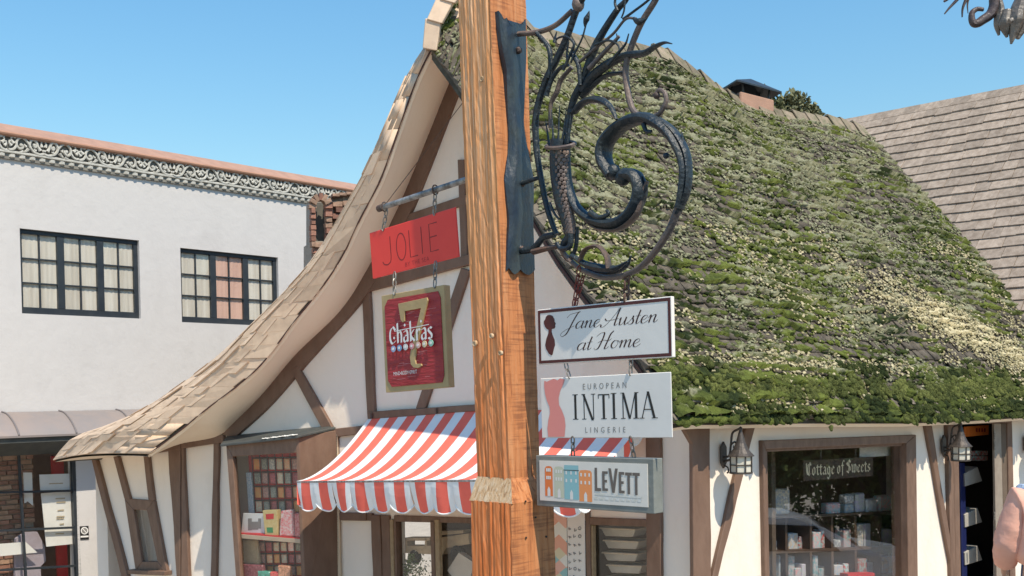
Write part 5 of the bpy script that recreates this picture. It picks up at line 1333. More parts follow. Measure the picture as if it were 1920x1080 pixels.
def font_text(sg, mb, body, x, y, h, sx=1.0, track=1.0, off=None, shear=0.0):
    """lettering in Blender's built-in sans face, h = capital height in metres; x is the left edge. Returns width"""
    cu = bpy.data.curves.new('txt', 'FONT'); cu.body = body; cu.size = h / .70; cu.space_character = track; cu.shear = shear; cu.resolution_u = 3
    ob = bpy.data.objects.new('txt', cu); COL.objects.link(ob); dg = bpy.context.evaluated_depsgraph_get(); me = bpy.data.meshes.new_from_object(ob.evaluated_get(dg))
    o_ = off or sg.lay(); vs = [sg.P(x + v.co.x * sx, y + v.co.y, o_) for v in me.vertices]; k = len(mb.v); mb.v += [tuple(v) for v in vs]
    for p in me.polygons: mb.f.append(tuple(k + i for i in p.vertices)); mb.m.append(0)
    wd = max([v.co.x for v in me.vertices] + [0]) * sx
    bpy.data.objects.remove(ob); bpy.data.curves.remove(cu); bpy.data.meshes.remove(me); return wd
SCR = {'a': ([[(.78, .85), (.5, 1), (.2, .8), (.08, .4), (.2, .04), (.45, .08), (.7, .45), (.8, .95)], [(.8, 1), (.76, .5), (.75, .15), (.87, 0), (1.05, .25)]], .98),
 'n': ([[(-.05, .6), (.1, .97), (.18, .8), (.15, 0)], [(.15, .35), (.35, .85), (.55, 1), (.66, .85), (.63, .4), (.66, .08), (.8, 0), (1, .3)]], .95),
 'e': ([[(.05, .4), (.4, .5), (.62, .8), (.45, 1), (.2, .85), (.08, .45), (.2, .05), (.45, 0), (.8, .35)]], .74),
 'u': ([[(-.02, .7), (.1, .97), (.12, .5), (.14, .12), (.3, 0), (.5, .25), (.68, .95)], [(.7, 1), (.66, .4), (.7, .08), (.82, 0), (1, .3)]], .95),
 's': ([[(-.02, .1), (.3, .7), (.42, 1.08), (.42, .75), (.55, .4), (.5, .08), (.25, -.02), (.05, .12)]], .66),
 't': ([[(.3, 1.75), (.22, 1), (.2, .2), (.32, 0), (.55, .25)], [(-.05, 1), (.5, 1.05)]], .54),
 'o': ([[(.55, .95), (.3, 1), (.1, .7), (.08, .3), (.3, 0), (.55, .15), (.68, .6), (.55, .95), (.8, .82)]], .82),
 'm': ([[(-.05, .6), (.1, .97), (.18, .8), (.15, 0)], [(.15, .35), (.35, .85), (.52, 1), (.6, .8), (.58, 0)], [(.58, .35), (.78, .85), (.95, 1), (1.05, .8), (1.03, .4), (1.05, .08), (1.2, 0), (1.35, .3)]], 1.32),
 'J': ([[(-.2, 1.6), (.05, 2), (.6, 2.15), (1.15, 2.3), (.9, 2.05), (.62, 1), (.42, 0), (.2, -.7), (-.2, -.95), (-.4, -.6), (0, -.1), (.9, .4)]], 1.0),
 'A': ([[(-.4, .25), (-.35, -.05), (-.1, -.08), (.2, .25), (.62, 1), (1.2, 2.3)], [(1.2, 2.3), (1.12, 1.2), (1.08, .2), (1.2, 0), (1.4, .2)], [(-.15, 1.0), (.1, .72), (.5, .72), (1.35, .9)]], 1.42),
 'H': ([[(-.3, 1.7), (-.05, 2.05), (.35, 2.2), (.45, 1.8), (.35, .8), (.2, .1), (-.1, -.06), (-.25, .2)], [(1.35, 2.3), (1.12, 1.9), (1, 1), (.9, .1), (1.05, -.02), (1.3, .25)], [(.0, .85), (.5, 1.15), (1.1, 1.05), (1.35, 1.3)]], 1.42)}
BLK = {'o': ([[(.15, .2), (.15, .8), (.36, 1), (.6, .8), (.6, .2), (.4, 0), (.15, .2)]], .82), 't': ([[(.25, 1.3), (.25, .2), (.4, 0), (.6, .15)], [(0, 1), (.55, 1)]], .6),
 'a': ([[(.1, .8), (.35, 1), (.6, .8), (.6, .15), (.75, 0)], [(.6, .55), (.3, .5), (.1, .25), (.3, 0), (.6, .2)]], .84), 'g': ([[(.15, .2), (.15, .8), (.36, 1), (.6, .8), (.6, -.3), (.4, -.6), (.1, -.4)], [(.15, .2), (.4, 0), (.6, .15)]], .84),
 'e': ([[(.15, .5), (.6, .72), (.4, 1), (.15, .8), (.15, .2), (.35, 0), (.65, .2)]], .74), 'f': ([[(.7, 1.5), (.5, 1.7), (.3, 1.4), (.3, -.3)], [(.05, 1), (.6, 1)]], .68),
 'w': ([[(.02, 1.1), (.15, .85), (.15, .2), (.35, 0), (.55, .2), (.55, 1.1)], [(.55, .2), (.75, 0), (.98, .2), (.98, .8), (.8, 1.1)]], 1.18), 's': ([[(.58, .85), (.35, 1), (.12, .8), (.3, .55), (.58, .4), (.55, .15), (.3, 0), (.08, .15)]], .74),
 'l': ([[(.25, 1.7), (.25, .2), (.4, 0), (.6, .15)]], .52),
 'C': ([[(1, 1.25), (.75, 1.65), (.42, 1.4), (.3, .8), (.36, .3), (.68, 0), (1.02, .3)], [(.05, 1.55), (.12, .6), (.3, .1)], [(.64, 1.45), (.64, .2)]], 1.14), 'S': ([[(.9, 1.35), (.6, 1.7), (.22, 1.4), (.36, 1), (.78, .75), (.84, .3), (.52, 0), (.08, .25)], [(.02, 1.3), (.4, .92)], [(.55, 1.6), (.55, .2)]], 1.06)}
CHK = {'C': ([[(.82, 1.15), (.5, 1.45), (.15, 1.1), (.1, .4), (.35, 0), (.8, .2)]], .9), 'h': ([[(.15, 1.75), (.15, 0)], [(.15, .7), (.4, 1), (.62, .75), (.6, 0)]], .78), 'a': ([[(.1, .85), (.4, 1), (.6, .8), (.6, 0)], [(.6, .6), (.2, .5), (.1, .2), (.3, 0), (.6, .25)]], .78),
 'k': ([[(.15, 1.75), (.15, 0)], [(.6, 1), (.18, .5), (.65, 0)]], .74), 'r': ([[(.15, 1), (.15, 0)], [(.15, .65), (.38, 1), (.58, .85)]], .6), 's': ([[(.55, .9), (.3, 1), (.12, .75), (.5, .35), (.4, 0), (.08, .12)]], .66)}
def regular(n, r_, cx, cy, ph=0): return [(cx + r_ * math.cos(2 * math.pi * i / n + ph), cy + r_ * math.sin(2 * math.pi * i / n + ph)) for i in range(n)]

# --- red board hung from a pipe on the left of the post
arm = thing('sign_arm', SPL.pix(870, 338, -.0), 'galvanised pipe arm with a guy wire reaching left from the post', 'arm')
pipeA, pipeB = SPL.pix(711, 391), SPL.pix(892, 331)
MB().tube([pipeA, pipeB], .0125, 10).build('pipe', M['galv'], arm, smooth=True)
MB().tube([pipeA - (pipeB - pipeA).normalized() * .004, pipeA + (pipeB - pipeA).normalized() * .022], .0155, 10).build('pipe_cap', M['rust'], arm)
MB().tube([SPL.pix(722, 384), SPL.pix(868, 192)], .0016, 5).build('guy_wire', M['rust'], arm)
for (x, y) in ((721, 388), (816, 356)):
    c = SPL.pix(x, y); MB().tube([c + SPL.n * math.cos(a_ * .52) * .016 + Vector((0, 0, 1)) * math.sin(a_ * .52) * .02 for a_ in range(13)], .003, 5).build('hook_ring', M['rust'], arm)
J = Sign('red_sign_board', SPL, (694, 437), (856, 387), (858, 482), (697, 523), .008, 'red_sign', 'bright red board with thin dark lettering hanging from the pipe arm')
jl = MB(); W_, H_ = J.W, J.H
def jst(pts): J.stroke(jl, J.Q(pts), mono(.0021), smooth=False)
def jcv(pts): J.stroke(jl, J.Q(pts), mono(.0021), n=8)
jst([(.245, .80), (.245, .38)]); jcv([(.245, .38), (.235, .27), (.2, .22), (.16, .24), (.14, .30)])
jcv([(.37 + .055 * math.cos(a_), .52 + .285 * math.sin(a_)) for a_ in [math.pi / 2 + i * math.pi / 6 for i in range(13)]])
jst([(.47, .81), (.47, .245), (.555, .245)]); jst([(.61, .81), (.61, .245)])
jst([(.79, .81), (.70, .81), (.70, .245), (.79, .245)]); jst([(.70, .54), (.78, .54)])
jl.build('lettering', M['red_line'], J.t)
j2 = MB(); font_text(J, j2, 'BY THE SEA', .40 * W_, .075 * H_, .018, 1.0, 1.15); j2.build('small_lettering', mat('faded_red_lettering', (.45, .02, .02), .6), J.t)
chain(J.t, SPL.pix(725, 394), J.P(.17 * W_, H_ - .004), 3, .012, .0028); chain(J.t, SPL.pix(816, 362), J.P(.77 * W_, H_ - .004), 3, .012, .0028)

# --- carved red board with gold frame
Ck = Sign('carved_sign_board', SPL, (714, 553), (832, 536), (842, 724), (724, 738), .035, 'gold', 'carved dark red board in a gold frame with a large gold seven', off=.012)
W_, H_ = Ck.W, Ck.H
red_c = mat('sandblasted_red', (.30, .012, .018), .6, (.40, .035, .04), 9, .9, 26, stretch=(.8, .8, 5), dist=.006)
pn = MB(); Ck.slab(pn, [(.045, .022), (W_ - .035, .022), (W_ - .022, .05), (W_ - .022, H_ - .05), (W_ - .035, H_ - .022), (.045, H_ - .022), (.022, H_ - .05), (.022, .05)], .002, .001); pn.build('red_field', red_c, Ck.t)
sb = MB(); pinkm = mat('worn_pink_streaks', (.55, .20, .20), .8)
rr = random.Random(5)
for i in range(46):
    x = rr.uniform(.05, .28); y = rr.choice([rr.uniform(.05, .18), rr.uniform(.22, .33)]); l_ = rr.uniform(.02, .07)
    if x + l_ < W_ - .03: Ck.poly(sb, [(x, y), (x + l_, y + .001), (x + l_ * .9, y + rr.uniform(.0015, .003)), (x + .004, y + .002)], .0034 + i * 1e-5)
tag(sb.build('worn_streaks', pinkm, Ck.t), kind='stuff')
sv7 = MB()
Ck.slab(sv7, Ck.Q([(.30, .885), (.76, .90), (.77, .87), (.555, .40), (.53, .30), (.54, .26), (.62, .255), (.63, .235), (.575, .215), (.50, .225), (.46, .26), (.45, .33), (.47, .40), (.66, .805), (.40, .80), (.39, .70), (.36, .69), (.33, .72)]), .008, .003)
sv7.build('large_seven', M['gold'], Ck.t, bevel=.001)
wt = MB(); Ck.k = 180
s_ = .052; x0_ = .145 * W_; glyph_text(Ck, wt, 'Chakras', CHK, x0_, .49 * H_, s_ * .92, nib(.0042, math.radians(28), .35), track=.07)
Ck.slab(wt, [(.26 * W_, .605 * H_), (.80 * W_, .625 * H_), (.80 * W_, .632 * H_), (.26 * W_, .612 * H_)], .002, .010)
for (x, y) in ((.40, .66), (.66, .675), (.80, .47), (.22, .545)): Ck.poly(wt, regular(4, .007, x * W_, y * H_))
for i in range(len(wt.v)): pass
wt.v = [tuple(Vector(v) + Ck.n * .0125) for v in wt.v]
wt.build('white_lettering', M['white_paint'], Ck.t)
for i, c in enumerate([(.35, .42, .62), (.18, .34, .55), (.62, .62, .62), (.66, .28, .30), (.70, .45, .38), (.70, .58, .36), (.28, .55, .45)]):
    d_ = MB(); cx, cy = lerp(.20, .80, i / 6) * W_, (.435 + .012 * i / 6) * H_; Ck.slab(d_, regular(12, .014, cx, cy), .003, .012 + i * 1e-4); dd_ = d_.build('disc', mat('disc_paint', c, .5), Ck.t)
    e_ = MB(); Ck.slab(e_, regular(8, .006, cx, cy), .001, .0155 + i * 1e-4); e_.build('disc_centre', M['white_paint'], dd_)
mbs = MB(); font_text(Ck, mbs, 'MIND•BODY•SPIRIT', .16 * W_, .165 * H_, .0155, .78, 1.0, .0062); mbs.build('small_lettering', M['white_paint'], Ck.t)
chain(Ck.t, J.P(.27 * J.W, .002), Ck.P(.22 * W_, H_ - .002), 3, .012, .0028); chain(Ck.t, J.P(.745 * J.W, .002), Ck.P(.86 * W_, H_ - .002), 3, .012, .0028)

# --- white board with maroon border, cursive lettering and a cameo
Ja = Sign('cursive_sign_board', SPL, (1007, 582), (1260, 554), (1260, 671), (1010, 683), .018, 'sign_white', 'white board with maroon border, cursive lettering and a cameo silhouette')
W_, H_ = Ja.W, Ja.H; b_ = MB(); t_ = .011; i_ = .004
for (x0, y0, x1, y1) in ((i_, i_, W_ - i_, i_ + t_), (i_, H_ - i_ - t_, W_ - i_, H_ - i_), (i_, i_ + t_, i_ + t_, H_ - i_ - t_), (W_ - i_ - t_, i_ + t_, W_ - i_, H_ - i_ - t_)):
    Ja.poly(b_, [(x0, y0), (x1, y0), (x1, y1), (x0, y1)], .001)
b_.build('border', M['maroon'], Ja.t)
cm2 = MB(); cam_pts = [(.072, .86), (.085, .885), (.105, .885), (.125, .865), (.140, .80), (.141, .755), (.150, .72), (.1445, .70), (.1455, .66), (.137, .635), (.118, .63), (.114, .585), (.122, .52), (.137, .43), (.140, .34), (.128, .26), (.118, .17), (.108, .155), (.088, .19), (.066, .28), (.060, .35), (.070, .46), (.088, .56), (.089, .62), (.075, .64), (.062, .68), (.053, .745), (.054, .79), (.062, .80)]
Ja.poly(cm2, Ja.Q(cam_pts), .001); cm2.build('cameo_silhouette', M['maroon'], Ja.t)
jt = MB(); s_ = .0265; wj = glyph_w('Jane Austen', SCR, s_, .5, .05); wh = glyph_w('at Home', SCR, s_, .5, .05)
glyph_text(Ja, jt, 'Jane Austen', SCR, .225 * W_, .60 * H_, s_, copper(.0007, .0034), .42, track=.05, space=.5, sx=.675 * W_ / wj); glyph_text(Ja, jt, 'at Home', SCR, .305 * W_, .215 * H_, s_, copper(.0007, .0034), .42, track=.05, space=.5, sx=.47 * W_ / wh)
jt.build('cursive_lettering', mat('dark_maroon_ink', (.035, .008, .01), .5), Ja.t)
chain(Ja.t, SPL.pix(1086, 500, .012), Ja.P(.285 * W_, H_ - .002, -.006), 5, .011, .0025, 'chain_red'); chain(Ja.t, SPL.pix(1097, 505, -.012), Ja.P(.29 * W_, H_ - .002, -.010), 5, .011, .0025, 'chain_red')
chain(Ja.t, SPL.pix(1176, 512, .0), Ja.P(.675 * W_, H_ - .002, -.008), 4, .016, .005, 'rust')

# --- white board with black serif capitals and a pink figure
In_ = Sign('serif_sign_board', SPL, (1013, 709), (1260, 698), (1259, 820), (1016, 822), .004, 'sign_white', 'plain white board with tall black capitals and a pink torso outline')
W_, H_ = In_.W, In_.H
tb = MB(); In_.poly(tb, In_.Q([(.035, .96), (.055, .94), (.085, .965), (.115, .985), (.145, .955), (.165, .985), (.205, .965), (.19, .88), (.165, .78), (.150, .66), (.152, .55), (.175, .45), (.195, .33), (.200, .20), (.190, .02), (.055, .02), (.050, .16), (.060, .30), (.075, .42), (.072, .52), (.052, .62), (.038, .74), (.032, .86)]), .001)
tb.build('pink_torso', M['pink'], In_.t)
big = MB(); cx_ = .275 * W_; h_ = .40 * H_; y0_ = .30 * H_; th_ = .0105; tn_ = .0042
def rc(x, y, w_, hh): In_.poly(big, [(x, y), (x + w_, y), (x + w_, y + hh), (x, y + hh)])
def dg_(xa, ya, xb, yb_, w_): In_.poly(big, [(xa, ya), (xa + w_, ya), (xb + w_, yb_), (xb, yb_)])
def serif(x, y, w_): rc(x - w_ / 2, y, w_, .0028)
def gI(x): rc(x, y0_, th_, h_); serif(x + th_ / 2, y0_, .026); serif(x + th_ / 2, y0_ + h_, .026); return x + .040
def gN(x):
    rc(x + .004, y0_, tn_, h_); dg_(x + .040, y0_ - .004, x, y0_ + h_, th_ * 1.0); rc(x + .048, y0_, tn_, h_); serif(x + .006, y0_, .02); serif(x + .004, y0_ + h_, .018); serif(x + .05, y0_ + h_, .02); return x + .072
def gT(x): rc(x + .020, y0_, th_, h_); rc(x, y0_ + h_ - .004, .052, .0042); rc(x, y0_ + h_ - .016, .0032, .013); rc(x + .0488, y0_ + h_ - .016, .0032, .013); serif(x + .025, y0_, .026); return x + .066
def gM(x):
    rc(x + .004, y0_, tn_, h_); dg_(x + .030, y0_, x + .004, y0_ + h_, th_ * .9); dg_(x + .034, y0_, x + .058, y0_ + h_, tn_); rc(x + .058, y0_, th_, h_); serif(x + .006, y0_, .02); serif(x + .063, y0_, .026); serif(x + .004, y0_ + h_, .016); serif(x + .066, y0_ + h_, .018); return x + .086
def gA(x): dg_(x, y0_, x + .026, y0_ + h_, tn_); dg_(x + .050, y0_, x + .024, y0_ + h_ + .004, th_); rc(x + .012, y0_ + h_ * .33, .034, .0036); serif(x + .002, y0_, .02); serif(x + .056, y0_, .026); return x + .08
for f_ in (gI, gN, gT, gI, gM, gA): cx_ = f_(cx_)
big.build('serif_capitals', M['black'], In_.t)
sm = MB(); font_text(In_, sm, 'EUROPEAN', .345 * W_, .785 * H_, .0215, .85, 1.75); font_text(In_, sm, 'LINGERIE', .355 * W_, .085 * H_, .0205, .85, 1.95); sm.build('small_capitals', M['greyprint'], In_.t)
chain(In_.t, Ja.P(.21 * Ja.W, .002, -.006), In_.P(.24 * W_, H_ - .002, -.002), 2, .011, .0025); chain(In_.t, Ja.P(.705 * Ja.W, .002, -.006), In_.P(.71 * W_, H_ - .002, -.002), 2, .011, .0025)

# --- grey framed board with four painted houses
Lv = Sign('framed_sign_board', SPL, (1005, 855), (1226, 859), (1226, 965), (1006, 947), .055, 'grey_frame', 'grey framed board with four coloured houses hanging lowest on the post')
W_, H_ = Lv.W, Lv.H
pn = MB(); Lv.slab(pn, Lv.Q([(.035, .115), (.955, .115), (.955, .905), (.035, .905)]), .002, .0); pn.build('white_field', M['sign_beige'], Lv.t)
Lv.k = 900
def house(x0, x1, y0, y1, m, dome, name):
    mb = MB(); Lv.poly(mb, Lv.Q([(x0, y0), (x1, y0), (x1, y1 - .05), (x1 - .012, y1 - .01) if dome else (x1, y1), ((x0 + x1) / 2, y1), (x0 + .012, y1 - .01) if dome else (x0, y1), (x0, y1 - .05)]), .0026)
    o = mb.build(name, M[m], Lv.t); wd = MB(); cx = (x0 + x1) / 2
    Lv.poly(wd, Lv.Q([(cx - .013, y0), (cx + .013, y0), (cx + .013, y0 + .13), (cx, y0 + .19), (cx - .013, y0 + .13)]), .0029)
    for r_ in range(2):
        for c_ in range(3):
            a_ = lerp(x0 + .012, x1 - .028, c_ / 2); b_ = y0 + .33 + r_ * .15; Lv.poly(wd, Lv.Q([(a_, b_), (a_ + .013, b_), (a_ + .013, b_ + .065), (a_, b_ + .065)]), .0029)
    wd.build('house_openings', M['sign_white'], o)
house(.085, .155, .21, .80, 'orange', True, 'orange_house'); house(.17, .255, .19, .80, 'sage', True, 'sage_house'); house(.26, .385, .17, .83, 'aqua', False, 'aqua_house'); house(.39, .50, .145, .75, 'orange2', True, 'apricot_house')
rl = MB(); Lv.poly(rl, Lv.Q([(.255, .725), (.39, .725), (.39, .74), (.255, .74)]), .0032); rl.build('roof_line', M['winframe'], bpy.data.objects['aqua_house'])
lt = MB(); 
def lr(x0, y0, x1, y1): Lv.poly(lt, Lv.Q([(x0, y0), (x1, y0), (x1, y1), (x0, y1)]))
def ltr(kind, x, w_, y0, y1, st=.020):
    if kind == 'L': lr(x, y0, x + st, y1); lr(x + st, y0, x + w_, y0 + .06)
    if kind == 'E':
        lr(x, y0, x + st, y1)
        for yy in (y0, (y0 + y1) / 2 - .025, y1 - .05): lr(x + st, yy, x + w_ - (.006 if yy == (y0 + y1) / 2 - .025 else 0), yy + .05)
    if kind == 'V': Lv.poly(lt, Lv.Q([(x, y1), (x + st, y1), (x + w_ / 2 + .010, y0), (x + w_ / 2 - .010, y0)])); Lv.poly(lt, Lv.Q([(x + w_ - st, y1), (x + w_, y1), (x + w_ / 2 + .0105, y0), (x + w_ / 2 - .0095, y0)]))
    if kind == 'T': lr(x, y1 - .055, x + w_, y1); lr(x + w_ / 2 - st / 2, y0, x + w_ / 2 + st / 2, y1 - .055)
ltr('L', .525, .052, .36, .80); ltr('E', .588, .046, .37, .74); ltr('V', .640, .078, .345, .80, .022); ltr('E', .725, .046, .345, .74); ltr('T', .778, .054, .335, .735); ltr('T', .836, .058, .325, .735)
lt.build('block_lettering', M['levett'], Lv.t)
ft = MB(); 
for i in range(9): Lv.poly(ft, Lv.Q([(.52 + i * .044, .20), (.552 + i * .044, .20), (.552 + i * .044, .25), (.52 + i * .044, .25)]), .0026)
Lv.poly(ft, Lv.Q([(.525, .285), (.91, .27), (.91, .30), (.525, .315)]), .0027); ft.build('faded_line', M['faint'], Lv.t)
chain(Lv.t, In_.P(.255 * In_.W, .002), Lv.P(.305 * W_, H_, -.02), 3, .011, .003); chain(Lv.t, In_.P(.70 * In_.W, .002), Lv.P(.82 * W_, H_, -.02), 3, .011, .003)
# ------------------------------------------------------------------ white building on the left
FP = Plane(at(150, 800, 17.0), (0.663, 0.749))
zf = lambda x, y, off=0.0: FP.pix(x, y, off).z
bld = thing('white_building', Vector((FP.o.x, FP.o.y, zg(FP.o.x, FP.o.y))), 'two storey white stucco building with carved cornice and charcoal windows', 'building')
aL, aR = FP.pc(-170, 600)[0], FP.pc(760, 600)[0]
z_coping, z_fr1, z_fr0, z_bead = zf(300, 277), zf(300, 298), zf(300, 329), zf(300, 341)
Z0 = -1.8
WIN = [dict(c=[(35, 426), (259, 452), (266, 599), (43, 586)], pink=()), dict(c=[(336, 463), (521, 484), (524, 612), (343, 604)], pink=(1,))]
holes = []
for q_ in WIN:
    p = [FP.pc(*c) for c in q_['c']]; h0, h1 = (p[0][0] + p[3][0]) / 2, (p[1][0] + p[2][0]) / 2; t0 = (p[0][1] + p[1][1]) / 2; b0_ = (p[2][1] + p[3][1]) / 2
    q_['r'] = (h0, h1, b0_, t0); holes.append((h0, h1, lambda a, z=b0_: z, lambda a, z=t0: z))
s0, s1 = FP.pc(-120, 950)[0], FP.pc(144, 950)[0]; st_top = zf(60, 852)
holes.append((s0, s1, lambda a: -1.2, lambda a: st_top))
e0, e1 = FP.pc(191, 1000)[0], FP.pc(262, 1000)[0]; ed_top = zf(200, 938)
holes.append((e0, e1, lambda a: -1.75, lambda a: ed_top))
wb = MB(); cuts = sorted(set([aL, aR] + [x for h in holes for x in h[:2]]))
# each strip carries at most one hole per storey
for i in range(len(cuts) - 1):
    A0, A1 = cuts[i], cuts[i + 1]; mid_ = (A0 + A1) / 2; segs = [[Z0, z_fr1 - .03]]
    for (h0, h1, fb, ft_) in holes:
        if h0 <= mid_ <= h1:
            ns = []
            for (b_, t_) in segs:
                if fb(0) > b_ and ft_(0) < t_: ns += [[b_, fb(0)], [ft_(0), t_]]
                else: ns.append([b_, t_])
            segs = ns
    for b_, t_ in segs: wb.prism([FP.pt(A0, b_), FP.pt(A1, b_), FP.pt(A1, t_), FP.pt(A0, t_)], -FP.n * .25)
wb.prism([FP.pt(aL, Z0, -3), FP.pt(aR, Z0, -3), FP.pt(aR, z_coping - .1, -3), FP.pt(aL, z_coping - .1, -3)], -FP.n * .1)
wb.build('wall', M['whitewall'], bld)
ib = MB(); ib.prism([FP.pt(aL, st_top + .35, -.25), FP.pt(aR, st_top + .35, -.25), FP.pt(aR, st_top + .35, -3), FP.pt(aL, st_top + .35, -3)], (0, 0, .1)); ib.build('upper_floor', M['dark'], bld)
ib = MB(); ib.prism([FP.pt(aL, Z0, -1.5), FP.pt(aR, Z0, -1.5), FP.pt(aR, st_top + .3, -1.5), FP.pt(aL, st_top + .3, -1.5)], -FP.n * .05); ib.build('shop_back_wall', mat('brown_shop_wall', (.23, .12, .08), .8, (.17, .09, .06), 3), bld)
# coping
cp = MB(); cp.prism([FP.pt(aL, z_fr1, .085), FP.pt(aL, z_fr1 - .05, .075), FP.pt(aL, z_fr1 - .05, -.3), FP.pt(aL, z_coping + .03, -.3)], FP.h * (aR - aL)); cp.build('coping', M['terracotta'], bld)
cpd = MB(); cpd.tube([FP.pt(aL, z_fr1 - .01, .085), FP.pt(aR, z_fr1 - .01, .085)], .028, 8); cpd.build('coping_roll', mat('terracotta_roll', (.42, .23, .155), .8, (.34, .18, .12), 4), bld)
# frieze with scroll ornaments
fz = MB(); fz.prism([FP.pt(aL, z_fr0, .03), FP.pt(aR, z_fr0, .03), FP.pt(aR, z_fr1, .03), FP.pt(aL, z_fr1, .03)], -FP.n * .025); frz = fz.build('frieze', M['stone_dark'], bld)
HF = z_fr1 - z_fr0
def orn_mesh(seed):
    """one acanthus scroll, drawn in x (along), y (out), z (up), unit frieze height"""
    r = random.Random(seed); mb = MB()
    def tb(pts, r0, r1): 
        P = catmull([Vector((x, .10, z)) for x, z in pts], 6); mb.tube(P, [(lerp(r0, r1, i / (len(P) - 1)) * 1.5, lerp(r0, r1, i / (len(P) - 1)) * 1.45) for i in range(len(P))], 6)
    tb([(0, .15), (.25, .08), (.6, .2), (.8, .5), (.7, .8), (.48, .82), (.38, .6), (.5, .45), (.6, .55)], .05, .06)
    tb([(.8, .5), (1.0, .75), (1.25, .88), (1.5, .7), (1.55, .42), (1.38, .25), (1.2, .35), (1.25, .5)], .05, .055)
    tb([(1.55, .42), (1.7, .2), (1.9, .12), (2.0, .15)], .05, .05)
    for (x, z, dx, dz, w_) in ((.2, .3, .12, .42, .08), (.1, .5, -.02, .35, .07), (.9, .3, .25, -.18, .08), (1.0, .4, .1, .15, .06), (1.7, .5, .16, .3, .08), (1.85, .35, .12, .3, .07), (1.6, .85, .2, .05, .06), (.95, .9, -.16, .03, .06), (.3, .88, -.14, .04, .06), (1.2, .12, .2, -.02, .06), (.45, .25, .12, .12, .06), (1.78, .78, .1, .14, .05), (1.05, .15, -.1, -.03, .06)):
        tb([(x, z), (x + dx * .5 + dz * .12, z + dz * .5 - dx * .12), (x + dx, z + dz)], w_, .015)
    for (x, z, rr) in ((.55, .55, .10), (1.3, .45, .10), (.05, .3, .07), (1.92, .6, .06)):
        mb.ball((x, .12, z), rr, rr * .8, rr, n=8)
    me_o = mb.build('scroll_ornament', M['stone'], None, smooth=True); me = me_o.data; bpy.data.objects.remove(me_o); return me
om = orn_mesh(1); wdt = HF * 2.0; k = 0; a_ = FP.pc(-60, 260)[0]
while a_ < aR - wdt:
    fl_ = k % 2; inst('scroll_ornament', om, frame(FP.pt(a_ + (wdt if fl_ else 0), z_fr0 + random.uniform(-.006, .006), .03), FP.h * (-HF if fl_ else HF) * random.uniform(.97, 1.03), FP.n * HF * random.uniform(.85, 1.15), Vector((random.uniform(-.01, .01), 0, HF * random.uniform(.95, 1.02)))), frz); a_ += wdt; k += 1
bdm = MB(); a_ = FP.pc(-60, 260)[0]
bd_h = (z_fr0 - z_bead)
while a_ < aR:
    bdm.ball(FP.pt(a_, (z_fr0 + z_bead) / 2, .03), bd_h * .55, bd_h * .5, bd_h * .36, n=6); a_ += bd_h * 1.45
tag(bdm.build('bead_row', M['stone'], frz, smooth=True), kind='stuff')
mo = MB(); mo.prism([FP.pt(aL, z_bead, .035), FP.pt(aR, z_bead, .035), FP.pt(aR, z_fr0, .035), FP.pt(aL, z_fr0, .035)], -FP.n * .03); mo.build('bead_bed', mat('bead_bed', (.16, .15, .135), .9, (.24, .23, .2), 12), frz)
mo = MB(); mo.tube([FP.pt(aL, z_fr0, .05), FP.pt(aR, z_fr0, .05)], .022, 6); mo.build('frieze_moulding', M['stone'], frz)
# upper windows
for wi, q_ in enumerate(WIN):
    h0, h1, zb0, zt0 = q_['r']; fw_ = MB(); off = -.05; t_ = .065
    P_ = lambda s_, z_, o=off: FP.pt(lerp(h0, h1, s_), lerp(zb0, zt0, z_), o)
    def rect(mb, a0_, z0_, a1_, z1_, o, th): mb.prism([FP.pt(a0_, z0_, o), FP.pt(a1_, z0_, o), FP.pt(a1_, z1_, o), FP.pt(a0_, z1_, o)], -FP.n * th)
    rect(fw_, h0, zb0, h1, zb0 + .1, off, .06); rect(fw_, h0, zt0 - t_, h1, zt0, off, .06); rect(fw_, h0, zb0 + .1, h0 + .05, zt0 - t_, off, .06); rect(fw_, h1 - .07, zb0 + .1, h1, zt0 - t_, off, .06)
    W3 = (h1 - h0) / 3
    wo_ = fw_.build('window', M['winframe'], bld, bevel=.004)
    for k in (1, 2):
        ml = MB(); rect(ml, h0 + W3 * k - .055, zb0 + .1, h0 + W3 * k + .055, zt0 - t_, off + .004, .06); ml.build('mullion', M['winframe'], wo_, bevel=.004)
    for k in range(3):
        x0, x1 = h0 + W3 * k + (.05 if k == 0 else .055), h0 + W3 * (k + 1) - (.07 if k == 2 else .055); y0, y1 = zb0 + .1, zt0 - t_
        mv = MB(); rect(mv, (x0 + x1) / 2 - .011, y0, (x0 + x1) / 2 + .011, y1, off - .015, .03); mv.build('muntin', M['winframe'], wo_)
        for r_ in (1, 2):
            mh = MB(); zz_ = lerp(y0, y1, r_ / 3); rect(mh, x0, zz_ - .010, x1, zz_ + .010, off - .013, .03); mh.build('muntin', M['winframe'], wo_)
        for c_ in range(2):
            for r_ in range(3):
                pn = MB(); rect(pn, lerp(x0, x1, c_ / 2), lerp(y0, y1, r_ / 3), lerp(x0, x1, (c_ + 1) / 2), lerp(y0, y1, (r_ + 1) / 3), off - .03, .004); pn.build('pane', M['glass_up'], wo_)
        cu = MB(); n_ = 40; rows = [[], []]
        for i in range(n_ + 1):
            a_ = lerp(x0 - .05, x1 + .05, i / n_); o_ = -.10 + .003 * math.sin(i * 1.25 + k) + .0015 * math.sin(i * 2.9)
            rows[0].append(FP.pt(a_, zb0, o_)); rows[1].append(FP.pt(a_, zt0, o_ * .95))
        cu.sheet(rows); cu.build('curtain', M['pink_curtain' if k in q_['pink'] else 'curtain'], wo_, smooth=True)
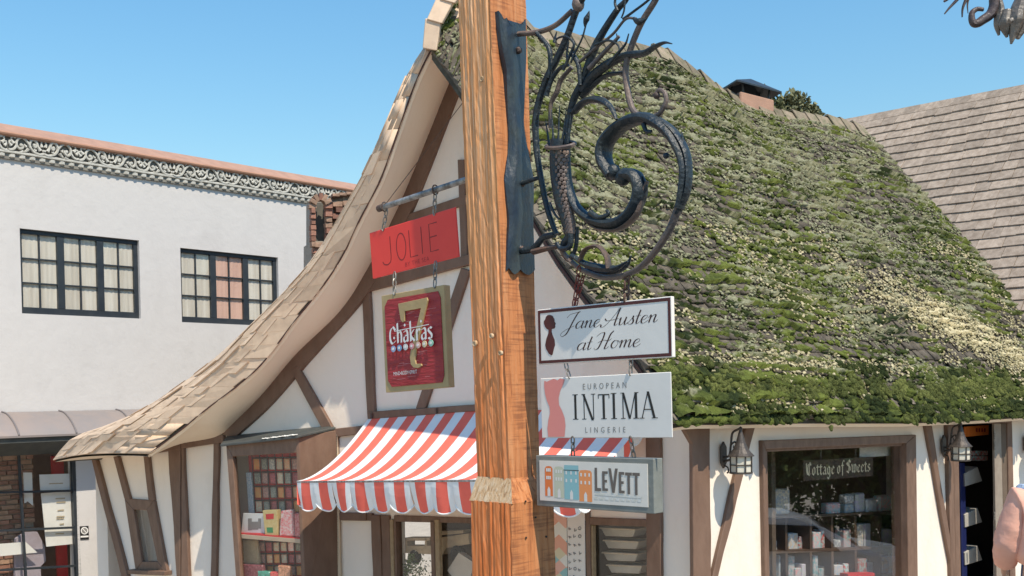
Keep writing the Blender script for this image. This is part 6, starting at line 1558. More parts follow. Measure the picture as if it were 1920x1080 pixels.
# copper canopy over the shop front
aC0, aC1 = aL, FP.pc(330, 790)[0]
zc1, zc0 = zf(100, 771), zf(60, 816, .55)
cc = MB(); prof = [(0.02, zc1), (.20, lerp(zc1, zc0, .10)), (.38, lerp(zc1, zc0, .42)), (.50, lerp(zc1, zc0, .78)), (.55, zc0)]
prof = catmull([Vector((p[0], p[1], 0)) for p in prof], 4)
cc.sheet([[FP.pt(lerp(aC0, aC1, k / 10), p.y, p.x) for k in range(11)] for p in prof]); cc.prism([FP.pt(aC0, zc0, .56), FP.pt(aC1, zc0, .56), FP.pt(aC1, zc0 - .03, .56), FP.pt(aC0, zc0 - .03, .56)], -FP.n * .03)
canopy = cc.build('copper_canopy', M['copper'], bld, smooth=True)
for x in (-80, 2, 109, 216, 300):
    a_ = FP.pc(x, 771)[0]; MB().tube([FP.pt(a_, p.y + .008, p.x + .006) for p in prof], .014, 5).build('standing_seam', mat('seam', (.17, .15, .15), .5), canopy)
fs_ = MB(); fs_.prism([FP.pt(aC0, zc0 - .03, .52), FP.pt(aC1, zc0 - .03, .52), FP.pt(aC1, zc0 - .11, .52), FP.pt(aC0, zc0 - .11, .52)], -FP.n * .1); fs_.prism([FP.pt(aC0, zc0 - .11, .46), FP.pt(aC1 - .4, zc0 - .11, .46), FP.pt(aC1 - .4, st_top + .0, .10), FP.pt(aC0, st_top + .0, .10)], -FP.n * .1); fs_.build('canopy_fascia', M['gutter'], bld, bevel=.006)
# shop front glazing
sf_ = MB()
def srect(mb, x0a, x0b, x1a, x1b, y0, y1, o, th): mb.prism([FP.pix(x0a, y0, o), FP.pix(x1a, y0, o), FP.pix(x1b, y1, o), FP.pix(x0b, y1, o)], -FP.n * th)
srect(sf_, 135, 146, 143, 155, 850, 1130, .0, .08)
front = sf_.build('shop_front', M['winframe'], bld, bevel=.004)
for (xa, xb) in ((34, 50), (-52, -40)):
    mb = MB(); srect(mb, xa, xb, xa + 4, xb + 4, 850, 1130, -.02, .04); mb.build('muntin', M['winframe'], front)
for (ya, yb_) in ((922, 918), (996, 987), (1072, 1059)):
    mb = MB(); mb.prism([FP.pix(-110, ya + 2, -.024), FP.pix(142, yb_, -.024), FP.pix(142, yb_ + 4, -.024), FP.pix(-110, ya + 6, -.024)], -FP.n * .03); mb.build('muntin', M['winframe'], front)
pn = MB(); srect(pn, -110, -100, 136, 148, 850, 1130, -.06, .005); pn.build('pane', M['glass'], front)
# brick pier standing inside the shop front
pier = thing('brick_pier', FP.pt(FP.pc(20, 1000)[0], Z0, -.7), 'rough brown brick pier behind the lower left shop glass', 'brick pier')
p0, p1 = FP.pc(-40, 950, -.55)[0], FP.pc(62, 950, -.55)[0]
mo = MB(); mo.prism([FP.pt(p0, Z0, -.55), FP.pt(p1, Z0, -.55), FP.pt(p1, st_top + .2, -.55), FP.pt(p0, st_top + .2, -.55)], -FP.n * .4); mo.build('mortar_core', M['mortar'], pier)
bms = [box_mesh('brick', M['brick' if i % 3 else 'tan_brick'], .06, .0, i) for i in range(6)]
z_ = -1.0; r_ = 0
while z_ < st_top + .12:
    a_ = p0 - (.1 if r_ % 2 else 0)
    while a_ < p1 - .05:
        l_ = random.uniform(.17, .23); l2 = min(l_, p1 - a_)
        c_ = FP.pt(a_ + l2 / 2, z_ + .032, -.55 + random.uniform(-.01, .02))
        if random.random() > .03: inst('brick', random.choice(bms), frame(c_, FP.h * (l2 / 2 - .008), FP.n * .05, Vector((random.uniform(-.002, .002), 0, .029))), pier)
        a_ += l_
    z_ += .074; r_ += 1
# papers, red drape, garment behind the glass
def inshop(name, pts, off, m, lab, cat, th=.01): 
    o = MB().prism([FP.pix(x, y, off) for x, y in pts], -FP.n * th).build(name, M[m] if isinstance(m, str) else m, None); tag(o, lab, cat); return o
pp1 = inshop('notice_paper', [(74, 890), (130, 888), (131, 920), (76, 922)], -.09, 'paper', 'short white notice at the top of the lower left shop glass', 'paper')
pp2 = inshop('notice_paper', [(77, 925), (132, 921), (136, 1020), (87, 1025)], -.10, 'paper', 'long white notice with faint printing in the lower left shop glass', 'paper')
inshop('paper_bag', [(44, 886), (60, 886), (62, 948), (52, 940), (46, 944)], -.12, 'paper', 'crumpled white paper hanging beside the brick pier', 'paper')
tx = MB()
for (x, y, w_) in ((92, 906, 26), (104, 934, 18), (106, 941, 17), (108, 956, 12), (106, 968, 15), (106, 972, 14), (112, 982, 8), (104, 1000, 16)):
    tx.prism([FP.pix(x, y, -.088), FP.pix(x + w_, y - 1, -.088), FP.pix(x + w_, y + 1.2, -.088), FP.pix(x, y + 2, -.088)], -FP.n * .001)
tag(tx.build('faint_printing', mat('tan_ink', (.42, .34, .22), .8), pp2), kind='stuff')
inshop('red_drape', [(97, 855), (119, 855), (130, 1130), (112, 1130)], -.5, 'red_in', 'red drape hanging behind the notices', 'drape', .05)
inshop('price_banner', [(-30, 1022), (48, 1016), (70, 1036), (-30, 1046)], -.14, 'paper', 'slanted white banner low in the shop glass', 'banner')
gm = mat('lavender_cloth', (.36, .32, .37), .9, (.3, .26, .3), 6, .4, 12)
inshop('hanging_garment', [(30, 1010), (48, 998), (70, 997), (84, 1024), (86, 1052), (76, 1062), (80, 1130), (28, 1130)], -.28, gm, 'lavender garment hanging in the lower left shop glass', 'garment', .06)
# side door, light string and notice
inshop('side_door', [(194, 938), (262, 938), (262, 1160), (200, 1160)], -.2, 'black', 'dark door with a beige upper panel beside the leaning cottage wall', 'door', .04)
sd = bpy.data.objects['side_door']; MB().prism([FP.pix(x, y, -.195) for x, y in ((192, 944), (206, 944), (212, 1014), (194, 1016))], -FP.n * .004).build('door_panel', M['cream_in'], sd)
MB().ball(FP.pix(222, 1070, -.15), .035, n=10).build('door_knob', M['gold'], sd, smooth=True)
ls = thing('light_string', FP.pix(190, 1080, .03), 'string of tiny bulbs down the white corner strip by the dark door', 'light string')
MB().tube([FP.pix(189, 915, .03), FP.pix(185, 930, .03), FP.pix(187, 1000, .03), FP.pix(194, 1130, .03)], .005, 5).build('cord', M['winframe'], ls)
for i in range(13): MB().ball(FP.pix(lerp(185, 193, i / 12), 930 + i * 15, .035), .014, n=6).build('bulb', M['greyprint'], ls)
ns = thing('notice_plate', FP.pix(158, 1010, .01), 'small black and white round symbol plate beside the shop front', 'notice')
MB().prism([FP.pix(x, y, .012) for x, y in ((150, 987), (166, 986), (167, 1011), (151, 1012))], -FP.n * .012).build('plate', M['black'], ns)
def ring_p(rad, o, n=16): return [FP.pix(158.5 + rad * math.cos(2 * math.pi * i / n), 995 + rad * math.sin(2 * math.pi * i / n), o) for i in range(n)]
MB().prism(ring_p(7, .014), -FP.n * .001).build('white_disc', M['white_paint'], ns); MB().prism(ring_p(5.2, .0155), -FP.n * .001).build('dark_disc', M['greyprint'], ns)
MB().prism([FP.pix(x, y, .017) for x, y in ((154, 991), (155, 990), (163, 999), (162, 1000))], -FP.n * .001).build('slash', M['white_paint'], ns)
MB().prism([FP.pix(x, y, .014) for x, y in ((151, 1005), (166, 1004), (166, 1007), (151, 1008))], -FP.n * .001).build('stripe', M['white_paint'], ns)

# ------------------------------------------------------------------ ruined brick turret behind the left verge
TPL = Plane(at(620, 430, 17.3), (0.93, 0.37))
tur = thing('brick_turret', TPL.pt(0, 1.0), 'old brick chimney turret with an arched niche behind the left roof edge', 'chimney')
mo = MB(); mo.prism([TPL.pix(x, y, -.05) for x, y in ((612, 372), (680, 360), (700, 640), (612, 640))], -TPL.n * .7)
mo.prism([TPL.pix(x, y, -.05) for x, y in ((586, 452), (612, 452), (612, 640), (586, 640))], -TPL.n * .7)
mo.prism([TPL.pix(x, y, -.22) for x, y in ((586, 375), (612, 375), (612, 452), (586, 452))], -TPL.n * .5)
mo.build('mortar_core', M['mortar'], tur)
nb_ = MB(); nb_.prism([TPL.pix(x, y, -.20) for x, y in ((588, 380), (611, 380), (611, 454), (588, 454))], -TPL.n * .01); nb_.build('niche_back', mat('niche_grey', (.14, .13, .11), .95, (.09, .085, .075), 8), tur)
tb_m = [box_mesh('brick', M['brick' if i % 3 else 'tan_brick'], .10, .0, 20 + i) for i in range(6)]
rr = random.Random(4)
def tbrick(x, y, w_, h_, rot=0.0, off=0.0, me=None):
    c_ = TPL.pix(x, y, off + rr.uniform(-.02, .03)); sx = w_ / FPX * c_.y / 2 / .93; sz = h_ / FPX * c_.y / 2; ca, sa = math.cos(rot), math.sin(rot)
    inst('brick', me or rr.choice(tb_m), frame(c_, (TPL.h * ca + Vector((0, 0, sa))) * sx, TPL.n * .08, (Vector((0, 0, ca)) - TPL.h * sa) * sz), tur)
for r_ in range(16):
    y = 384 + r_ * 11.5; x = 622 + (6 if r_ % 2 else 0)
    while x < 690:
        w_ = rr.uniform(17, 24); tbrick(x + w_ / 2, y - (x - 620) * .06, w_ - 2, 9); x += w_
for r_ in range(13):
    if r_ < 7: tbrick(615, 392 + r_ * 10.5, rr.uniform(8, 12), 8.5, 0, .02); tbrick(586, 396 + r_ * 10.5, rr.uniform(6, 9), 8.5, 0, .02)
for k in range(7):
    a_ = math.pi * k / 6; tbrick(600 + 15 * math.cos(a_), 388 - 18 * math.sin(a_), 6.5, 13, a_ - math.pi / 2, .03)
for r_ in range(10):
    y = 460 + r_ * 11; x = 584 + rr.uniform(-2, 3)
    while x < 622:
        w_ = rr.uniform(12, 20); tbrick(x + w_ / 2, y, w_ - 1.5, 9, rr.uniform(-.08, .08)); x += w_
for k in range(5): tbrick(628 + k * 13, 367 - k * 1.5, 12, 5, rr.uniform(-.1, .1), .03, tb_m[0])

# ------------------------------------------------------------------ shingled house on the right
nz0 = at(1920, 168, 19.5); nh = hg; nn = Vector((-nh.y, nh.x, 0)); nn = nn if nn.y < 0 else -nn
pit = math.radians(47); ds = (nn * math.cos(pit) - Vector((0, 0, 1)) * math.sin(pit)); nu = (nn * math.sin(pit) + Vector((0, 0, 1)) * math.cos(pit))
nb = thing('shingled_house', Vector((nz0.x, nz0.y, 0)), 'neighbouring house with a plain brown cedar shingle roof', 'house')
rfm = MB(); A_, B_ = nz0 - nh * 3.0, nz0 + nh * 5.0
rfm.prism([A_, B_, B_ + ds * 7.2, A_ + ds * 7.2], -nu * .08); rfm.prism([A_, B_, B_ + ds * .01 - nn * 5 - Vector((0, 0, 5)), A_ - nn * 5 - Vector((0, 0, 5))], -Vector((0, 0, .08)))
nr = rfm.build('roof', M['roof_under'], nb)
wlm = MB(); bl = A_ + ds * 6.8; br = B_ + ds * 6.8; wlm.prism([Vector((bl.x, bl.y, -1)), Vector((br.x, br.y, -1)), Vector((br.x, br.y, br.z - .1)), Vector((bl.x, bl.y, bl.z - .1))], -nn * .2); wlm.build('wall', M['plaster'], nb)
sm_ = [box_mesh('shingle', M['brown_shingle'], .03, .0, 60 + i) for i in range(5)]
def proj(p):
    d = Vector(p) - EYEP; z = d.dot(fw); return 960 + FPX * d.dot(rt) / z, CYP - FPX * d.dot(up) / z
cntn = 0; ex_ = .24; restn = []
for r_ in range(31):
    t_ = -2.6 - random.uniform(0, .3)
    while t_ < 4.6:
        w_ = random.uniform(.2, .46)
        c_ = nz0 + nh * (t_ + w_ / 2) + ds * (r_ * ex_ + .16); X, Y = proj(c_)
        tiltz = .10 + random.uniform(-.015, .02); zax = (nu + ds * .0).normalized(); dn = (ds * math.cos(tiltz) + nu * math.sin(tiltz)).normalized(); upn = nh.cross(dn).normalized(); upn = upn if upn.z > 0 else -upn
        mtx = frame(c_ + nu * .028 + ds * random.uniform(-.012, .012), nh * (w_ / 2 - .004), dn * .22, upn * .017)
        vis = X < 1960 and X > 1560 + (Y - 200) * .55 and Y < 640
        if vis and cntn < 300: inst('shingle', random.choice(sm_), mtx, nr); cntn += 1
        elif X < 2500: restn.append(mtx)
        t_ += w_
bx8 = np.array([[x, y, z] for z in (-1, 1) for (x, y) in ((-1, -1), (1, -1), (1, 1), (-1, 1))], float); VV = []
for m_ in restn: A3 = np.array(m_); VV.append(bx8 @ A3[:3, :3].T + A3[:3, 3])
if VV: tag(np_mesh('shingle_field', np.concatenate(VV), (FB[None] + (np.arange(len(VV)) * 8)[:, None, None]).reshape(-1, 4), M['brown_shingle'], nr), kind='stuff')
t_ = -2.6
while t_ < 4.6:
    c_ = nz0 + nh * t_; w_ = random.uniform(.3, .4); o = inst('ridge_cap', random.choice(sm_), frame(c_ + Vector((0, 0, .05)) + ds * .06, nh * (w_ / 2), ds * .11, nu * .014), nr); t_ += w_ * .8

# ------------------------------------------------------------------ trees
def leaf_mesh(name, lobes, n, size, c1, c2, parent, seed, squash=.6):
    r = np.random.default_rng(seed); lob = np.array(lobes); wts = lob[:, 3] ** 2; k = r.choice(len(lob), n, p=wts / wts.sum())
    d = r.normal(0, 1, (n, 3)); d /= np.linalg.norm(d, axis=1, keepdims=True); rad = r.random(n) ** .4
    c = lob[k, :3] + d * (lob[k, 3] * rad)[:, None] * np.array([1, 1, squash + .3]); 
    c += r.normal(0, .06, (n, 3)) * lob[k, 3][:, None]
    a = r.normal(0, 1, (n, 3)); a /= np.linalg.norm(a, axis=1, keepdims=True); b = np.cross(a, r.normal(0, 1, (n, 3))); b /= np.linalg.norm(b, axis=1, keepdims=True)
    s = size * r.uniform(.6, 1.4, n)[:, None]; V_ = np.stack([c - a * s, c + b * s * .5, c + a * s, c - b * s * .5], 1).reshape(-1, 3)
    g = r.random(n)[:, None] * .7 + .3 * (r.random(n)[:, None]); col = np.array(c1) * (1 - g) + np.array(c2) * g
    return np_mesh(name, V_, np.arange(4 * n).reshape(-1, 4), M['moss'], parent, col=np.repeat(col, 4, 0))
def tree(loc, lobes, n, size, c1, c2, lab, seed, trunk_r=.2):
    t = thing('tree', Vector(loc), lab, 'tree'); top = max(l[2] for l in lobes)
    mb = MB(); b_ = Vector(loc); cx = sum(l[0] for l in lobes) / len(lobes); cy = sum(l[1] for l in lobes) / len(lobes)
    P = [b_ + Vector((0, 0, -.2)), b_.lerp(Vector((cx, cy, top)), .35) + Vector((.1, 0, 0)), b_.lerp(Vector((cx, cy, top)), .75)]; C_ = catmull(P, 6)
    mb.tube(C_, [lerp(trunk_r, trunk_r * .35, i / (len(C_) - 1)) for i in range(len(C_))], 8)
    for l in lobes: 
        s_ = C_[random.randrange(5, len(C_))]; e_ = Vector(l[:3]); mb.tube(catmull([s_, s_.lerp(e_, .5) + Vector((0, 0, .15)), e_], 4), [trunk_r * .35 * (1 - .08 * i) for i in range(9)], 6)
    mb.build('trunk', mat('bark', (.09, .065, .05), .95, (.13, .1, .08), 8, .6, 30), t, smooth=True)
    leaf_mesh('crown', lobes, n, size, c1, c2, t, seed); return t
def lob(px, py, Y, r_): p = at(px, py, Y); return (p.x, p.y, p.z, r_)
p = at(1475, 230, 30); tree((p.x, p.y, zg(p.x, p.y)), [lob(1487, 196, 30, .42), lob(1470, 206, 30, .36), lob(1503, 203, 30, .36), lob(1522, 214, 30, .26), lob(1458, 218, 30, .3), lob(1490, 218, 30, .5), lob(1512, 226, 30, .5)], 2600, .07, (.09, .095, .05), (.26, .26, .15), 'olive green treetop showing over the mossy ridge right of the chimney', 5, .12)
p = at(1440, 230, 26); tree((p.x, p.y, zg(p.x, p.y)), [lob(1432, 182, 26, .28), lob(1440, 196, 26, .34), lob(1446, 210, 26, .3), lob(1430, 205, 26, .4)], 1200, .06, (.06, .07, .035), (.19, .2, .1), 'dark treetop directly behind the chimney hood', 6, .12)
# ------------------------------------------------------------------ inside the sweet shop window
IP = Plane(RP.o - RP.n * 0.16, RP.h)
ss = Sign('window_sign', IP, (1507, 864), (1637, 856), (1637, 893), (1506, 902), .02, 'shelfwood', 'dark brown hanging board with cream blackletter inside the shop window')
tx = MB(); w_ = glyph_w('Cottage of Sweets', BLK, 1.0, .42, .06); s_ = ss.W * .93 / w_
glyph_text(ss, tx, 'Cottage of Sweets', BLK, ss.W * .035, ss.H * .26, s_, nib(s_ * .085, math.radians(38), .3), smooth=False, space=.42, track=.06)
tx.build('blackletter', mat('cream_paint', (.85, .72, .48), .6), ss.t)
for x in (.25, .75): chain(ss.t, ss.P(ss.W * x, ss.H, -.01), ss.P(ss.W * x, ss.H + .16, -.01), 4, .012, .003)
IS = Plane(RP.o - RP.n * 0.42, RP.h)
unit = thing('shelf_unit', IS.pix(1570, 1110), 'dark wooden cubbyhole shelves behind the shop window', 'shelves')
xs = [1438, 1474, 1520, 1560, 1604, 1650, 1700]; ys = [965, 1030, 1082, 1125]
for y in ys: board('shelf', IS, [(1436, y + 4), (1702, y - 8), (1702, y - 3), (1436, y + 9)], 0, .32, 'shelfwood', unit)
for x in xs: board('upright', IS, [(x - 2, 968), (x + 2, 968), (x + 4, 1125), (x, 1125)], -.004, .3, 'shelfwood', unit)
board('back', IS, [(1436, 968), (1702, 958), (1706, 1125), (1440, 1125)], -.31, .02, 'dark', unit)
gcol = {'white': (.80, .79, .76), 'cream': (.74, .64, .48), 'tan': (.56, .42, .28), 'pink': (.70, .36, .36), 'blue': (.30, .42, .52), 'red': (.55, .07, .06), 'teal': (.12, .36, .40), 'grey': (.38, .38, .38), 'lilac': (.48, .42, .55)}
gm_ = {k: mat('goods_' + k, c, .5, tuple(min(1, .75 - x * .6) for x in c), 32, .2, 40, spec=.5, objvar=.3, detail=2) for k, c in gcol.items()}
rr = random.Random(12); names_ = ['leftmost', 'second', 'third', 'fourth', 'fifth', 'rightmost']
for r_ in range(2):
    for c_ in range(6):
        x0, x1 = xs[c_] + 5, xs[c_ + 1] - 4; yb_ = ys[r_ + 1] - (x0 - 1436) * .045 + 3; n_ = rr.choice([2, 2, 3, 3]); x = x0
        kk = list(gm_); 
        for i in range(n_):
            w_ = (x1 - x0) / n_ - 1; h_ = rr.uniform(14, 44); col = rr.choice(kk)
            o = board('boxed_sweets', IS, [(x, yb_ - h_), (x + w_, yb_ - h_ - .6), (x + w_, yb_ - .6), (x, yb_)], -.05 - rr.uniform(0, .06), .12, gm_[col], None, .006)
            tag(o, '%s box standing in the %s compartment of the %s shelf row, %s' % (col, names_[c_], ['upper', 'lower'][r_], ['alone' if n_ == 1 else 'first from the left', 'second from the left', 'third from the left'][i]), 'box', 'boxes on the shop shelves'); x += w_ + 1
# things standing on top of the shelves
for (x0, y0, x1, y1, col, lab, th) in ((1440, 918, 1482, 966, 'cream', 'cream straw filled basket on top of the shelves at left', .2), (1552, 944, 1577, 966, 'pink', 'pink and white box on top of the shelves', .1), (1586, 928, 1602, 945, 'white', 'upper white jar of the middle pair on the shelves', .1), (1586, 946, 1602, 964, 'blue', 'lower blue jar of the middle pair on the shelves', .1), (1606, 926, 1622, 962, 'lilac', 'tall lilac packet on the shelves', .1), (1626, 936, 1645, 962, 'grey', 'grey packet on top of the shelves', .1), (1650, 930, 1672, 961, 'pink', 'pink bow topped packet at the right of the shelves', .1)):
    o = board('goods_packet', IS, [(x0, y0), (x1, y0 - 2), (x1, y1 - 2), (x0, y1)], -.04, th, gm_[col], None, .015); tag(o, lab, 'packet')
cw_ = upright('closing_card', RP, [(1680, 965), (1701, 962), (1702, 1000), (1681, 1003)], -.12, .006, mat('orange_red_card', (.72, .10, .06), .6), 'small orange red card at the right edge of the shop window', 'card')
li = MB()
for y in (972, 977, 984, 990, 995): li.prism([RP.pix(x, yy, -.118) for x, yy in ((1683, y), (1699, y - 2), (1699, y - .4), (1683, y + 1.6))], -RP.n * .001)
tag(li.build('white_print', M['white_paint'], cw_), kind='stuff')
board('red_mat', IS, [(1590, 1076), (1640, 1074), (1640, 1080), (1590, 1082)], .1, .1, 'red_in', None).name = 'red_cloth'
tag(bpy.data.objects['red_cloth'], 'strip of red cloth at the bottom of the shop window', 'cloth')
upright('white_banner', IP, [(1612, 838), (1690, 834), (1690, 853), (1612, 858)], -.03, .004, M['paper'], 'plain white paper strip at the top right inside the shop window', 'paper')
board('doorway_shade_panel', RP, [(1780, 770), (1930, 770), (1935, 1140), (1780, 1140)], -.75, .03, mat('doorway_shade', (.018, .014, .012), .9), door)  # near-black panel added behind the goods to stand in for the unlit interior
# doorway goods
DP = Plane(RP.o - RP.n * .35, RP.h)
upright('orange_placard', DP, [(1809, 800), (1854, 797), (1854, 815), (1810, 819)], 0, .02, mat('orange_placard', (.75, .22, .04), .6, (.65, .17, .03), 9), 'orange placard hanging at the top of the doorway', 'placard')
op = bpy.data.objects['orange_placard']; li = MB()
for i in range(4): li.prism([DP.pix(x, y, .003) for x, y in ((1830 + i * 5, 803), (1833 + i * 5, 803), (1833 + i * 5, 810), (1830 + i * 5, 810))], -DP.n * .001)
li.build('red_print', M['red_line'], op)
for i in range(8):
    x, y = 1816 + (i % 4) * 9.5, 846 + (i // 4) * 10
    upright('red_packet', DP, [(x, y), (x + 8, y - 1), (x + 8, y + 7), (x, y + 8)], -.1, .05, gm_['red'], 'small red packet in the %s row behind the doorway lantern, %s from the left' % (['upper', 'lower'][i // 4], ['first', 'second', 'third', 'fourth'][i % 4]), 'packet', 'red packets in the doorway', .004)
upright('blue_strip', DP, [(1800, 868), (1809, 868), (1815, 1130), (1805, 1130)], .0, .04, mat('deep_blue', (.008, .014, .075), .5), 'deep blue upright board just inside the doorway', 'board')
for i, y in enumerate((880, 957, 1028, 1098)):
    mb = MB(); P4 = [DP.pix(x, yy, .02) for x, yy in ((1809, y + 8), (1833, y - 5), (1842, y + 22), (1810, y + 32))]
    mb.prism(P4, -DP.n * .22 + Vector((.05, 0, 0))); o = mb.build('tilted_carton', mat('grey_carton', (.40, .38, .34), .8, (.35, .33, .3), 6), None, bevel=.004)
    tag(o, ['topmost', 'second', 'third', 'lowest'][i] + ' tilted pale carton in the doorway display', 'carton', 'cartons in the doorway')

# ------------------------------------------------------------------ people at the right edge
def skin_body(name, joints, edges, radii, m, parent, sub=2):
    me = bpy.data.meshes.new(name); me.from_pydata([tuple(j) for j in joints], edges, []); o = bpy.data.objects.new(name, me); COL.objects.link(o)
    md = o.modifiers.new('skin', 'SKIN'); md.use_smooth_shade = True
    for i, r_ in enumerate(radii): me.skin_vertices[0].data[i].radius = r_ if hasattr(r_, '__len__') else (r_, r_)
    me.skin_vertices[0].data[0].use_root = True
    s_ = o.modifiers.new('sub', 'SUBSURF'); s_.levels = s_.render_levels = sub; me.materials.append(m); o.parent = parent; return o
def person(loc, yaw, lab, top_m, top_name, sleeve, legs_m, skin_m, hair_m, arm='down', top_extra=.0, hood=False):
    t = thing('person', loc, lab, 'person'); t.rotation_euler = (0, 0, yaw)
    z = 0
    J = [(0, 0, .95), (0, .01, 1.15), (0, .0, 1.38), (0, .015, 1.50), (0, .03, 1.58), (0, .04, 1.68), (0, .03, 1.76)]
    E = [(0, 1), (1, 2), (2, 3), (3, 4), (4, 5), (5, 6)]; R = [(.15, .11), (.13, .10), (.16, .105), (.06, .06), (.055, .058), (.078, .095), (.065, .08)]
    arms = []
    for sx in (-1, 1):
        b = len(J); el = (sx * .27, -.02, 1.10); wr = (sx * .25, .16, .92) if arm == 'down' else (sx * .10, .30, 1.12)
        J += [(sx * .17, 0, 1.42), el, wr, (wr[0] * .98, wr[1] + .06, wr[2] - .06)]; E += [(2, b), (b, b + 1), (b + 1, b + 2), (b + 2, b + 3)]; R += [.062, .045, .03, (.036, .018)]; arms.append((b, b + 1, b + 2))
    legs = []
    for sx in (-1, 1):
        b = len(J); J += [(sx * .095, 0, .90), (sx * .11, .03, .50), (sx * .11, -.01, .09), (sx * .12, .14, .035)]; E += [(0, b), (b, b + 1), (b + 1, b + 2), (b + 2, b + 3)]; R += [.085, .058, .04, (.042, .03)]; legs.append(b)
    skin_body('body', J, E, R, skin_m, t)
    e_ = top_extra
    J2 = [(0, 0, .92), (0, .01, 1.15), (0, 0, 1.38), (0, .01, 1.475)]; E2 = [(0, 1), (1, 2), (2, 3)]; R2 = [(.185 + e_, .14 + e_), (.165 + e_, .13 + e_), (.185 + e_, .125 + e_), (.085, .08)]
    for k, (a_, b_, c_) in enumerate(arms):
        b = len(J2); end = Vector(J[b_]).lerp(Vector(J[c_]), .9 if sleeve == 'long' else 0.02); J2 += [J[a_], J[b_], tuple(end)]; E2 += [(2, b), (b, b + 1), (b + 1, b + 2)]; R2 += [.085 + e_ * .6, .065 + e_ * .5, .05 + e_ * .4]
        if sleeve != 'long': J2[b + 1] = tuple(Vector(J[a_]).lerp(Vector(J[b_]), .6)); R2[b + 2] = .075
    to_ = skin_body(top_name, J2, E2, R2, top_m, t, 3)
    tx_ = bpy.data.textures.new('cloth_folds', 'CLOUDS'); tx_.noise_scale = .07; tx_.noise_depth = 3
    dm_ = to_.modifiers.new('folds', 'DISPLACE'); dm_.texture = tx_; dm_.strength = .02; dm_.mid_level = .5
    if hood:
        hm = MB(); hm.tube([Vector((.115 * math.cos(a_), -.03 + .085 * math.sin(a_), 1.505 + .02 * math.cos(a_))) for a_ in [i * math.pi / 8 for i in range(17)]], .038, 10)
        o = hm.build('hood', top_m, None, smooth=True); o.parent = t
    J3 = [(0, 0, .97), (0, 0, .9)]; E3 = [(0, 1)]; R3 = [(.165, .125), (.16, .12)]
    for k in legs: b = len(J3); J3 += [J[k], J[k + 1], (J[k + 2][0], J[k + 2][1], .12)]; E3 += [(1, b), (b, b + 1), (b + 1, b + 2)]; R3 += [.10, .075, .06]
    skin_body('trousers', J3, E3, R3, legs_m, t)
    sh_ = MB()
    for k in legs: p_ = Vector(J[k + 2]); sh_.ball(p_ + Vector((0, .07, -.045)), .052, .14, .05, n=12)
    for i, k in enumerate(legs): p_ = Vector(J[k + 2]); o = MB().ball(p_ + Vector((0, .07, -.045)), .052, .14, .05, n=12).build('shoe', mat('shoe_white', (.5, .5, .5), .7), None, smooth=True); o.parent = t
    hr_ = MB(); hr_.ball((0, .02, 1.755), .088, .105, .10, n=14); hr_.ball((0, -.035, 1.68), .08, .07, .12, n=12); o = hr_.build('hair', hair_m, None, smooth=True); o.parent = t
    fc = MB(); fc.ball((0, .135, 1.69), .013, .022, .02, n=8); fc.build('nose', skin_m).parent = t
    for sx in (-1, 1):
        fc = MB(); fc.ball((sx * .03, .122, 1.715), .012, .008, .008, n=8); fc.build('eye', M['black']).parent = t
        fc = MB(); fc.ball((sx * .088, .03, 1.69), .012, .022, .032, n=8); fc.build('ear', skin_m).parent = t
    fc = MB(); fc.ball((0, .122, 1.645), .024, .008, .006, n=8); fc.build('mouth', mat('lip', (.45, .16, .14), .6)).parent = t
    for k, (a_, b_, c_) in enumerate(arms):      # fingers
        h0_ = Vector(J[c_ + 1]); d = (Vector(J[c_ + 1]) - Vector(J[c_])).normalized(); sx = -1 if k == 0 else 1
        for f_ in range(4):
            s0_ = h0_ + Vector((0, (f_ - 1.5) * .008, (f_ - 1.5) * .017)); L_ = [.062, .07, .066, .052][f_]
            fg = MB(); fg.tube([s0_, s0_ + d * L_ * .5 + Vector((-sx * .006, 0, -.004)), s0_ + d * L_ + Vector((-sx * .018, 0, -.014))], [.0095, .0085, .006], 7); fg.build('finger', skin_m, None, smooth=True).parent = t
        fg = MB(); s0_ = Vector(J[c_]).lerp(h0_, .5); fg.tube([s0_, s0_ + d * .03 + Vector((-sx * .03, 0, .012)), s0_ + d * .06 + Vector((-sx * .035, 0, .01))], [.012, .010, .007], 7); fg.build('thumb', skin_m, None, smooth=True).parent = t
    return t
skin1 = mat('skin_tone', (.52, .30, .21), .5, (.47, .26, .18), 9); hair1 = mat('brown_hair', (.06, .035, .02), .6, (.04, .022, .014), 30, .5, 60)
peach = mat('peach_fleece', (.82, .44, .33), .95, (.76, .38, .28), 7, .4, 8, dist=.03); lblue = mat('pale_blue_cotton', (.44, .54, .70), .9, (.38, .48, .65), 60, .8, 9, dist=.05)
jeans = mat('blue_denim', (.07, .10, .17), .9, (.05, .075, .13), 14, .3, 60)
def gl(px, Y): p = at(px, 740, Y); return Vector((p.x, p.y, zg(p.x, p.y) + .12))
p1_ = gl(1962, 7.9); person(p1_, math.radians(-12), 'person in a peach hooded top walking at the right edge', peach, 'hooded_top', 'long', jeans, skin1, hair1, 'down', .085, True)
p2_ = gl(1953, 9.2); person(p2_, math.radians(20), 'person in a pale blue short sleeved shirt behind the peach hooded top', lblue, 'shirt', 'short', jeans, skin1, hair1, 'down', .03)

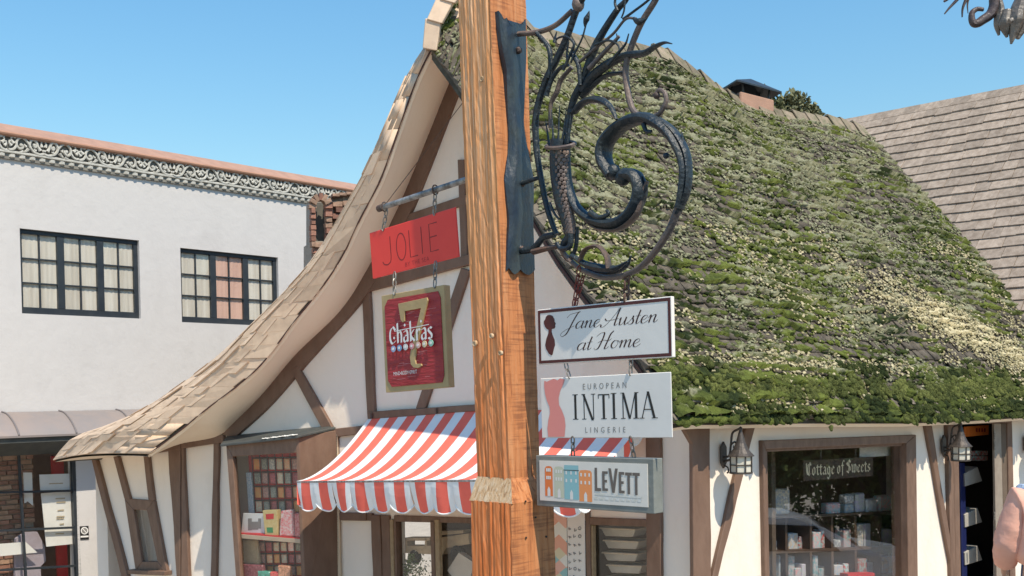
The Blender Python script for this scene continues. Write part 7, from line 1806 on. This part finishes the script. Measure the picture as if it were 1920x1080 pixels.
# ------------------------------------------------------------------ second ornament hanging into the top right corner
cY = 3.3
pw = mat('pewter_leaf', (.24, .21, .18), .45, (.10, .085, .075), 25, .5, 60, spec=.6); di = mat('purple_brown_iron', (.05, .04, .05), .45, (.10, .07, .06), 25, .3, 60)
co = thing('hanging_iron_ornament', at(1890, 20, cY), 'dark iron scroll with pewter leaves hanging into the top right corner', 'ornament')
def cori(name, pts, r0, r1, m, wide=1.0, mid=None, dy=0.0):
    P = catmull([at(x, y, cY + dy) for x, y in pts], 6); NN = len(P); R = []
    for i, p in enumerate(P):
        t_ = i / (NN - 1); r_ = lerp(r0, r1, t_) if not mid else (lerp(r0, mid, t_ * 2) if t_ < .5 else lerp(mid, r1, t_ * 2 - 1)); R.append((r_ * wide / FPX * cY, r_ / FPX * cY))
    return MB().tube(P, R, 9, flat=(0, 1, 0)).build(name, m, co, smooth=True)
cori('scroll', [(1868, -40), (1865, -5), (1864, 12), (1857, 27), (1843, 37), (1834, 43), (1826, 44), (1822, 36), (1823, 24), (1832, 17), (1844, 18)], 11, 3.5, di, 1.0, 8)
cori('prong', [(1805, -14), (1794, 0), (1780, 15), (1771, 26)], 4, 1.2, di, 1.5); cori('prong', [(1820, -20), (1811, 0), (1805, 16), (1804, 32)], 4, 1.2, di, 1.5); cori('prong', [(1818, -10), (1814, 8), (1815, 25)], 2.4, .8, di); cori('prong', [(1790, -20), (1778, -4), (1770, 3)], 5, 2, di)
cori('leaf', [(1872, 0), (1875, 20), (1870, 45), (1873, 66)], 6, 2, pw, 1.6, 8); cori('leaf', [(1888, 20), (1884, 45), (1888, 70)], 8, 2, pw, 1.4, 11, -.02)
cori('leaf', [(1918, -10), (1906, 25), (1902, 52), (1896, 82)], 10, 2, pw, 1.4, 15, -.03); cori('leaf', [(1940, -10), (1926, 25), (1918, 48), (1908, 72)], 12, 4, pw, 1.3, 14, -.01)
cori('bead', [(1893, 40), (1896, 38), (1899, 36)], 5, 4, pw, 1, 5, -.06); cori('stalk', [(1920, -6), (1910, 8), (1908, 22)], 4, 3, di, 1, 4, -.04)
cori('hanger', [(1868, -30), (1900, -70), (1980, -80), (2080, -60)], 9, 9, di)
pst = thing('side_post', Vector((at(2092, 740, cY).x, cY, zg(2, cY))), 'timber post just outside the right edge carrying the hanging iron ornament', 'post')
MB().box((at(2092, 740, cY).x, cY, 2.6), (.09, 0, 0), (0, .09, 0), (0, 0, 2.1)).build('shaft', wr_, pst, bevel=.01)
MB().box((at(2092, 740, cY).x, cY, 4.75), (.12, 0, 0), (0, .12, 0), (0, 0, .05)).build('cap', wr_, pst, bevel=.01)

# ------------------------------------------------------------------ across the side street (seen mirrored in the shop glass)
def mirror(px, py, dist):
    p = RP.pix(px, py, -.03); d = ray(px, py).normalized(); d = d - RP.n * 2 * d.dot(RP.n); return p + d * dist
c0 = mirror(1462, 1010, 6.2); cz = c0.z - 1.05
car = thing('parked_car', Vector((c0.x, c0.y, cz)), 'white hatchback parked across the side street, mirrored in the shop window', 'car')
cd = Vector((.12, .99, 0)).normalized(); cl2 = Vector((cd.y, -cd.x, 0)); O_ = Vector((c0.x, c0.y, cz))
prof = [(-2.0, .35), (-2.05, .7), (-1.9, .95), (-1.75, 1.0), (-1.35, 1.38), (-.9, 1.46), (.1, 1.44), (.55, 1.3), (1.1, .98), (1.8, .86), (2.05, .7), (2.08, .38)]
body = MB(); rows = []
for s_, ins in ((-.86, .0), (-.84, .06), (-.6, .0), (.6, .0), (.84, .06), (.86, .0)):
    rows.append([O_ + cd * x + cl2 * (s_ * (1 - .18 * max(0, (z - .95)) / .5)) + Vector((0, 0, z - (.05 if abs(s_) > .85 else 0))) for x, z in prof])
body.sheet(rows); body.poly(rows[0]); body.poly(rows[-1][::-1]); body.sheet([[r_[0] for r_ in rows], [r_[-1] for r_ in rows]])
cb = body.build('body', mat('white_car_paint', (.75, .75, .76), .25, (.73, .73, .74), 2, coat=.6), car, smooth=True)
gsd = mat('dark_car_glass', (.02, .025, .03), .08)
for sd_ in (-1, 1):
    for (x0, x1, x2, x3) in ((-1.3, -.45, -.45, -1.0), (-.38, .75, .42, -.38)):
        q4 = []
        for (x, z) in ((x0, .98), (x1, .98), (x2, 1.33), (x3, 1.36)): q4.append(O_ + cd * x + cl2 * sd_ * (.868 * (1 - .18 * max(0, z - .95) / .5)) + Vector((0, 0, z)))
        MB().prism(q4, cl2 * sd_ * .006).build('side_window', gsd, car)
    for x in (-1.3, 1.3):
        w_ = thing_w = MB().lathe(O_ + cd * x + cl2 * sd_ * .70 + Vector((0, 0, .31)), [(.2, 0), (.31, .0), (.32, .05), (.31, .17), (.22, .185), (.2, .17)], cl2 * sd_, 20).build('wheel', wm, car)
        MB().lathe(O_ + cd * x + cl2 * sd_ * .86 + Vector((0, 0, .31)), [(.05, 0), (.2, .0), (.2, .02), (.06, .03)], cl2 * sd_, 12).build('rim', M['chain'], w_)
    MB().ball(O_ + cd * 1.98 + cl2 * sd_ * .6 + Vector((0, 0, .72)), .1, .06, .07, n=8).build('headlight', M['white_paint'], car); MB().ball(O_ - cd * 1.98 + cl2 * sd_ * .6 + Vector((0, 0, .8)), .06, .06, .12, n=8).build('tail_light', M['red_in'], car)
MB().prism([O_ + cd * .50 + cl2 * -.62 + Vector((0, 0, 1.33)), O_ + cd * .50 + cl2 * .62 + Vector((0, 0, 1.33)), O_ + cd * 1.06 + cl2 * .68 + Vector((0, 0, 1.02)), O_ + cd * 1.06 + cl2 * -.68 + Vector((0, 0, 1.02))], (0, 0, .012)).build('windscreen', gsd, car)
for i, (px, py, dist, r_, lab) in enumerate(((1470, 870, 15, 1.5, 'broad dark tree across the side street, nearest the car'), (1560, 860, 16, 1.3, 'middle dark tree across the side street'), (1660, 880, 14, 1.5, 'dark tree across the side street, far from the car'), (1610, 900, 22, 2.6, 'tall dark tree at the back across the side street'))):
    c = mirror(px, py, dist); g_ = min(zg(c.x, c.y), c.z - 2)
    lobes = [(c.x + random.uniform(-r_, r_) * .8, c.y + random.uniform(-r_, r_) * .8, c.z + random.uniform(-.5, .9) * r_, r_ * random.uniform(.5, .8)) for _ in range(8)]
    tree((c.x, c.y, g_), lobes, 3600, .11, (.035, .055, .018), (.20, .24, .08), lab, 30 + i, .2)
hp = mirror(1560, 945, 13); hd_ = thing('hedge', Vector((hp.x, hp.y, hp.z - .9)), 'clipped hedge across the side street', 'hedge')
leaf_mesh('foliage', [(hp.x + random.uniform(-.5, .5), hp.y - 4 + .8 * i, hp.z - .4, .62) for i in range(12)], 7000, .06, (.02, .035, .012), (.10, .14, .04), hd_, 77)
